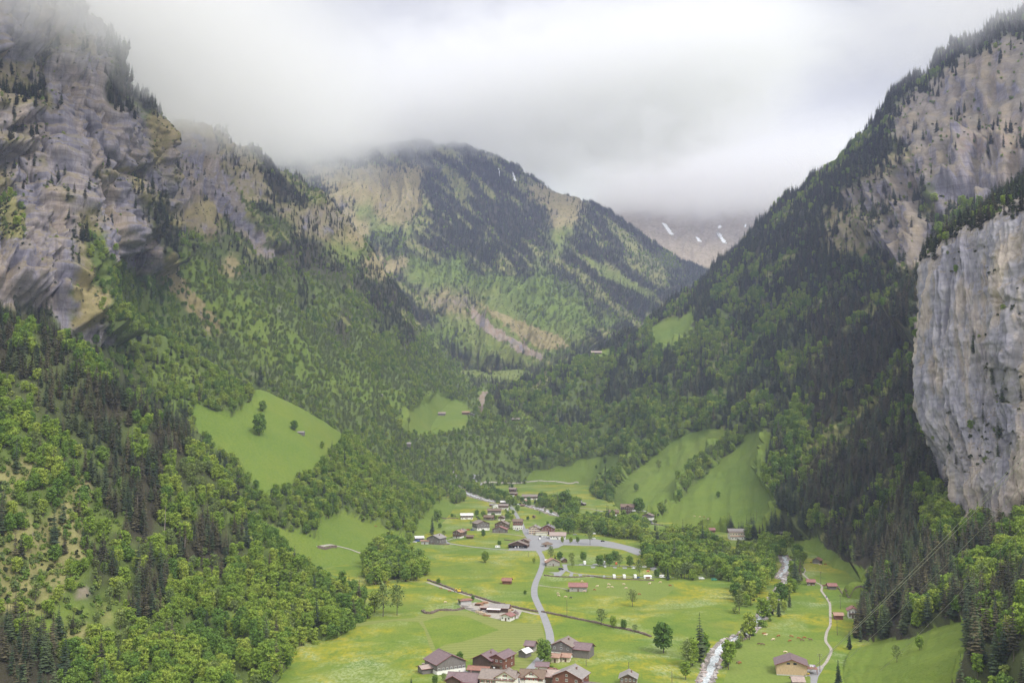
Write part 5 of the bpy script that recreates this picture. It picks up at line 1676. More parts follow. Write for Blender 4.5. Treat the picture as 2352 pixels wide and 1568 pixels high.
compound('chalet', '4', 2235, 1668, -22, 'brown chalet with mottled grey slate roof at the lower right', 'chalet', [
    dict(w=15, d=13, h=6.6, ridge='gable', pitch=24, rk='gr', low='rwood', up='rwood', lowh=0, ox=0, oy=7, wins=(3, 2), chim=1, shutters=False),
    dict(w=9, d=7, h=3.2, ridge='side', pitch=12, rk='pb', low='rwood', up='rwood', lowh=0, ox=12.5, oy=5, wins=(0, 0), chim=0, door=False),
], 0)
compound('farm', '5', 150, 1215, -22, 'farm with grey timber gable and a purple roofed barn wing', 'farmhouse', [
    dict(w=12, d=12, h=6.4, ridge='gable', pitch=25, rk='gb', low='white', up='gwood', lowh=2.6, ox=0, oy=6, wins=(3, 2), chim=1),
    dict(w=9.5, d=10, h=5.0, ridge='side', pitch=26, rk='pb', low='gwood', up='gwood', lowh=0, ox=11, oy=7, wins=(0, 0), chim=0, door=False),
], 0)
compound('sawmill', '4', 1280, 620, -12, 'low sawmill hall with mossy grey roof among timber stacks', 'sawmill', [
    dict(w=13, d=8, h=3.2, ridge='side', pitch=24, rk='gr', low='wood', up='wood', lowh=0, ox=2, oy=6, wins=(0, 0), chim=0, door=False),
    dict(w=9, d=5, h=2.6, ridge='side', pitch=12, rk='pk', low='wood', up='wood', lowh=0, ox=-7, oy=6, wins=(0, 0), chim=0, door=False),
    dict(w=8, d=3, h=2.4, ridge='side', pitch=10, rk='wh', low='wood', up='wood', lowh=0, ox=-1, oy=.5, wins=(0, 0), chim=0, door=False),
], 0)
e, p = compound('barn', '7', 1235, 1465, -12, 'new tan boarded cattle barn with wide plum coloured roof', 'barn', [
    dict(w=15.5, d=14, h=5.6, ridge='gable', pitch=20, rk='pb', low='tan', up='tan', lowh=0, ox=0, oy=7, wins=(0, 0), chim=0, door=False, detail=False, over=1.1),
], 0)
for wx in (-1.7, 1.7):
    mb = MB()
    mb.box(wx - .85, wx + .85, -.07, .01, 5.7, 6.7)
    link('window', mb.mesh('window', [M_GLASS]), e)
mb = MB()
mb.box(-7.75, 7.75, -.05, -.003, -.3, .45)
link('plinth', mb.mesh('plinth', [M_CONC]), e)
mb = MB()
mb.box(7.9, 13.5, 4, 9, 2.8, 2.95)
for px_, py_ in ((13.3, 4.2), (13.3, 8.8)):
    mb.box(px_ - .1, px_ + .1, py_ - .1, py_ + .1, 0, 2.8)
link('lean_to', mb.mesh('lean_to', [roofm('ru')]), e)

# kiosk: eight sided bus shelter with tent roof
e, p = place_root('bus_shelter', '2', 1980, 1298, 0, 'eight sided brown roofed shelter in the middle of the car park', 'shelter', 4.5)
def ring(r, z, n=8):
    return [(r * math.cos(math.pi / 8 + 2 * math.pi * k / n), r * math.sin(math.pi / 8 + 2 * math.pi * k / n), z) for k in range(n)]
mb = MB()
a, b = ring(4.2, -.3), ring(4.2, 2.6)
for k in range(8):
    mb.face([a[k], a[(k + 1) % 8], b[(k + 1) % 8], b[k]])
link('wall', mb.mesh('wall', [wallm('white')]), e)
mb = MB()
a, b = ring(6.4, 2.5), ring(6.4, 2.3)
for k in range(8):
    mb.face([a[k], a[(k + 1) % 8], (0, 0, 5.1)])
    mb.face([b[k], b[(k + 1) % 8], a[(k + 1) % 8], a[k]])
mb.face(b[::-1])
link('roof', mb.mesh('roof', [roofm('br')]), e)
mb = MB()
mb.box(-2.2, -.8, -4.05, -3.8, .0, 2.2)
link('door', mb.mesh('door', [M_SHUT]), e)

# far huts and barns on the slopes
FAR = [
 ('0', 692, 997, 14, 'side', 'gr', 'gwood', 'hut', 'grey hut high on the steep left meadow'),
 ('0', 797, 1013, 10, 'side', 'wh', 'gwood', 'hut', 'pale hut at the right tip of the steep left meadow'),
 ('0', 933, 1024, 20, 'side', 'gr', 'gwood', 'barn', 'grey barn in the small clearing above the wood'),
 ('0', 876, 909, 6, 'side', 'wh', 'gwood', 'hut', 'tiny white hut lost in the trees of the left mountainside'),
 ('0', 1015, 953, 16, 'side', 'pk', 'gwood', 'barn', 'pale roofed barn in the upper valley meadow'),
 ('0', 1070, 951, 16, 'side', 'og', 'bwood', 'barn', 'orange roofed barn beside the upper valley river'),
 ('0', 1082, 955, 14, 'gable', 'gr', 'gwood', 'barn', 'grey barn right of the orange roofed upper barn'),
 ('0', 1159, 968, 8, 'gable', 'og', 'gwood', 'hut', 'small orange hut left on the wooded hilltop'),
 ('0', 1186, 967, 17, 'side', 'gb', 'wood', 'barn', 'dark barn in the hilltop clearing'),
 ('0', 1370, 814, 22, 'side', 'pk', 'gwood', 'barn', 'long pale barn on the wooded shoulder'),
 ('0', 1487, 749, 9, 'gable', 'gr', 'gwood', 'hut', 'grey hut left of the high clearing'),
 ('0', 1526, 712, 8, 'gable', 'pk', 'rwood', 'hut', 'red hut above the high clearing'),
 ('0', 644, 362, 8, 'side', 'wh', 'gwood', 'hut', 'pale alpine hut on the left skyline ridge'),
]
for (zid, u_, v_, wd, rid, rk, wl, nm, lab) in FAR:
    e, p = place_root(nm, zid, u_, v_, random.uniform(-15, 15), lab, nm, 0)
    w = wd / FPX * p.y
    e.location.z = ground_at(e.location.x, e.location.y)
    wing(e, w, w * .6, min(5, max(2.4, w * .28)), rid, 26, rk, wl, wl, 0, wins=(0, 0), chim=0, door=False, detail=False, over=w * .07, trim=False)

# ---------------------------------------------------------------- vehicles
def paintm(name, col, metal=.0):
    return flat(name, col, .3, .04, 1, metal, spec=.5)
P_WH = paintm('paint_white', (.78, .78, .78))
P_SI = paintm('paint_silver', (.42, .43, .45), .3)
P_BK = paintm('paint_black', (.03, .03, .035))
P_RD = paintm('paint_red', (.45, .05, .04))
P_BL = paintm('paint_blue', (.04, .08, .28))
P_OR = paintm('paint_orange', (.62, .17, .06))
P_YE = paintm('paint_yellow', (.70, .48, .05))
P_GN = paintm('paint_green', (.06, .25, .16))
TYRE = flat('tyre_rubber', (.02, .02, .02), .9, .1)
def extrude_profile(mb, prof, y0, y1, mi=0, taper=0.0, ztap=None):
    n = len(prof)
    b = len(mb.v)
    for y in (y0, y1):
        for x, z in prof:
            s = 1.0
            yy = y
            if ztap is not None and z > ztap:
                yy = y * (1 - taper)
            mb.v.append((x * s, yy, z))
            mb.c.append(.5)
    for k in range(n):
        k2 = (k + 1) % n
        mb.f.append((b + k, b + k2, b + n + k2, b + n + k))
        mb.m.append(mi)
    mb.f.append(tuple(b + k for k in range(n))[::-1])
    mb.m.append(mi)
    mb.f.append(tuple(b + n + k for k in range(n)))
    mb.m.append(mi)
def wheels(root, xs, y, r=.33):
    for x in xs:
        for s in (-1, 1):
            mb = MB()
            mb.tube((x, s * y - .11, r), (x, s * y + .11, r), r, r, 12, 0, .5, True)
            link('wheel', mb.mesh('wheel', [TYRE]), root)
def car_proto(paint, kind='car'):
    e = bpy.data.objects.new('parked_car', None)
    COL.objects.link(e)
    mb = MB()
    Lc = 4.3
    if kind == 'car':
        prof = [(-2.1, .35), (2.1, .35), (2.15, .75), (1.95, .92), (1.05, 1.0), (.45, 1.42), (-1.2, 1.46), (-1.85, 1.05), (-2.12, .95)]
    else:
        prof = [(-2.3, .35), (2.3, .35), (2.35, .9), (2.1, 1.1), (1.5, 1.2), (1.0, 1.85), (-2.15, 1.9), (-2.3, 1.2)]
    extrude_profile(mb, prof, -.86, .86, 0, .12, 1.02 if kind == 'car' else 1.25)
    link('body', mb.mesh('body', [paint]), e)
    mb = MB()
    if kind == 'car':
        for s in (-1, 1):
            y = s * .835
            mb.face([(-1.5, y, 1.04), (.85, y, 1.04), (.38, y * .93, 1.37), (-1.1, y * .93, 1.39)][::s])
        mb.face([(1.02, -.72, 1.04), (1.02, .72, 1.04), (.52, .66, 1.40), (.52, -.66, 1.40)])
        mb.face([(-1.83, .72, 1.09), (-1.83, -.72, 1.09), (-1.27, -.66, 1.44), (-1.27, .66, 1.44)])
    else:
        for s in (-1, 1):
            y = s * .84
            mb.face([(-2.0, y, 1.27), (1.3, y, 1.27), (.98, y * .93, 1.74), (-2.0, y * .93, 1.78)][::s])
        mb.face([(1.50, -.7, 1.26), (1.50, .7, 1.26), (1.08, .66, 1.80), (1.08, -.66, 1.80)])
    link('windows', mb.mesh('windows', [M_GLASS]), e)
    wheels(e, (-1.35, 1.35), .80)
    return e
def camper_proto():
    e = bpy.data.objects.new('camper_van', None)
    COL.objects.link(e)
    mb = MB()
    prof = [(-3.0, .45), (3.0, .45), (3.0, 1.0), (2.5, 1.25), (2.1, 1.95), (2.5, 2.2), (2.3, 2.85), (-2.9, 2.95), (-3.05, 2.6)]
    extrude_profile(mb, prof, -1.08, 1.08)
    link('body', mb.mesh('body', [P_WH]), e)
    mb = MB()
    mb.face([(2.50, -.85, 1.28), (2.50, .85, 1.28), (2.14, .85, 1.88), (2.14, -.85, 1.88)])
    for s in (-1, 1):
        for a, b in ((-2.4, -1.4), (-.6, .6)):
            q = [(a, s * 1.085, 1.5), (b, s * 1.085, 1.5), (b, s * 1.085, 2.1), (a, s * 1.085, 2.1)]
            mb.face(q[::s])
    link('windows', mb.mesh('windows', [M_GLASS]), e)
    mb = MB()
    for s in (-1, 1):
        q = [(-2.9, s * 1.087, .9), (2.3, s * 1.087, .9), (2.3, s * 1.087, 1.15), (-2.9, s * 1.087, 1.15)]
        mb.face(q[::s])
    link('stripe', mb.mesh('stripe', [P_BL]), e)
    wheels(e, (-1.8, 2.0), 1.0, .36)
    return e
def caravan_proto():
    e = bpy.data.objects.new('caravan', None)
    COL.objects.link(e)
    mb = MB()
    extrude_profile(mb, [(-2.4, .5), (2.3, .5), (2.6, .9), (2.35, 2.2), (2.1, 2.5), (-2.1, 2.55), (-2.5, 2.2), (-2.6, .9)], -1.05, 1.05)
    link('body', mb.mesh('body', [P_WH]), e)
    mb = MB()
    for s in (-1, 1):
        for a, b in ((-1.9, -.9), (.9, 1.9)):
            q = [(a, s * 1.06, 1.35), (b, s * 1.06, 1.35), (b, s * 1.06, 1.95), (a, s * 1.06, 1.95)]
            mb.face(q[::s])
    link('windows', mb.mesh('windows', [M_GLASS]), e)
    mb = MB()
    mb.box(2.5, 3.6, -.06, .06, .45, .57)
    link('drawbar', mb.mesh('drawbar', [P_SI]), e)
    wheels(e, (0,), .95, .33)
    return e
protos = {}
def vehicle(kind, paint, zid, x, y, rot, label, group, name=None):
    key = (kind, paint.name if paint else '')
    if key not in protos:
        e = car_proto(paint, kind) if kind in ('car', 'van') else (camper_proto() if kind == 'camper' else caravan_proto())
        protos[key] = e
    else:
        e = copy_tree(protos[key])
    p = at(zid, x, y)
    e.location = (p.x, p.y, ground_at(p.x, p.y) + .15)
    e.rotation_euler = (0, 0, R(rot))
    put(e, label, {'car': 'car', 'van': 'van', 'camper': 'camper van', 'caravan': 'caravan'}[kind], group)
    return e
GC = 'cars parked around the village'
GK = 'vans and caravans on the camping ground'
vehicle('car', P_WH, '2', 1915, 1168, 85, 'white car parked under the hotel terrace, left of a pair', GC)
vehicle('car', P_WH, '2', 1955, 1168, 85, 'white car parked under the hotel terrace, middle of the row', GC)
vehicle('car', P_WH, '2', 1987, 1170, 85, 'white car parked under the hotel terrace, right end', GC)
vehicle('car', P_BK, '2', 1880, 1162, 95, 'black car parked at the left end of the hotel terrace', GC)
vehicle('van', P_WH, '2', 1873, 1200, 105, 'white van driving across the square before the hotel', GC)
vehicle('van', P_SI, '2', 1575, 1085, 0, 'silver van in front of the tall three storey white house', GC)
vehicle('car', P_BK, '2', 1040, 905, 10, 'black car right of the white roofed chalet', GC)
vehicle('car', P_SI, '2', 1455, 815, 5, 'silver car below the house by the bridge', GC)
vehicle('car', P_RD, '2', 915, 1075, 20, 'red car left of the largest village barn', GC)
vehicle('car', P_BL, '2', 970, 1078, 15, 'blue car left of the largest village barn', GC)
vehicle('car', P_RD, '2', 548, 1248, 10, 'red car at the right corner of the grey farmhouse', GC)
vehicle('car', P_WH, '2', 620, 1222, 90, 'white car on the lane by the grey farmhouse', GC)
vehicle('van', P_BL, '2', 238, 1228, 0, 'blue van in the pale roofed vehicle shed', GC)
vehicle('car', P_WH, '2', 195, 1240, -30, 'white car outside the pale roofed vehicle shed', GC)
vehicle('car', P_BK, '2', 1500, 1312, 88, 'black car in the left bay of the garage barn', GC)
vehicle('car', P_WH, '2', 1553, 1312, 88, 'white car in the second bay of the garage barn', GC)
vehicle('van', P_WH, '2', 1588, 1312, 88, 'white van in the middle bay of the garage barn', GC)
vehicle('car', P_SI, '2', 1640, 1312, 10, 'silver car in the right bay of the garage barn', GC)
vehicle('caravan', None, '2', 1312, 1315, 3, 'white caravan on the lane left of the garage barn', GC)
vehicle('car', P_WH, '2', 1865, 698, 0, 'white car in front of the very long farmhouse', GC)
vehicle('car', P_WH, '3', 1290, 828, 0, 'white car right of the round tree by the inn', GC)
vehicle('car', P_SI, '3', 1252, 822, 0, 'silver car right of the round tree by the inn', GC)
vehicle('van', P_WH, '3', 1130, 822, 0, 'white van at the right wall of the tall dark inn', GC)
vehicle('car', P_SI, '3', 338, 1140, 0, 'silver car under the trees behind the round trees', GC)
vehicle('van', P_WH, '3', 592, 1130, 0, 'white van under the trees beside the tall maple', GC)
vehicle('car', P_WH, '3', 585, 1192, 0, 'white car at the edge of the long car park', GC)
vehicle('car', P_BK, '3', 708, 1228, 0, 'black car alone on the long car park', GC)
vehicle('car', P_BK, '6', 225, 486, -10, 'black car on the grass near the big white guesthouse', GC)
vehicle('van', P_OR, '3', 1565, 1385, 0, 'orange van in the riverside wood', GC)
vehicle('van', P_BK, 'C', 328, 385, 0, 'dark van beside the camping reception', GK)
vehicle('camper', None, 'C', 700, 300, 90, 'white camper van on the upper lane, left one', GK)
vehicle('camper', None, 'C', 1005, 300, 90, 'white camper van on the upper lane beside a white car', GK)
vehicle('car', P_WH, 'C', 1018, 345, 95, 'white car below the second upper camper van', GK)
vehicle('van', P_OR, 'C', 1198, 300, 80, 'orange van on the upper camping lane', GK)
vehicle('car', P_BK, 'C', 1455, 298, 20, 'dark car between trees on the upper camping lane', GK)
vehicle('car', P_WH, 'C', 1475, 368, 30, 'white car under the tall camping tree', GK)
vehicle('car', P_WH, 'C', 1640, 348, 10, 'white car under the trees right of the camping lanes', GK)
vehicle('caravan', None, 'C', 1970, 345, 0, 'white caravan half hidden in the wood', GK)
vehicle('van', P_SI, 'C', 1003, 510, 90, 'silver van, leftmost above the wavy wall', GK)
vehicle('camper', None, 'C', 1162, 515, 90, 'white camper van second from left above the wavy wall', GK)
vehicle('camper', None, 'C', 1320, 515, 90, 'white camper van third from left above the wavy wall', GK)
vehicle('camper', None, 'C', 1492, 515, 90, 'white camper van with a blue car beside it', GK)
vehicle('car', P_BL, 'C', 1525, 518, 30, 'blue car beside the rightmost camper van', GK)
vehicle('caravan', None, 'C', 1920, 512, 0, 'white caravan left of the single dark camping spruce', GK)
vehicle('van', P_GN, '6', 190, 1078, 0, 'green van under the trees at the end of the camping lane', GK)
vehicle('van', P_WH, '6', 20, 1062, 0, 'white van under the trees, left of the green van', GK)
vehicle('car', P_YE, '7', 1415, 1452, 5, 'yellow cart parked at the corner of the tan barn', GC)

# awning caravan
e, p = place_root('awning_tent', 'C', 1695, 525, 0, 'white caravan awning with open brown front above the wall', 'tent', 1.2)
mb = MB()
mb.box(-3.2, 3.2, 0, 2.4, 0, 1.9)
mb.face([(-3.5, -.3, 1.85), (3.5, -.3, 1.85), (3.0, 1.2, 2.7), (-3.0, 1.2, 2.7)])
mb.face([(-3.0, 1.2, 2.7), (3.0, 1.2, 2.7), (3.5, 2.7, 1.85), (-3.5, 2.7, 1.85)])
mb.face([(-3.5, 2.7, 1.85), (-3.5, -.3, 1.85), (-3.0, 1.2, 2.7)])
mb.face([(3.5, -.3, 1.85), (3.5, 2.7, 1.85), (3.0, 1.2, 2.7)])
link('canopy', mb.mesh('canopy', [P_WH]), e)
mb = MB()
mb.box(-1.8, 1.8, -.06, -.004, .1, 1.6)
link('opening', mb.mesh('opening', [flat('tent_brown', (.22, .13, .09))]), e)
e, p = place_root('tent', 'C', 1692, 410, 0, 'small red dome tent on the camping lawn', 'tent')
mb = MB()
for k in range(6):
    a0, a1 = k * math.pi / 3, (k + 1) * math.pi / 3
    mb.face([(1.5 * math.cos(a0), 1.5 * math.sin(a0), 0), (1.5 * math.cos(a1), 1.5 * math.sin(a1), 0), (1.0 * math.cos(a1), 1.0 * math.sin(a1), .9), (1.0 * math.cos(a0), 1.0 * math.sin(a0), .9)])
    mb.face([(1.0 * math.cos(a0), 1.0 * math.sin(a0), .9), (1.0 * math.cos(a1), 1.0 * math.sin(a1), .9), (0, 0, 1.35)])
link('fly_sheet', mb.mesh('fly_sheet', [flat('tent_red', (.6, .16, .10), .7, .1)]), e)
mb = MB()
mb.box(-.45, .45, -1.42, -1.30, 0, .75)
link('entrance', mb.mesh('entrance', [M_DARK]), e)
e, p = place_root('tent', '3', 300, 748, 0, 'tan rounded tent beside the grey roofed barn', 'tent')
mb = MB()
for k in range(8):
    a0, a1 = k * math.pi / 8, (k + 1) * math.pi / 8
    mb.face([(-3.2, -2.4 * math.cos(a0), 3 * math.sin(a0)), (3.2, -2.4 * math.cos(a0), 3 * math.sin(a0)), (3.2, -2.4 * math.cos(a1), 3 * math.sin(a1)), (-3.2, -2.4 * math.cos(a1), 3 * math.sin(a1))])
mb.face([(3.2, -2.4 * math.cos(k * math.pi / 8), 3 * math.sin(k * math.pi / 8)) for k in range(9)])
mb.face([(-3.2, -2.4 * math.cos(k * math.pi / 8), 3 * math.sin(k * math.pi / 8)) for k in range(9)][::-1])
link('cover', mb.mesh('cover', [flat('tent_tan', (.42, .29, .18), .8, .12)]), e)

# excavator on the gravel track
e, p = place_root('excavator', '4', 800, 345, 25, 'yellow excavator working on the gravel track', 'excavator')
mb = MB()
for s in (-1, 1):
    extrude_profile(mb, [(-1.5, .1), (1.5, .1), (1.75, .4), (1.5, .75), (-1.5, .75), (-1.75, .4)], s * .9 - .22, s * .9 + .22)
link('track', mb.mesh('track', [TYRE]), e)
mb = MB()
extrude_profile(mb, [(-1.7, .85), (1.2, .85), (1.2, 1.3), (.2, 1.6), (-1.7, 1.7)], -1.1, 1.1)
link('body', mb.mesh('body', [P_YE]), e)
mb = MB()
mb.box(-.2, 1.1, .15, 1.05, 1.5, 2.7)
link('cab', mb.mesh('cab', [P_YE]), e)
mb = MB()
mb.box(1.1, 1.14, .25, .95, 1.75, 2.55)
mb.box(0, .9, .10, .146, 1.8, 2.5)
link('window', mb.mesh('window', [M_GLASS]), e)
mb = MB()
mb.tube((-.9, -.4, 1.4), (-3.0, -.4, 3.6), .22, .18, 6, 0, .5, True)
mb.tube((-3.0, -.4, 3.6), (-4.2, -.4, 1.6), .17, .13, 6, 0, .5, True)
link('boom', mb.mesh('boom', [P_YE]), e)
mb = MB()
extrude_profile(mb, [(-4.6, .9), (-4.0, .8), (-3.8, 1.6), (-4.4, 1.6)], -.8, 0)
link('bucket', mb.mesh('bucket', [flat('steel_dark', (.08, .08, .08))]), e)

# ---------------------------------------------------------------- timber, bales, bridge
M_LOG = flat('logs', (.30, .17, .10), .9, .4, 2.0, 0, (1, 1, 1))
M_PLANK = flat('planks', (.46, .36, .26), .9, .25, 2.0)
M_PLANKG = flat('planks_grey', (.36, .33, .32), .9, .25, 2.0)
def plank_stack(zid, x, y, L_, W_, H_, rot, mat, lab, nm='plank_stack'):
    e, p = place_root(nm, zid, x, y, rot, lab, 'timber stack')
    e['group'] = 'timber stacks around the sawmill'
    rr = random.Random(int(x))
    k = 0
    z = 0
    while z < H_:
        mb = MB()
        dx = rr.uniform(-.2, .2)
        mb.box(-L_ / 2 + dx, L_ / 2 + dx, -W_ / 2, W_ / 2, z, z + .42)
        for b in (-L_ * .3, L_ * .3):
            mb.box(b - .06, b + .06, -W_ / 2 + .05, W_ / 2 - .05, z + .42, z + .52)
        link('bundle', mb.mesh('bundle', [mat]), e)
        z += .52
    return e
TS = [(880, 545, 5.5, 1.6, 1.3, -32, M_PLANKG, 'leftmost grey plank stack beside the sawmill track'),
      (940, 575, 6, 1.6, 1.1, -32, M_PLANKG, 'grey plank stack second from the left of the yard'),
      (1000, 600, 5, 1.6, 1.4, -30, M_PLANKG, 'grey plank stack third from the left of the yard'),
      (1060, 625, 5, 1.6, 1.2, -28, M_PLANK, 'pale plank stack between grey ones along the yard edge'),
      (1110, 645, 5, 1.6, 1.4, -28, M_PLANK, 'pale plank stack nearest the mown field'),
      (1170, 665, 5.5, 1.6, 1.0, -26, M_LOG, 'brown plank stack at the lower end of the yard edge'),
      (1320, 545, 4, 1.6, 1.5, -18, M_PLANK, 'pale plank stack behind the sawmill hall'),
      (1450, 612, 4.2, 2.4, 1.6, -10, M_PLANK, 'fresh yellow planks right of the sawmill hall'),
      (1130, 608, 4, 1.4, .9, -25, M_PLANKG, 'small grey plank stack before the sawmill hall')]
for x, y, a, b, c_, rt, mt, lab in TS:
    plank_stack('4', x, y, a, b, c_, rt, mt, lab)
def log_pile(zid, x, y, L_, rows, n, rot, lab, r=.24, nm='log_pile', mat=None):
    e, p = place_root(nm, zid, x, y, rot, lab, 'log pile')
    rr = random.Random(int(x) + 1)
    mb = MB()
    for j in range(rows):
        for k in range(n - j):
            q = r * rr.uniform(.8, 1.1)
            yy = (k - (n - j) / 2) * 2.05 * r
            dx = rr.uniform(-.25, .25)
            mb.tube((-L_ / 2 + dx, yy, r + j * 1.75 * r), (L_ / 2 + dx, yy, r + j * 1.75 * r), q, q * .85, 8, 0, .5, True)
    link('logs', mb.mesh('logs', [mat or M_LOG]), e)
log_pile('4', 1060, 520, 5, 4, 12, 70, 'big pile of orange brown logs left of the sawmill hall')
log_pile('4', 1130, 495, 5, 3, 9, 60, 'smaller log pile behind the big orange brown pile')
log_pile('4', 1420, 560, 8, 4, 7, -16, 'pile of long fresh logs behind the sawmill')
log_pile('4', 1460, 585, 7, 2, 6, -16, 'low pile of long logs right of the fresh ones')
for x, y, rt, lab in ((345, 1345, -22, 'row of stacked firewood with tin lids in the lower meadow, left half'), (405, 1368, -22, 'row of stacked firewood with tin lids in the lower meadow, right half')):
    e, p = place_root('firewood_row', '4', x, y, rt, lab, 'firewood')
    mb = MB()
    for j in range(4):
        for k in range(11):
            mb.tube((-1.9 + k * .38, -.5, .2 + j * .33), (-1.9 + k * .38, .5, .2 + j * .33), .16, .15, 6, 0, .5, True)
    link('logs', mb.mesh('logs', [M_LOG]), e)
    mb = MB()
    quadbox(mb, [(-2.3, -.8, 1.62), (2.3, -.8, 1.62), (2.3, .8, 1.75), (-2.3, .8, 1.75)], .05)
    link('cover', mb.mesh('cover', [roofm('pk')]), e)
e, p = place_root('firewood_row', '6', 1690, 1152, 0, 'long orange firewood row left of the striped roofed hut', 'firewood')
mb = MB()
for j in range(3):
    for k in range(14):
        mb.tube((-2.6 + k * .38, -.5, .2 + j * .33), (-2.6 + k * .38, .5, .2 + j * .33), .16, .15, 6, 0, .5, True)
link('logs', mb.mesh('logs', [flat('logs_orange', (.42, .20, .12), .9, .3)]), e)
M_BALE = flat('bale_wrap', (.74, .72, .76), .35, .05, spec=.5)
M_BALEP = flat('bale_wrap_lilac', (.50, .36, .58), .35, .05, spec=.5)
for k, (x, y, m_, lab) in enumerate(((1484, 1348, M_BALE, 'white wrapped bale nearest the tan barn'), (1510, 1350, M_BALE, 'white wrapped bale, middle one beside the tan barn'), (1535, 1350, M_BALEP, 'lilac wrapped bale beside the tan barn'))):
    p = at('7', x, y)
    mb = MB()
    mb.tube((0, -.6, .62), (0, .6, .62), .62, .62, 18, 0, .5, True)
    mb.tube((0, .6, .62), (0, -.6, .62), .62, .62, 18, 0, .5, True)
    o = link('silage_bale', mb.mesh('silage_bale', [m_], False), None, (p.x, p.y, ground_at(p.x, p.y) + .1))
    put(o, lab, 'bale', 'silage bales beside the tan barn')
# wooden footbridge in the trees
e, p = place_root('footbridge', '6', 1040, 452, -12, 'old timber bridge among the trees at the right', 'bridge')
mb = MB()
for k in range(24):
    mb.box(-9 + k * .75, -9 + k * .75 + .7, -1.2, 1.2, 1.0, 1.12)
link('deck', mb.mesh('deck', [M_PLANKG]), e)
for s in (-1, 1):
    mb = MB()
    for k in range(9):
        mb.box(-9 + k * 2.2, -9 + k * 2.2 + .15, s * 1.2 - .08, s * 1.2 + .08, 1.12, 2.3)
    mb.box(-9, 9, s * 1.2 - .05, s * 1.2 + .05, 2.2, 2.35)
    mb.box(-9, 9, s * 1.2 - .05, s * 1.2 + .05, 1.6, 1.72)
    link('railing', mb.mesh('railing', [M_PLANKG]), e)
mb = MB()
for s in (-.8, .8):
    mb.box(-9, 9, s - .15, s + .15, .55, 1.0)
for x in (-9, -3, 3, 9):
    mb.box(x - .3, x + .3, -1, 1, -2, .55)
link('beam', mb.mesh('beam', [wallm('gwood')]), e)

# ---------------------------------------------------------------- poles and cables
M_POLE = flat('pole_wood', (.12, .10, .09), .9, .2)
def pole(zid, x, y, hgt, lab, arms=1, rz=0):
    p = at(zid, x, y)
    e = bpy.data.objects.new('power_pole', None)
    COL.objects.link(e)
    e.location = (p.x, p.y, ground_at(p.x, p.y))
    e.rotation_euler = (0, 0, R(rz))
    put(e, lab, 'power pole', 'wooden power poles in the meadows')
    mb = MB()
    mb.tube((0, 0, -.8), (0, 0, hgt), .17, .11, 8, 0, .5, True)
    link('post', mb.mesh('post', [M_POLE]), e)
    for k in range(arms):
        mb = MB()
        mb.box(-1.3 if arms > 0 else 0, 1.3, -.06, .06, hgt - .5 - k * .8, hgt - .36 - k * .8)
        link('crossarm', mb.mesh('crossarm', [M_POLE]), e)
        for xx in (-1.1, 0, 1.1):
            mb = MB()
            mb.tube((xx, 0, hgt - .36 - k * .8), (xx, 0, hgt - .08 - k * .8), .06, .05, 6, 0, .5, True)
            link('insulator', mb.mesh('insulator', [flat('insulator', (.5, .48, .45))]), e)
pole('7', 1625, 252, 11, 'power pole where the narrow path meets the striped roofed hut')
pole('7', 1887, 566, 9.5, 'power pole in open meadow above the salmon roofed hut')
pole('7', 1845, 922, 10, 'power pole before the salmon roofed hut')
pole('7', 1612, 1412, 9.5, 'double armed power pole at the tan barn yard', 2)
pole('6', 1368, 780, 7, 'power pole behind the stream in the far right meadow')
pole('6', 762, 282, 12, 'slim power pole above the big white guesthouse')
pole('6', 1185, 545, 9, 'power pole by the timber bridge')
pole('5', 228, 688, 12, 'thin pole standing on the stone wall in the middle meadow', 0)
pole('5', 486, 1338, 6, 'thin pole right of the purple roofed farm', 0)
pole('5', 1058, 1436, 6, 'thin pole in the middle of the lower meadow', 0)
pole('5', 1640, 1558, 6, 'thin pole lowest right in the meadow', 0)
pole('2', 1725, 1430, 5, 'lamp like pole in the grass left of the road bend', 0)
M_CABLE = flat('steel_cable', (.45, .45, .46), .5, .05, 1, .4)
def cable(pts, rad, lab):
    P_ = [Vector(q) for q in pts]
    mb = MB()
    n = 40
    (a, b) = P_
    sag = (b - a).length * .012
    prev = a
    for k in range(1, n + 1):
        f = k / n
        q = a.lerp(b, f)
        q.z -= sag * 4 * f * (1 - f)
        mb.tube(prev, q, rad, rad, 5)
        prev = q
    o = link('cable', mb.mesh('cable', [M_CABLE]))
    put(o, lab, 'cable', 'steel cables hanging over the right slope')
def at_d(zid, x, y, D):
    return P(*Z(zid, x, y), D)
cable([tuple(at('7', 1390, 1502) + Vector((0, 0, 1))), P(2720, 640, 300)], .10, 'upper of two parallel cables running from the barn to the cliff side')
cable([tuple(at('7', 1402, 1500) + Vector((0, 0, 1))), P(2730, 655, 300)], .10, 'lower of two parallel cables running from the barn to the cliff side')
cable([tuple(at('8', 0, 1368) + Vector((0, 0, .5))), P(2700, 730, 300)], .06, 'single thin cable between the parallel pair and the rightmost cable')
cable([tuple(at('8', 248, 1476) + Vector((0, 0, .5))), P(2700, 810, 280)], .06, 'rightmost thin cable ending in the steep meadow')

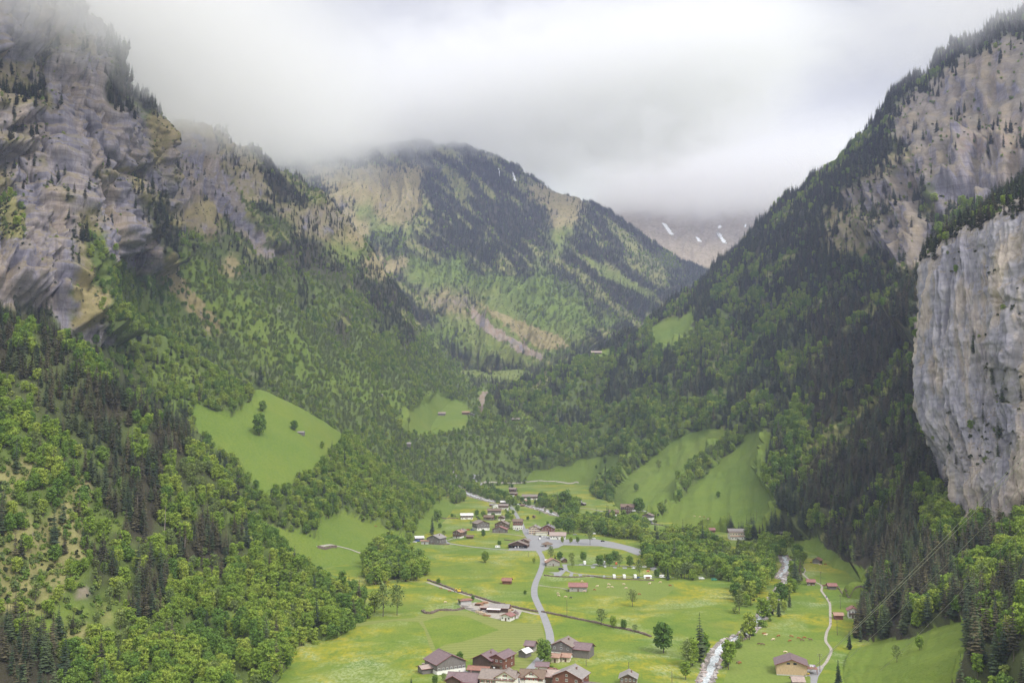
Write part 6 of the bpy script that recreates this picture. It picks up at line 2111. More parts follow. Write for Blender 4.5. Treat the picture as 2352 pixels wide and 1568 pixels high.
# ---------------------------------------------------------------- animals and people (skinned bodies)
def skin_obj(name, joints, edges, mat, parent=None, sub=1, root=0):
    me = bpy.data.meshes.new(name)
    me.from_pydata([j[0] for j in joints], edges, [])
    o = bpy.data.objects.new(name, me)
    COL.objects.link(o)
    if parent is not None:
        o.parent = parent
    sk = o.modifiers.new('skin', 'SKIN')
    sk.use_smooth_shade = True
    lay = me.skin_vertices[0].data if me.skin_vertices else None
    if lay is None:
        bm = bmesh.new()
        bm.from_mesh(me)
        bm.verts.layers.skin.verify()
        bm.to_mesh(me)
        bm.free()
        lay = me.skin_vertices[0].data
    for k, j in enumerate(joints):
        lay[k].radius = (j[1], j[2] if len(j) > 2 else j[1])
        lay[k].use_root = k == root
    ss = o.modifiers.new('smooth', 'SUBSURF')
    ss.levels = sub
    ss.render_levels = sub
    # bake to a plain mesh so copies stay light
    dg = bpy.context.evaluated_depsgraph_get()
    dg.update()
    ev = o.evaluated_get(dg)
    nm = bpy.data.meshes.new_from_object(ev)
    nm.name = name
    o.modifiers.clear()
    o.data = nm
    nm.materials.clear()
    nm.materials.append(mat)
    return o
def cow_mat(name, col, pale):
    m, t, bs = new_mat(name)
    tc = N(t, 'ShaderNodeTexCoord')
    L(t, ramp(t, noise(t, tc.outputs['Object'], .9, 1, .3), [(.0, col), (.56, col), (.60, pale), (1, pale)]), bs.inputs['Base Color'])
    return m
COWM = [cow_mat('cow_hide_red', (.28, .10, .045), (.30, .12, .055)), cow_mat('cow_hide_pale', (.62, .46, .34), (.74, .68, .62)),
        cow_mat('cow_hide_pied', (.03, .028, .028), (.75, .72, .70)), cow_mat('cow_hide_brown', (.16, .10, .07), (.20, .14, .10))]
M_HORN = flat('horn', (.5, .45, .36))
def cow_proto(m, graze=True):
    J = [((-.85, 0, 1.08), .27, .30), ((-.3, 0, 1.02), .34, .38), ((.35, 0, 1.02), .33, .38), ((.8, 0, 1.10), .27, .33)]
    E = [(0, 1), (1, 2), (2, 3)]
    if graze:
        J += [((1.15, 0, .85), .15, .20), ((1.38, 0, .45), .11, .14), ((1.50, 0, .16), .09, .09)]
    else:
        J += [((1.15, 0, 1.35), .15, .20), ((1.42, 0, 1.52), .13, .14), ((1.72, 0, 1.36), .09, .09)]
    E += [(3, 4), (4, 5), (5, 6)]
    for (px_, b, s, bend) in ((-.88, 0, 1, .10), (-.88, 0, -1, .10), (.72, 3, 1, -.04), (.72, 3, -1, -.04)):
        k = len(J)
        J += [((px_, s * .20, .78), .13, .13), ((px_ - bend, s * .22, .45), .075, .075), ((px_ + bend * .4, s * .22, .14), .05, .05), ((px_ + bend * .5 + .03, s * .22, .02), .06, .06)]
        E += [(b, k), (k, k + 1), (k + 1, k + 2), (k + 2, k + 3)]
    k = len(J)
    J += [((-1.16, 0, 1.10), .05, .05), ((-1.24, 0, .55), .03, .03)]
    E += [(0, k), (k, k + 1)]
    o = skin_obj('cow', J, E, m, None, 1, 1)
    mb = MB()
    hx, hz = (1.30, .62) if graze else (1.38, 1.62)
    for s in (-1, 1):
        mb.tube((hx, s * .08, hz), (hx + .04, s * .26, hz + .12), .03, .012, 6)
    link('horns', mb.mesh('horns', [M_HORN]), o)
    return o
COWS = [
 ('5', 632, 275, 1, 'pale cow lying uphill right of the long stone barn'), ('5', 598, 322, 0, 'red cow between the long stone barn and the pale one'),
 ('5', 790, 250, 1, 'uppermost of three pale cows in a cluster in the pasture'), ('5', 784, 288, 1, 'lower left of three clustered pale cows'), ('5', 834, 286, 1, 'lower right of three clustered pale cows'),
 ('5', 990, 246, 1, 'pale cow below the second camper van'), ('5', 1022, 300, 1, 'pale cow left above the bare tree'), ('5', 1338, 238, 1, 'pale cow below the awning tent'),
 ('5', 1484, 220, 1, 'pale cow nearest the riverside trees'), ('5', 1614, 266, 0, 'red cow at the right end of the pasture'), ('5', 1200, 382, 0, 'red cow right beside the lone bare tree'),
 ('5', 430, 208, 1, 'pale cow behind the long stone barn'), ('5', 462, 342, 1, 'pale cow at the right front of the long stone barn'), ('5', 108, 372, 1, 'pale cow nearest the road bend'),
 ('5', 116, 400, 1, 'pale cow just below the one nearest the bend'), ('5', 210, 418, 1, 'pale cow left of the black and white one'), ('5', 280, 428, 2, 'black and white cow below the long stone barn'), ('5', 242, 342, 2, 'dark pied cow at the left corner of the stone barn'),
 ('7', 858, 915, 0, 'red and white cow leftmost on the meadow line'), ('7', 880, 932, 1, 'pale cow just right of the leftmost red one'), ('7', 1056, 945, 0, 'bright red cow alone left of centre on the line'),
 ('7', 984, 992, 1, 'pale cow below the bright red lone cow'), ('7', 1228, 950, 0, 'large red cow grazing centre of the herd'), ('7', 1208, 1008, 0, 'red cow facing the viewer below the herd centre'),
 ('7', 1326, 975, 0, 'red cow left of the pair at the right'), ('7', 1402, 968, 0, 'light red cow at the upper right of the herd'), ('7', 1370, 1002, 3, 'grey brown cow in the right part of the herd'),
 ('7', 1484, 996, 3, 'dark brown cow rightmost near the path'), ('7', 798, 1052, 3, 'grey brown cow lower left, left of the horned pair'), ('7', 844, 1056, 3, 'brown cow lower left, right of the pair'),
 ('7', 1146, 1160, 1, 'pale calf just behind the tan barn'), ('7', 512, 1302, 3, 'brown cow lying near the stream'), ('7', 538, 1308, 0, 'red cow lying near the stream beside a brown one'),
 ('6', 1490, 842, 0, 'red cow at the hay hut by the forest'), ('6', 1618, 876, 1, 'pale cow right of the forest hay hut'), ('6', 1688, 870, 0, 'red cow under the forest edge trees'),
 ('4', 608, 490, 1, 'pale cow in the field left of the concrete shed'), ('4', 548, 300, 0, 'small red cow below the gravel track, left'), ('4', 665, 340, 0, 'small red cow below the gravel track, right'),
 ('3', 1942, 892, 1, 'pale cow on the far right slope, leftmost'), ('3', 2015, 900, 1, 'pale cow on the far right slope, middle'), ('3', 2072, 902, 0, 'red cow on the far right slope'), ('3', 2125, 932, 1, 'pale cow on the far right slope, lowest'),
 ('B', 602, 152, 0, 'orange red cow on the slope above the left track'),
]
cp_ = {}
for (zid, x, y, mi, lab) in COWS:
    g = random.random() < .75
    if (mi, g) not in cp_:
        cp_[(mi, g)] = cow_proto(COWM[mi], g)
        o = cp_[(mi, g)]
    else:
        o = copy_tree(cp_[(mi, g)])
    p = at(zid, x, y)
    s = random.uniform(.95, 1.1)
    o.location = (p.x, p.y, ground_at(p.x, p.y) + .0)
    o.rotation_euler = (0, 0, random.choice((0, math.pi)) + random.uniform(-.7, .7))
    o.scale = (s, s, s)
    put(o, lab, 'cow', 'cows grazing in the valley meadows')

SKIN = flat('skin', (.55, .34, .25), .6, .05)
HAIR = flat('hair', (.06, .04, .03), .8, .2)
def person(zid, x, y, top, legs, lab, face=180, z0=None):
    p = at(zid, x, y)
    e = bpy.data.objects.new('person', None)
    COL.objects.link(e)
    e.location = (p.x, p.y, ground_at(p.x, p.y) + .16)
    e.rotation_euler = (0, 0, R(face))
    put(e, lab, 'person', 'people walking in the valley')
    J = [((0, 0, .95), .12, .10), ((0, 0, 1.20), .13, .10), ((0, 0, 1.42), .14, .09), ((0, 0, 1.52), .055, .055), ((0, .01, 1.60), .075, .085), ((0, .02, 1.70), .08, .095)]
    E = [(0, 1), (1, 2), (2, 3), (3, 4), (4, 5)]
    for s, sw in ((1, .18), (-1, -.18)):
        k = len(J)
        J += [((s * .19, 0, 1.40), .055, .055), ((s * .24, -sw * .5, 1.14), .042, .042), ((s * .24, sw * .5, .92), .032, .032), ((s * .24, sw * .8, .83), .035, .025)]
        E += [(2, k), (k, k + 1), (k + 1, k + 2), (k + 2, k + 3)]
        k = len(J)
        J += [((s * .09, 0, .86), .085, .085), ((s * .10, sw * .6 + .03, .48), .06, .06), ((s * .10, sw * 1.2, .08), .042, .042), ((s * .10, sw * 1.2 + .14, .03), .04, .035)]
        E += [(0, k), (k, k + 1), (k + 1, k + 2), (k + 2, k + 3)]
    skin_obj('body', J, E, SKIN, e)
    def grow(idx, g):
        return [(J[i][0], J[i][1] + g, J[i][2] + g) for i in idx]
    skin_obj('jacket', grow([0, 1, 2, 6, 7, 8, 14, 15, 16], .02), [(0, 1), (1, 2), (2, 3), (3, 4), (4, 5), (2, 6), (6, 7), (7, 8)], top, e)
    skin_obj('trousers', grow([0, 10, 11, 12, 18, 19, 20], .018), [(0, 1), (1, 2), (2, 3), (0, 4), (4, 5), (5, 6)], legs, e)
    skin_obj('hair', [((0, -.02, 1.72), .088, .10), ((0, -.03, 1.79), .06, .07)], [(0, 1)], HAIR, e)
C_BLU = flat('cloth_blue', (.04, .10, .35))
C_BLK = flat('cloth_black', (.02, .02, .022))
C_RED = flat('cloth_red', (.45, .06, .05))
C_GRY = flat('cloth_grey', (.25, .25, .27))
person('7', 1694, 425, C_BLU, C_BLK, 'walker in blue jacket on the narrow path, left of a pair', 170)
person('7', 1704, 425, C_BLU, C_BLU, 'walker in blue on the narrow path, right of a pair', 175)
person('7', 1724, 468, C_BLK, C_GRY, 'walker in black on the narrow path below the blue pair, left', 185)
person('7', 1740, 474, C_BLK, C_BLK, 'walker all in black on the narrow path, nearest the viewer', 180)
person('7', 1762, 785, C_GRY, C_BLK, 'walker in grey at the right edge of the narrow path', 10)
person('2', 1711, 1085, C_BLK, C_BLK, 'walker in black on the village road by the tall white house', 200)
person('2', 1735, 1208, C_RED, C_BLK, 'walker in red on the village square, left of another', 180)
person('2', 1760, 1222, C_RED, C_GRY, 'walker in red and grey on the village square', 150)
person('3', 615, 124, C_RED, C_BLK, 'hiker in red on the path high in the meadow, left', 180)
person('3', 628, 123, C_GRY, C_BLK, 'hiker in grey on the path high in the meadow, right', 180)

# ---------------------------------------------------------------- single trees
def tree_obj(kind, var, loc, s, rz, label, group, name, cat):
    cr, tr = kind[var]
    e = bpy.data.objects.new(name, None)
    COL.objects.link(e)
    e.location = loc
    e.rotation_euler = (0, 0, rz)
    e.scale = s
    put(e, label, cat, group)
    c1 = bpy.data.objects.new('crown', cr)
    c2 = bpy.data.objects.new('trunk', tr)
    for c_ in (c1, c2):
        COL.objects.link(c_)
        c_.parent = e
    return e
HI_B = [broad_meshes('hi_a', 17, 12, 22, 130, .62, M_BRB, .12), broad_meshes('hi_b', 17, 11, 20, 120, .60, M_BRA, .14), broad_meshes('hi_c', 14, 9, 13, 45, .5, M_BRC, .22, .22), broad_meshes('hi_d', 5, 4.2, 9, 60, .36, M_BRA, .28, .14)]
HI_S = [spruce_meshes('hi', 22, 6.6, 26, 12, .05, M_SPR, .05)]
SINGLE = [
 # zoom, x, y base, height px, kind, label
 ('4', 1935, 1305, 330, 'B0', 'big round dark green maple beside the valley road'),
 ('5', 1525, 1162, 415, 'B0', 'tall dark maple standing alone in the lower meadow'),
 ('5', 1108, 535, 235, 'B2', 'sparse lone tree in the middle of the cow meadow'),
 ('5', 690, 790, 230, 'B2', 'thin sparse tree on the stone wall, leftmost of four'),
 ('5', 850, 830, 170, 'B1', 'compact green tree on the stone wall, second from the left'),
 ('5', 990, 840, 135, 'B0', 'small dark tree on the stone wall, third from the left'),
 ('5', 1140, 890, 120, 'B2', 'thin bushy tree on the stone wall, rightmost of four'),
 ('5', 1835, 1360, 380, 'B2', 'slender half leafed tree left of the stream'),
 ('5', 1915, 1330, 370, 'B1', 'yellow green tree right of the slender one by the stream'),
 ('7', 2010, 1110, 260, 'S', 'stout dark fir at the right end of the meadow'),
 ('7', 1862, 1600, 350, 'S', 'pointed spruce on the slope right of the yard'),
 ('7', 1060, 670, 240, 'S', 'narrow dark spruce on the right bank of the stream'),
 ('7', 1205, 545, 220, 'S', 'broad dark spruce on the right bank of the stream'),
 ('7', 1130, 610, 160, 'B1', 'bright green tree between two spruces by the stream'),
 ('2', 432, 1130, 260, 'S', 'big dark spruce behind the grey farmhouse'),
 ('2', 505, 960, 170, 'B0', 'dark round tree above the big spruce'),
 ('2', 535, 1050, 75, 'B0', 'small dark bush tree right of the big spruce'),
 ('2', 125, 1260, 165, 'B1', 'yellow green bushy tree left of the vehicle shed'),
 ('2', 1120, 1165, 105, 'B0', 'round tree in front of the largest barn'),
 ('2', 1030, 880, 85, 'B0', 'small round tree right of the white roofed chalet'),
 ('2', 1125, 915, 110, 'B1', 'orchard tree left of the wide brown roofed barn'),
 ('2', 950, 1000, 55, 'B2', 'tiny blossoming tree in the meadow below the white roof'),
 ('2', 1150, 1510, 150, 'B1', 'bushy tree alone in the big meadow'),
 ('2', 1335, 1285, 75, 'B0', 'dark bush left of the garage barn'),
 ('2', 1580, 830, 100, 'B1', 'round tree beside the road below the bridge'),
 ('2', 1718, 940, 60, 'B0', 'small dark tree right of the road, beside a smaller one'),
 ('2', 1800, 1520, 85, 'B1', 'leafy bush left of the road bend'),
 ('2', 2028, 1480, 190, 'B2', 'thin tall tree behind the camping reception'),
 ('2', 2085, 1480, 110, 'S', 'dark little spruce behind the camping reception'),
 ('2', 2145, 1475, 115, 'B0', 'dark green tree right of the little spruce'),
 ('2', 2182, 1245, 90, 'B1', 'small clipped tree before the hall, left of three'),
 ('2', 2297, 1248, 88, 'B1', 'small clipped tree before the hall, middle of three'),
 ('2', 2388, 1245, 92, 'B1', 'small clipped tree before the hall, right of three'),
 ('3', 538, 1270, 270, 'B2', 'tall yellow green maple at the edge of the car park'),
 ('3', 245, 1120, 220, 'B0', 'dark maple behind the three clipped trees, left'),
 ('3', 320, 1110, 210, 'B1', 'maple behind the three clipped trees, right'),
 ('3', 120, 1080, 180, 'B0', 'dark tree behind the pink roofed hall'),
 ('2', 1215, 505, 90, 'S', 'left of two dark firs above the village'),
 ('2', 1245, 505, 95, 'S', 'right of two dark firs above the village'),
 ('2', 1468, 500, 75, 'S', 'small fir behind the farthest chalet'),
 ('2', 1505, 515, 65, 'B0', 'round tree behind the farthest chalet'),
 ('2', 1815, 720, 120, 'S', 'dark fir in front of the very long farmhouse'),
 ('2', 1735, 755, 95, 'B0', 'round tree before the very long farmhouse'),
 ('2', 1930, 745, 95, 'B1', 'bright tree right of the very long farmhouse'),
 ('2', 2065, 735, 135, 'B0', 'slim dark tree beside the lane, left of the big maple'),
 ('2', 2215, 800, 270, 'B0', 'big maple left of the grey roofed barn'),
 ('3', 1160, 550, 110, 'B0', 'small dark tree in the big sloping meadow'),
 ('3', 1195, 845, 210, 'B0', 'round dark maple right of the tall inn'),
 ('3', 990, 935, 140, 'B1', 'young green tree in front of the tall inn'),
 ('3', 620, 245, 50, 'B0', 'dark bush in the upper meadow'),
 ('3', 735, 175, 85, 'B0', 'round bush beside the high path'),
 ('3', 1465, 280, 160, 'B2', 'bare pale tree in the sloping meadow'),
 ('3', 1412, 1150, 190, 'S', 'tall spruce rising from the riverside wood'),
 ('3', 1315, 1130, 140, 'S', 'spruce left of the tall riverside one'),
 ('3', 1855, 1085, 65, 'S', 'small fir in the meadow left of the red shed'),
 ('3', 2260, 640, 95, 'B0', 'bush clump on the right sloping meadow'),
 ('C', 680, 245, 150, 'B0', 'dark round tree above the first camper van'),
 ('C', 495, 300, 190, 'B2', 'thin tree on the camping lawn near the reception'),
 ('C', 512, 345, 110, 'B2', 'young thin tree beside the camping lane fork'),
 ('C', 938, 325, 180, 'B0', 'camping lane tree, first from the left'),
 ('C', 1088, 325, 200, 'B0', 'camping lane tree, second from the left'),
 ('C', 1180, 270, 190, 'B0', 'camping lane tree behind the orange van'),
 ('C', 1250, 335, 200, 'B2', 'camping lane tree right of the orange van'),
 ('C', 1412, 340, 185, 'B0', 'camping lane tree, fourth from the left'),
 ('C', 1555, 480, 270, 'B2', 'tall pale camping tree above the blue car'),
 ('C', 1725, 378, 190, 'B0', 'tree at the grey turning area'),
 ('C', 1835, 505, 140, 'B0', 'small tree left of the last caravan'),
 ('C', 1030, 290, 160, 'B1', 'tree behind the second upper camper van'),
 ('C', 2005, 545, 230, 'S', 'single dark spruce at the end of the camping row'),
 ('4', 1405, 1305, 60, 'B3', 'tiny round garden tree behind the double chalet'),
 ('4', 1205, 1235, 70, 'B0', 'small dark tree behind the double chalet'),
 ('4', 800, 1280, 140, 'B0', 'dark tree behind the purple roofed barn'),
 ('4', 440, 1335, 130, 'B0', 'dark bushy tree behind the firewood row'),
 ('4', 470, 1580, 130, 'B0', 'round orchard tree below the purple roofed barn'),
 ('4', 590, 1575, 150, 'B2', 'gnarled half bare orchard tree'),
 ('4', 150, 1590, 110, 'S', 'little fir at the bottom edge of the meadow'),
 ('4', 985, 1545, 90, 'B1', 'flowering garden tree beside the white chalet'),
 ('4', 2035, 1425, 100, 'B0', 'garden tree right of the small roadside house'),
 ('4', 980, 455, 75, 'B0', 'small tree beside the concrete shed'),
 ('4', 810, 510, 80, 'B1', 'bush left of the concrete shed'),
 ('4', 515, 235, 80, 'B0', 'small dark tree behind the gravel track wall'),
 ('4', 1680, 375, 60, 'B0', 'bush beside the road bend'),
 ('5', 1030, 1540, 60, 'B0', 'bush at the lower edge above the grey roof'),
 ('0', 595, 1000, 52, 'B0', 'dense tree clump on the steep left meadow'),
 ('0', 676, 988, 24, 'B0', 'tree above the hut on the steep left meadow'),
 ('0', 603, 945, 26, 'B0', 'upper bush on the steep left meadow'),
 ('0', 598, 882, 56, 'S', 'single dark spruce on the ridge above the steep meadow'),
 ('0', 490, 940, 22, 'B0', 'bush at the top left of the steep meadow'),
 ('0', 740, 1030, 18, 'B1', 'small tree near the right edge of the steep meadow'),
 ('0', 963, 942, 26, 'B0', 'round tree in the upper valley meadow'),
 ('0', 915, 1075, 36, 'B0', 'round tree below the clearing barn') if False else ('0', 917, 1010, 30, 'B1', 'round tree above the clearing barn'),
 ('0', 1113, 1290, 26, 'B1', 'second bushy tree in the big meadow'),
 ('0', 2112, 1492, 34, 'B1', 'round bush in the steep right meadow'),
 ('0', 2060, 1520, 40, 'B2', 'thin birch like tree in the steep right meadow'),
 ('0', 880, 1415, 78, 'B2', 'half leafed tree at the end of the left wood, left of a pair'),
 ('0', 912, 1412, 72, 'B2', 'half leafed tree at the end of the left wood, right of a pair'),
 ('0', 860, 1405, 50, 'B1', 'leafy tree at the end of the left wood'),
]
used = {}
nb = ns = 0
for (zid, x, y, hp, kd, lab) in SINGLE:
    p = at(zid, x, y)
    hm = hp * ZO[zid][2] / FPX * p.y
    z = ground_at(p.x, p.y)
    rz = random.uniform(0, 6.28)
    if kd == 'S':
        s = hm / 22.5
        tree_obj(HI_S, 0, (p.x, p.y, z - .1), (s * 1.1, s * 1.1, s), rz, lab, None, 'spruce_tree', 'spruce tree')
        ns += 1
    else:
        k = int(kd[1])
        base = (17, 17, 14, 5)[k]
        s = hm / base
        wx = s * random.uniform(.85, 1.1)
        tree_obj(HI_B, k, (p.x, p.y, z - .1), (wx, wx, s), rz, lab, None, 'broadleaf_tree', 'broadleaf tree')
        nb += 1

GARDEN = [(1060, 960), (1250, 905), (1290, 935), (1440, 930), (1480, 900), (1450, 870), (1500, 950), (1470, 1010), (1290, 860), (590, 1165), (700, 905), (740, 915), (1100, 862), (1480, 780), (1520, 862), (1420, 832),
          (1730, 690), (1840, 772), (1880, 790), (1640, 702), (1600, 690), (1420, 580), (1380, 600), (1300, 580), (1250, 600), (1330, 640), (1240, 640), (1580, 565), (2010, 700), (2100, 830), (2030, 850), (1950, 830), (1880, 862), (2140, 870), (1680, 745), (1985, 1000), (2060, 1010)]
gr = random.Random(4)
for (x, y) in GARDEN:
    p = at('2', x, y)
    q = min(LANDMARKS, key=lambda k: (k[0] - p.x) ** 2 + (k[1] - p.y) ** 2)
    side = 'left of' if p.x < q[0] - 4 else ('right of' if p.x > q[0] + 4 else ('in front of' if p.y < q[1] else 'behind'))
    hm = gr.uniform(4.5, 9.5)
    kv = gr.choice((0, 1, 2))
    s = hm / (17, 17, 14)[kv]
    words_ = ' '.join(q[2].split()[:8])
    if words_.split()[-1] in ('the', 'a', 'with', 'in', 'of', 'by', 'to', 'white', 'and', 'over', 'above', 'below', 'beside', 'left', 'before', 'top', 'three', 'largest', 'very'):
        words_ = ' '.join(words_.split()[:-1])
    tree_obj(HI_B, kv, (p.x, p.y, ground_at(p.x, p.y) - .1), (s * 1.2, s * 1.2, s), gr.uniform(0, 6), '%s garden tree %s %s' % (('dark', 'bright', 'sparse')[kv], side, words_), 'garden trees between the village houses', 'broadleaf_tree', 'broadleaf tree')
    nb += 1

# the trees that show largest in the woods become trees of their own
AREA = {'L': 'on the near left slope', 'B': 'on the broad left knoll', 'C': 'on the left cliffs', 'D': 'on the long left ridge', 'U': 'in the upper valley', 'E': 'on the central mountain',
        'R': 'on the big right mountainside', 'N': 'on the near right slope', 'P': 'above the sheer right cliff', 'G': 'in the valley floor woods', 'F': ''}
def where(tag, u, v, p):
    if tag == 'G':
        if u > 1640:
            b = 'by the stream'
        elif u > 1200:
            b = 'in the wood behind the camping ground'
        elif u > 1000:
            b = 'beside the upper village stream'
        else:
            b = 'in the grove left of the hamlet'
        return b + (', nearer side' if v > 1330 else (', middle part' if v > 1250 else ', far side'))
    if tag == 'L':
        a = 'bottom' if v > 1480 else ('foot' if v > 1390 else ('lower part' if v > 1270 else ('middle' if v > 1130 else ('upper part' if v > 960 else 'top'))))
        b = 'by the left edge' if u < 120 else ('below the cliffs' if u < 260 else ('in the centre' if u < 400 else ('facing the knoll' if u < 540 else 'by the fields')))
        return '%s of the near left wood, %s' % (a, b)
    if tag == 'N':
        a = 'directly under the sheer cliff' if v < 1200 else ('in the middle' if v < 1330 else ('along the foot' if v < 1460 else 'at the bottom'))
        b = 'left' if u < 2080 else ('central' if u < 2230 else 'right')
        return '%s of the near right wood, %s' % (a, b)
    if tag == 'R':
        a = 'near the skyline' if v < 500 else ('upper slope' if v < 800 else ('mid slope' if v < 1050 else 'lowest slope'))
        b = 'left shoulder' if u < 1480 else ('above the sloping meadows' if u < 1780 else ('right of the sloping meadows' if u < 1950 else 'close to the sheer cliff'))
        return 'big right mountainside, %s, %s' % (a, b)
    if tag == 'B':
        return AREA[tag] + (', above its steep meadow' if v < 930 else (', beside its steep meadow' if v < 1100 else ', below its steep meadow'))
    return AREA[tag]
SZ = {k: v[3] for k, v in DENS.items()}
def promote(kind, T, variants, name, cat, want, words, hbase):
    d = T[:, :3] - np.array((0, 0, CAMH))
    u, v = proj(T[:, :3])
    size = T[:, 3] / np.linalg.norm(d, axis=1)
    ok = (u > 6) & (u < 2346) & (v < 1580) & (v > 0)
    order = np.argsort(-(size * ok))
    done = 0
    keep = np.ones(len(T), bool)
    blocked = {}
    for i in order[:9000]:
        if done >= want or not ok[i]:
            break
        top = Vector(T[i, :3]) + Vector((0, 0, hbase * T[i, 3] * .8))
        dd = top - CAMV
        r = BVH.ray_cast(CAMV, dd.normalized(), dd.length - 3)
        if r[0] is not None:
            continue
        # skip trees hidden behind nearer ones already taken
        cell = (int(u[i] / 9), int((v[i] - hbase * T[i, 3] * .6 * size[i] / max(T[i, 3], 1e-6) * FPX) / 16))
        if cell in blocked:
            continue
        blocked[cell] = 1
        keep[i] = False
        done += 1
        tag = chr(int(T[i, 5]))
        var = int(T[i, 4])
        s = T[i, 3]
        rel = (s - SZ[tag] * .62) / (SZ[tag] * .5)
        big = 'very tall' if rel > .8 else ('tall' if rel > .55 else ('medium' if rel > .25 else 'short'))
        lab = '%s %s, %s' % (big, words[var], where(tag, u[i], v[i], T[i]))
        grp = words[var] + ' trees ' + where(tag, u[i], v[i], T[i]) + ', ' + big
        sx = s * random.uniform(.88, 1.15)
        tree_obj(variants, var, (T[i, 0], T[i, 1], T[i, 2] - .4), (sx, sx, s * random.uniform(.92, 1.1)), random.uniform(0, 6.28), lab, grp, name, cat)
    print('PROMOTED', kind, done)
    return T[keep]
TREES['con'] = promote('con', TREES['con'], SPR, 'spruce_tree', 'spruce tree', 300 - ns, ['dark green spruce', 'slim dark spruce', 'broad dark spruce', 'brownish spruce', 'slim brownish spruce', 'broad brownish spruce', 'pale green larch'], 25)
TREES['bro'] = promote('bro', TREES['bro'], BRO, 'broadleaf_tree', 'broadleaf tree', 300 - nb, ['bright maple', 'upright bright maple', 'broad bright maple', 'deep green beech', 'upright dark beech', 'broad dark beech', 'thin grey ash', 'slim grey ash'], 15)
# a few dead stems on the near left slope
for k, (x, y, hp, lab) in enumerate(((218, 600, 60, 'dead grey stem left on the near left slope'), (920, 445, 150, 'bare leaning stem among dark spruces on the near left slope'), (1103, 610, 240, 'tall bare spruce stem in the middle of the near left slope'), (1240, 700, 120, 'bare stem below the brown spruces on the near left slope'), (1950, 1225, 150, 'bare pale stem near the lower field edge'))):
    p = at('L', x, y)
    hm = hp * .3418 / FPX * p.y
    mb = MB()
    mb.tube((0, 0, -1), (.02 * hm, 0, hm), .28, .05, 7)
    for j in range(9):
        a = j * 2.4
        z = hm * (.35 + .065 * j)
        mb.tube((0, 0, z), (math.cos(a) * 1.6, math.sin(a) * 1.6, z + .3), .05, .015, 4)
    o = link('dead_tree', mb.mesh('dead_tree', [DEADBARK]), None, (p.x, p.y, p.z))
    put(o, lab, 'dead tree')

# ---------------------------------------------------------------- woods as one mass each
def forest(name, label, cat, T, variants, sink=.4):
    coll = bpy.data.collections.new(name + '_kinds')
    for k, (cr, tr) in enumerate(variants):
        o = bpy.data.objects.new('%s_kind_%02d' % (name, k), joined(cr, tr, name))
        coll.objects.link(o)
    me = bpy.data.meshes.new(name)
    n = len(T)
    me.vertices.add(n)
    P3 = T[:, :3].copy()
    P3[:, 2] -= sink
    me.vertices.foreach_set('co', P3.astype(np.float32).ravel())
    a = me.attributes.new('kind_index', 'INT', 'POINT')
    a.data.foreach_set('value', T[:, 4].astype(np.int32))
    a = me.attributes.new('spin', 'FLOAT_VECTOR', 'POINT')
    rr = np.random.RandomState(n)
    rot = np.stack([rr.normal(0, .03, n), rr.normal(0, .03, n), rr.uniform(0, 6.28, n)], -1)
    a.data.foreach_set('vector', rot.astype(np.float32).ravel())
    a = me.attributes.new('size', 'FLOAT_VECTOR', 'POINT')
    wd = T[:, 3] * rr.uniform(.85, 1.2, n)
    a.data.foreach_set('vector', np.stack([wd, wd, T[:, 3] * rr.uniform(.9, 1.15, n)], -1).astype(np.float32).ravel())
    me.update()
    ob = bpy.data.objects.new(name, me)
    COL.objects.link(ob)
    ob['kind'] = 'stuff'
    ob['label'] = label
    ob['category'] = cat
    g = bpy.data.node_groups.new(name + '_planting', 'GeometryNodeTree')
    g.interface.new_socket('Geometry', in_out='INPUT', socket_type='NodeSocketGeometry')
    g.interface.new_socket('Geometry', in_out='OUTPUT', socket_type='NodeSocketGeometry')
    gi = g.nodes.new('NodeGroupInput')
    go = g.nodes.new('NodeGroupOutput')
    mp = g.nodes.new('GeometryNodeMeshToPoints')
    ip = g.nodes.new('GeometryNodeInstanceOnPoints')
    ci = g.nodes.new('GeometryNodeCollectionInfo')
    ci.inputs['Collection'].default_value = coll
    ci.inputs['Separate Children'].default_value = True
    ci.inputs['Reset Children'].default_value = True
    def attr(nm, ty):
        q = g.nodes.new('GeometryNodeInputNamedAttribute')
        q.data_type = ty
        q.inputs['Name'].default_value = nm
        return [s for s in q.outputs if s.enabled and s.name == 'Attribute'][0]
    g.links.new(gi.outputs[0], mp.inputs['Mesh'])
    g.links.new(mp.outputs[0], ip.inputs['Points'])
    g.links.new(ci.outputs[0], ip.inputs['Instance'])
    ip.inputs['Pick Instance'].default_value = True
    g.links.new(attr('kind_index', 'INT'), ip.inputs['Instance Index'])
    g.links.new(attr('spin', 'FLOAT_VECTOR'), ip.inputs['Rotation'])
    g.links.new(attr('size', 'FLOAT_VECTOR'), ip.inputs['Scale'])
    g.links.new(ip.outputs[0], go.inputs[0])
    md = ob.modifiers.new('planting', 'NODES')
    md.node_group = g
    return ob
forest('conifer_forest', 'dark spruce forest covering the mountainsides', 'forest', TREES['con'], SPR)
forest('broadleaf_forest', 'fresh green broadleaf woods on the lower slopes', 'forest', TREES['bro'], BRO)
forest('scrub_undergrowth', 'low scrub and dwarf bushes over grass and ledges', 'undergrowth', TREES['shr'], SHR, .15)

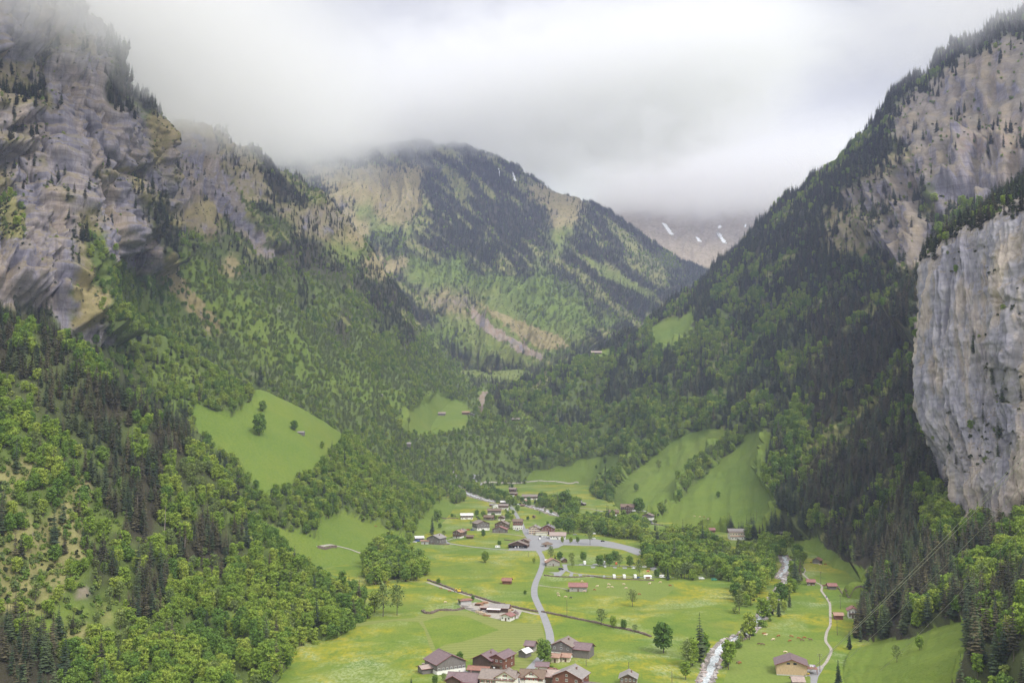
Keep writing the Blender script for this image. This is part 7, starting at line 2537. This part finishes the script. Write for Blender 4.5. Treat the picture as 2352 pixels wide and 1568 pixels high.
# ---------------------------------------------------------------- haze and low cloud
def haze_box():
    mb = MB()
    mb.box(-2600, 2600, -300, 9000, -4.0 - 1, 2600)
    m = bpy.data.materials.new('haze')
    m.use_nodes = True
    t = m.node_tree
    t.nodes.clear()
    out = N(t, 'ShaderNodeOutputMaterial')
    pv = N(t, 'ShaderNodeVolumePrincipled')
    pv.inputs['Density'].default_value = HAZE_DENSITY
    pv.inputs['Color'].default_value = (.60, .66, 1.0, 1)
    pv.inputs['Anisotropy'].default_value = .2
    L(t, pv.outputs[0], out.inputs['Volume'])
    ob = bpy.data.objects.new('haze', mb.mesh('haze', [m]))
    COL.objects.link(ob)
    ob['kind'] = 'stuff'
    ob['label'] = 'thin bluish haze filling the valley'
    ob['category'] = 'haze'
HAZE_DENSITY = 7.0e-5
haze_box()

def cloud(name, label, box, zlo, zhi, dens, scale, thr, seed, fall=(.18, .18), tilt=(0, 0)):
    """bank of cloud: a puffy closed shell whose density fades to its rim and its base"""
    x0, x1, y0, y1, z0, z1 = box
    cx, cy, cz = (x0 + x1) / 2, (y0 + y1) / 2, (z0 + z1) / 2
    bm = bmesh.new()
    bmesh.ops.create_icosphere(bm, subdivisions=4, radius=1.0)
    me = bpy.data.meshes.new(name)
    for v in bm.verts:
        q = np.array(v.co)
        m = (np.abs(q) ** 4).sum() ** .25
        q = q / m
        q = q * (1 + .03 * float(pnoise(q[None] * 3 + seed)[0]))
        v.co = (q[0] * (x1 - x0) / 2, q[1] * (y1 - y0) / 2, q[2] * (z1 - z0) / 2)
    bm.to_mesh(me)
    bm.free()
    m = bpy.data.materials.new(name)
    m.use_nodes = True
    t = m.node_tree
    t.nodes.clear()
    out = N(t, 'ShaderNodeOutputMaterial')
    pv = N(t, 'ShaderNodeVolumePrincipled')
    pv.inputs['Color'].default_value = (.985, .985, .985, 1)
    pv.inputs['Anisotropy'].default_value = .3
    tc = N(t, 'ShaderNodeTexCoord')
    ob_ = tc.outputs['Object']
    mp = N(t, 'ShaderNodeMapping')
    mp.inputs['Scale'].default_value = (1.0, .7, 1.6)
    mp.inputs['Location'].default_value = (seed, seed * 2, 0)
    L(t, ob_, mp.inputs['Vector'])
    nz = noise(t, mp.outputs[0], scale, 5, .65, .8)
    sx = N(t, 'ShaderNodeSeparateXYZ')
    L(t, ob_, sx.inputs[0])
    # height above the (tilted) base
    zz = math_(t, 'ADD', sx.outputs['Z'], math_(t, 'MULTIPLY', sx.outputs['X'], tilt[0]))
    zz = math_(t, 'ADD', zz, math_(t, 'MULTIPLY', sx.outputs['Y'], tilt[1]))
    zz = math_(t, 'ADD', zz, math_(t, 'MULTIPLY', math_(t, 'SUBTRACT', nz, .5), thr))
    hb = N(t, 'ShaderNodeMapRange', interpolation_type='SMOOTHSTEP')
    hb.inputs['From Min'].default_value = zlo - cz
    hb.inputs['From Max'].default_value = zhi - cz
    L(t, zz, hb.inputs['Value'])
    d = math_(t, 'MULTIPLY', hb.outputs[0], dens)
    def rim(o, half, f):
        r = N(t, 'ShaderNodeMapRange', interpolation_type='SMOOTHSTEP')
        r.inputs['From Min'].default_value = half * .97
        r.inputs['From Max'].default_value = half * (1 - f)
        L(t, math_(t, 'ABSOLUTE', o), r.inputs['Value'])
        return r.outputs[0]
    d = math_(t, 'MULTIPLY', d, rim(sx.outputs['X'], (x1 - x0) / 2, fall[0]))
    d = math_(t, 'MULTIPLY', d, rim(sx.outputs['Y'], (y1 - y0) / 2, fall[1]))
    tz = N(t, 'ShaderNodeMapRange', interpolation_type='SMOOTHSTEP')
    tz.inputs['From Min'].default_value = (z1 - z0) / 2 * .96
    tz.inputs['From Max'].default_value = (z1 - z0) / 2 * -.1
    L(t, zz, tz.inputs['Value'])
    d = math_(t, 'MULTIPLY', d, tz.outputs[0])
    d = math_(t, 'MULTIPLY', d, rim(sx.outputs['Z'], (z1 - z0) / 2, .12))
    L(t, d, pv.inputs['Density'])
    L(t, pv.outputs[0], out.inputs['Volume'])
    m.cycles.volume_step_rate = .25
    me.materials.append(m)
    o = bpy.data.objects.new(name, me)
    o.location = (cx, cy, cz)
    COL.objects.link(o)
    o['kind'] = 'stuff'
    o['label'] = label
    o['category'] = 'cloud'
    return o
cloud('low_cloud', 'grey cloud bank swallowing the tops of the left cliffs', (-2000, -150, 900, 2420, 500, 1060), 606, 720, .0080, .009, 210, 3, (.6, .2), (.05, -.11))
cloud('low_cloud', 'cloud wrapped round the summit of the central mountain', (-2400, 1700, 3600, 5400, 940, 1900), 1150, 1330, .0044, .0075, 520, 8, (.45, .15), (-.20, 0))
cloud('low_cloud', 'cloud sitting on the distant snow patched mountain', (100, 3600, 5900, 7900, 1150, 2300), 1350, 1520, .0030, .004, 180, 5, (.25, .3))
cloud('low_cloud', 'thin wisp of cloud drifting over the right ridge', (560, 1500, 1250, 2100, 700, 1060), 780, 870, .0026, .012, 240, 12, (.4, .2))
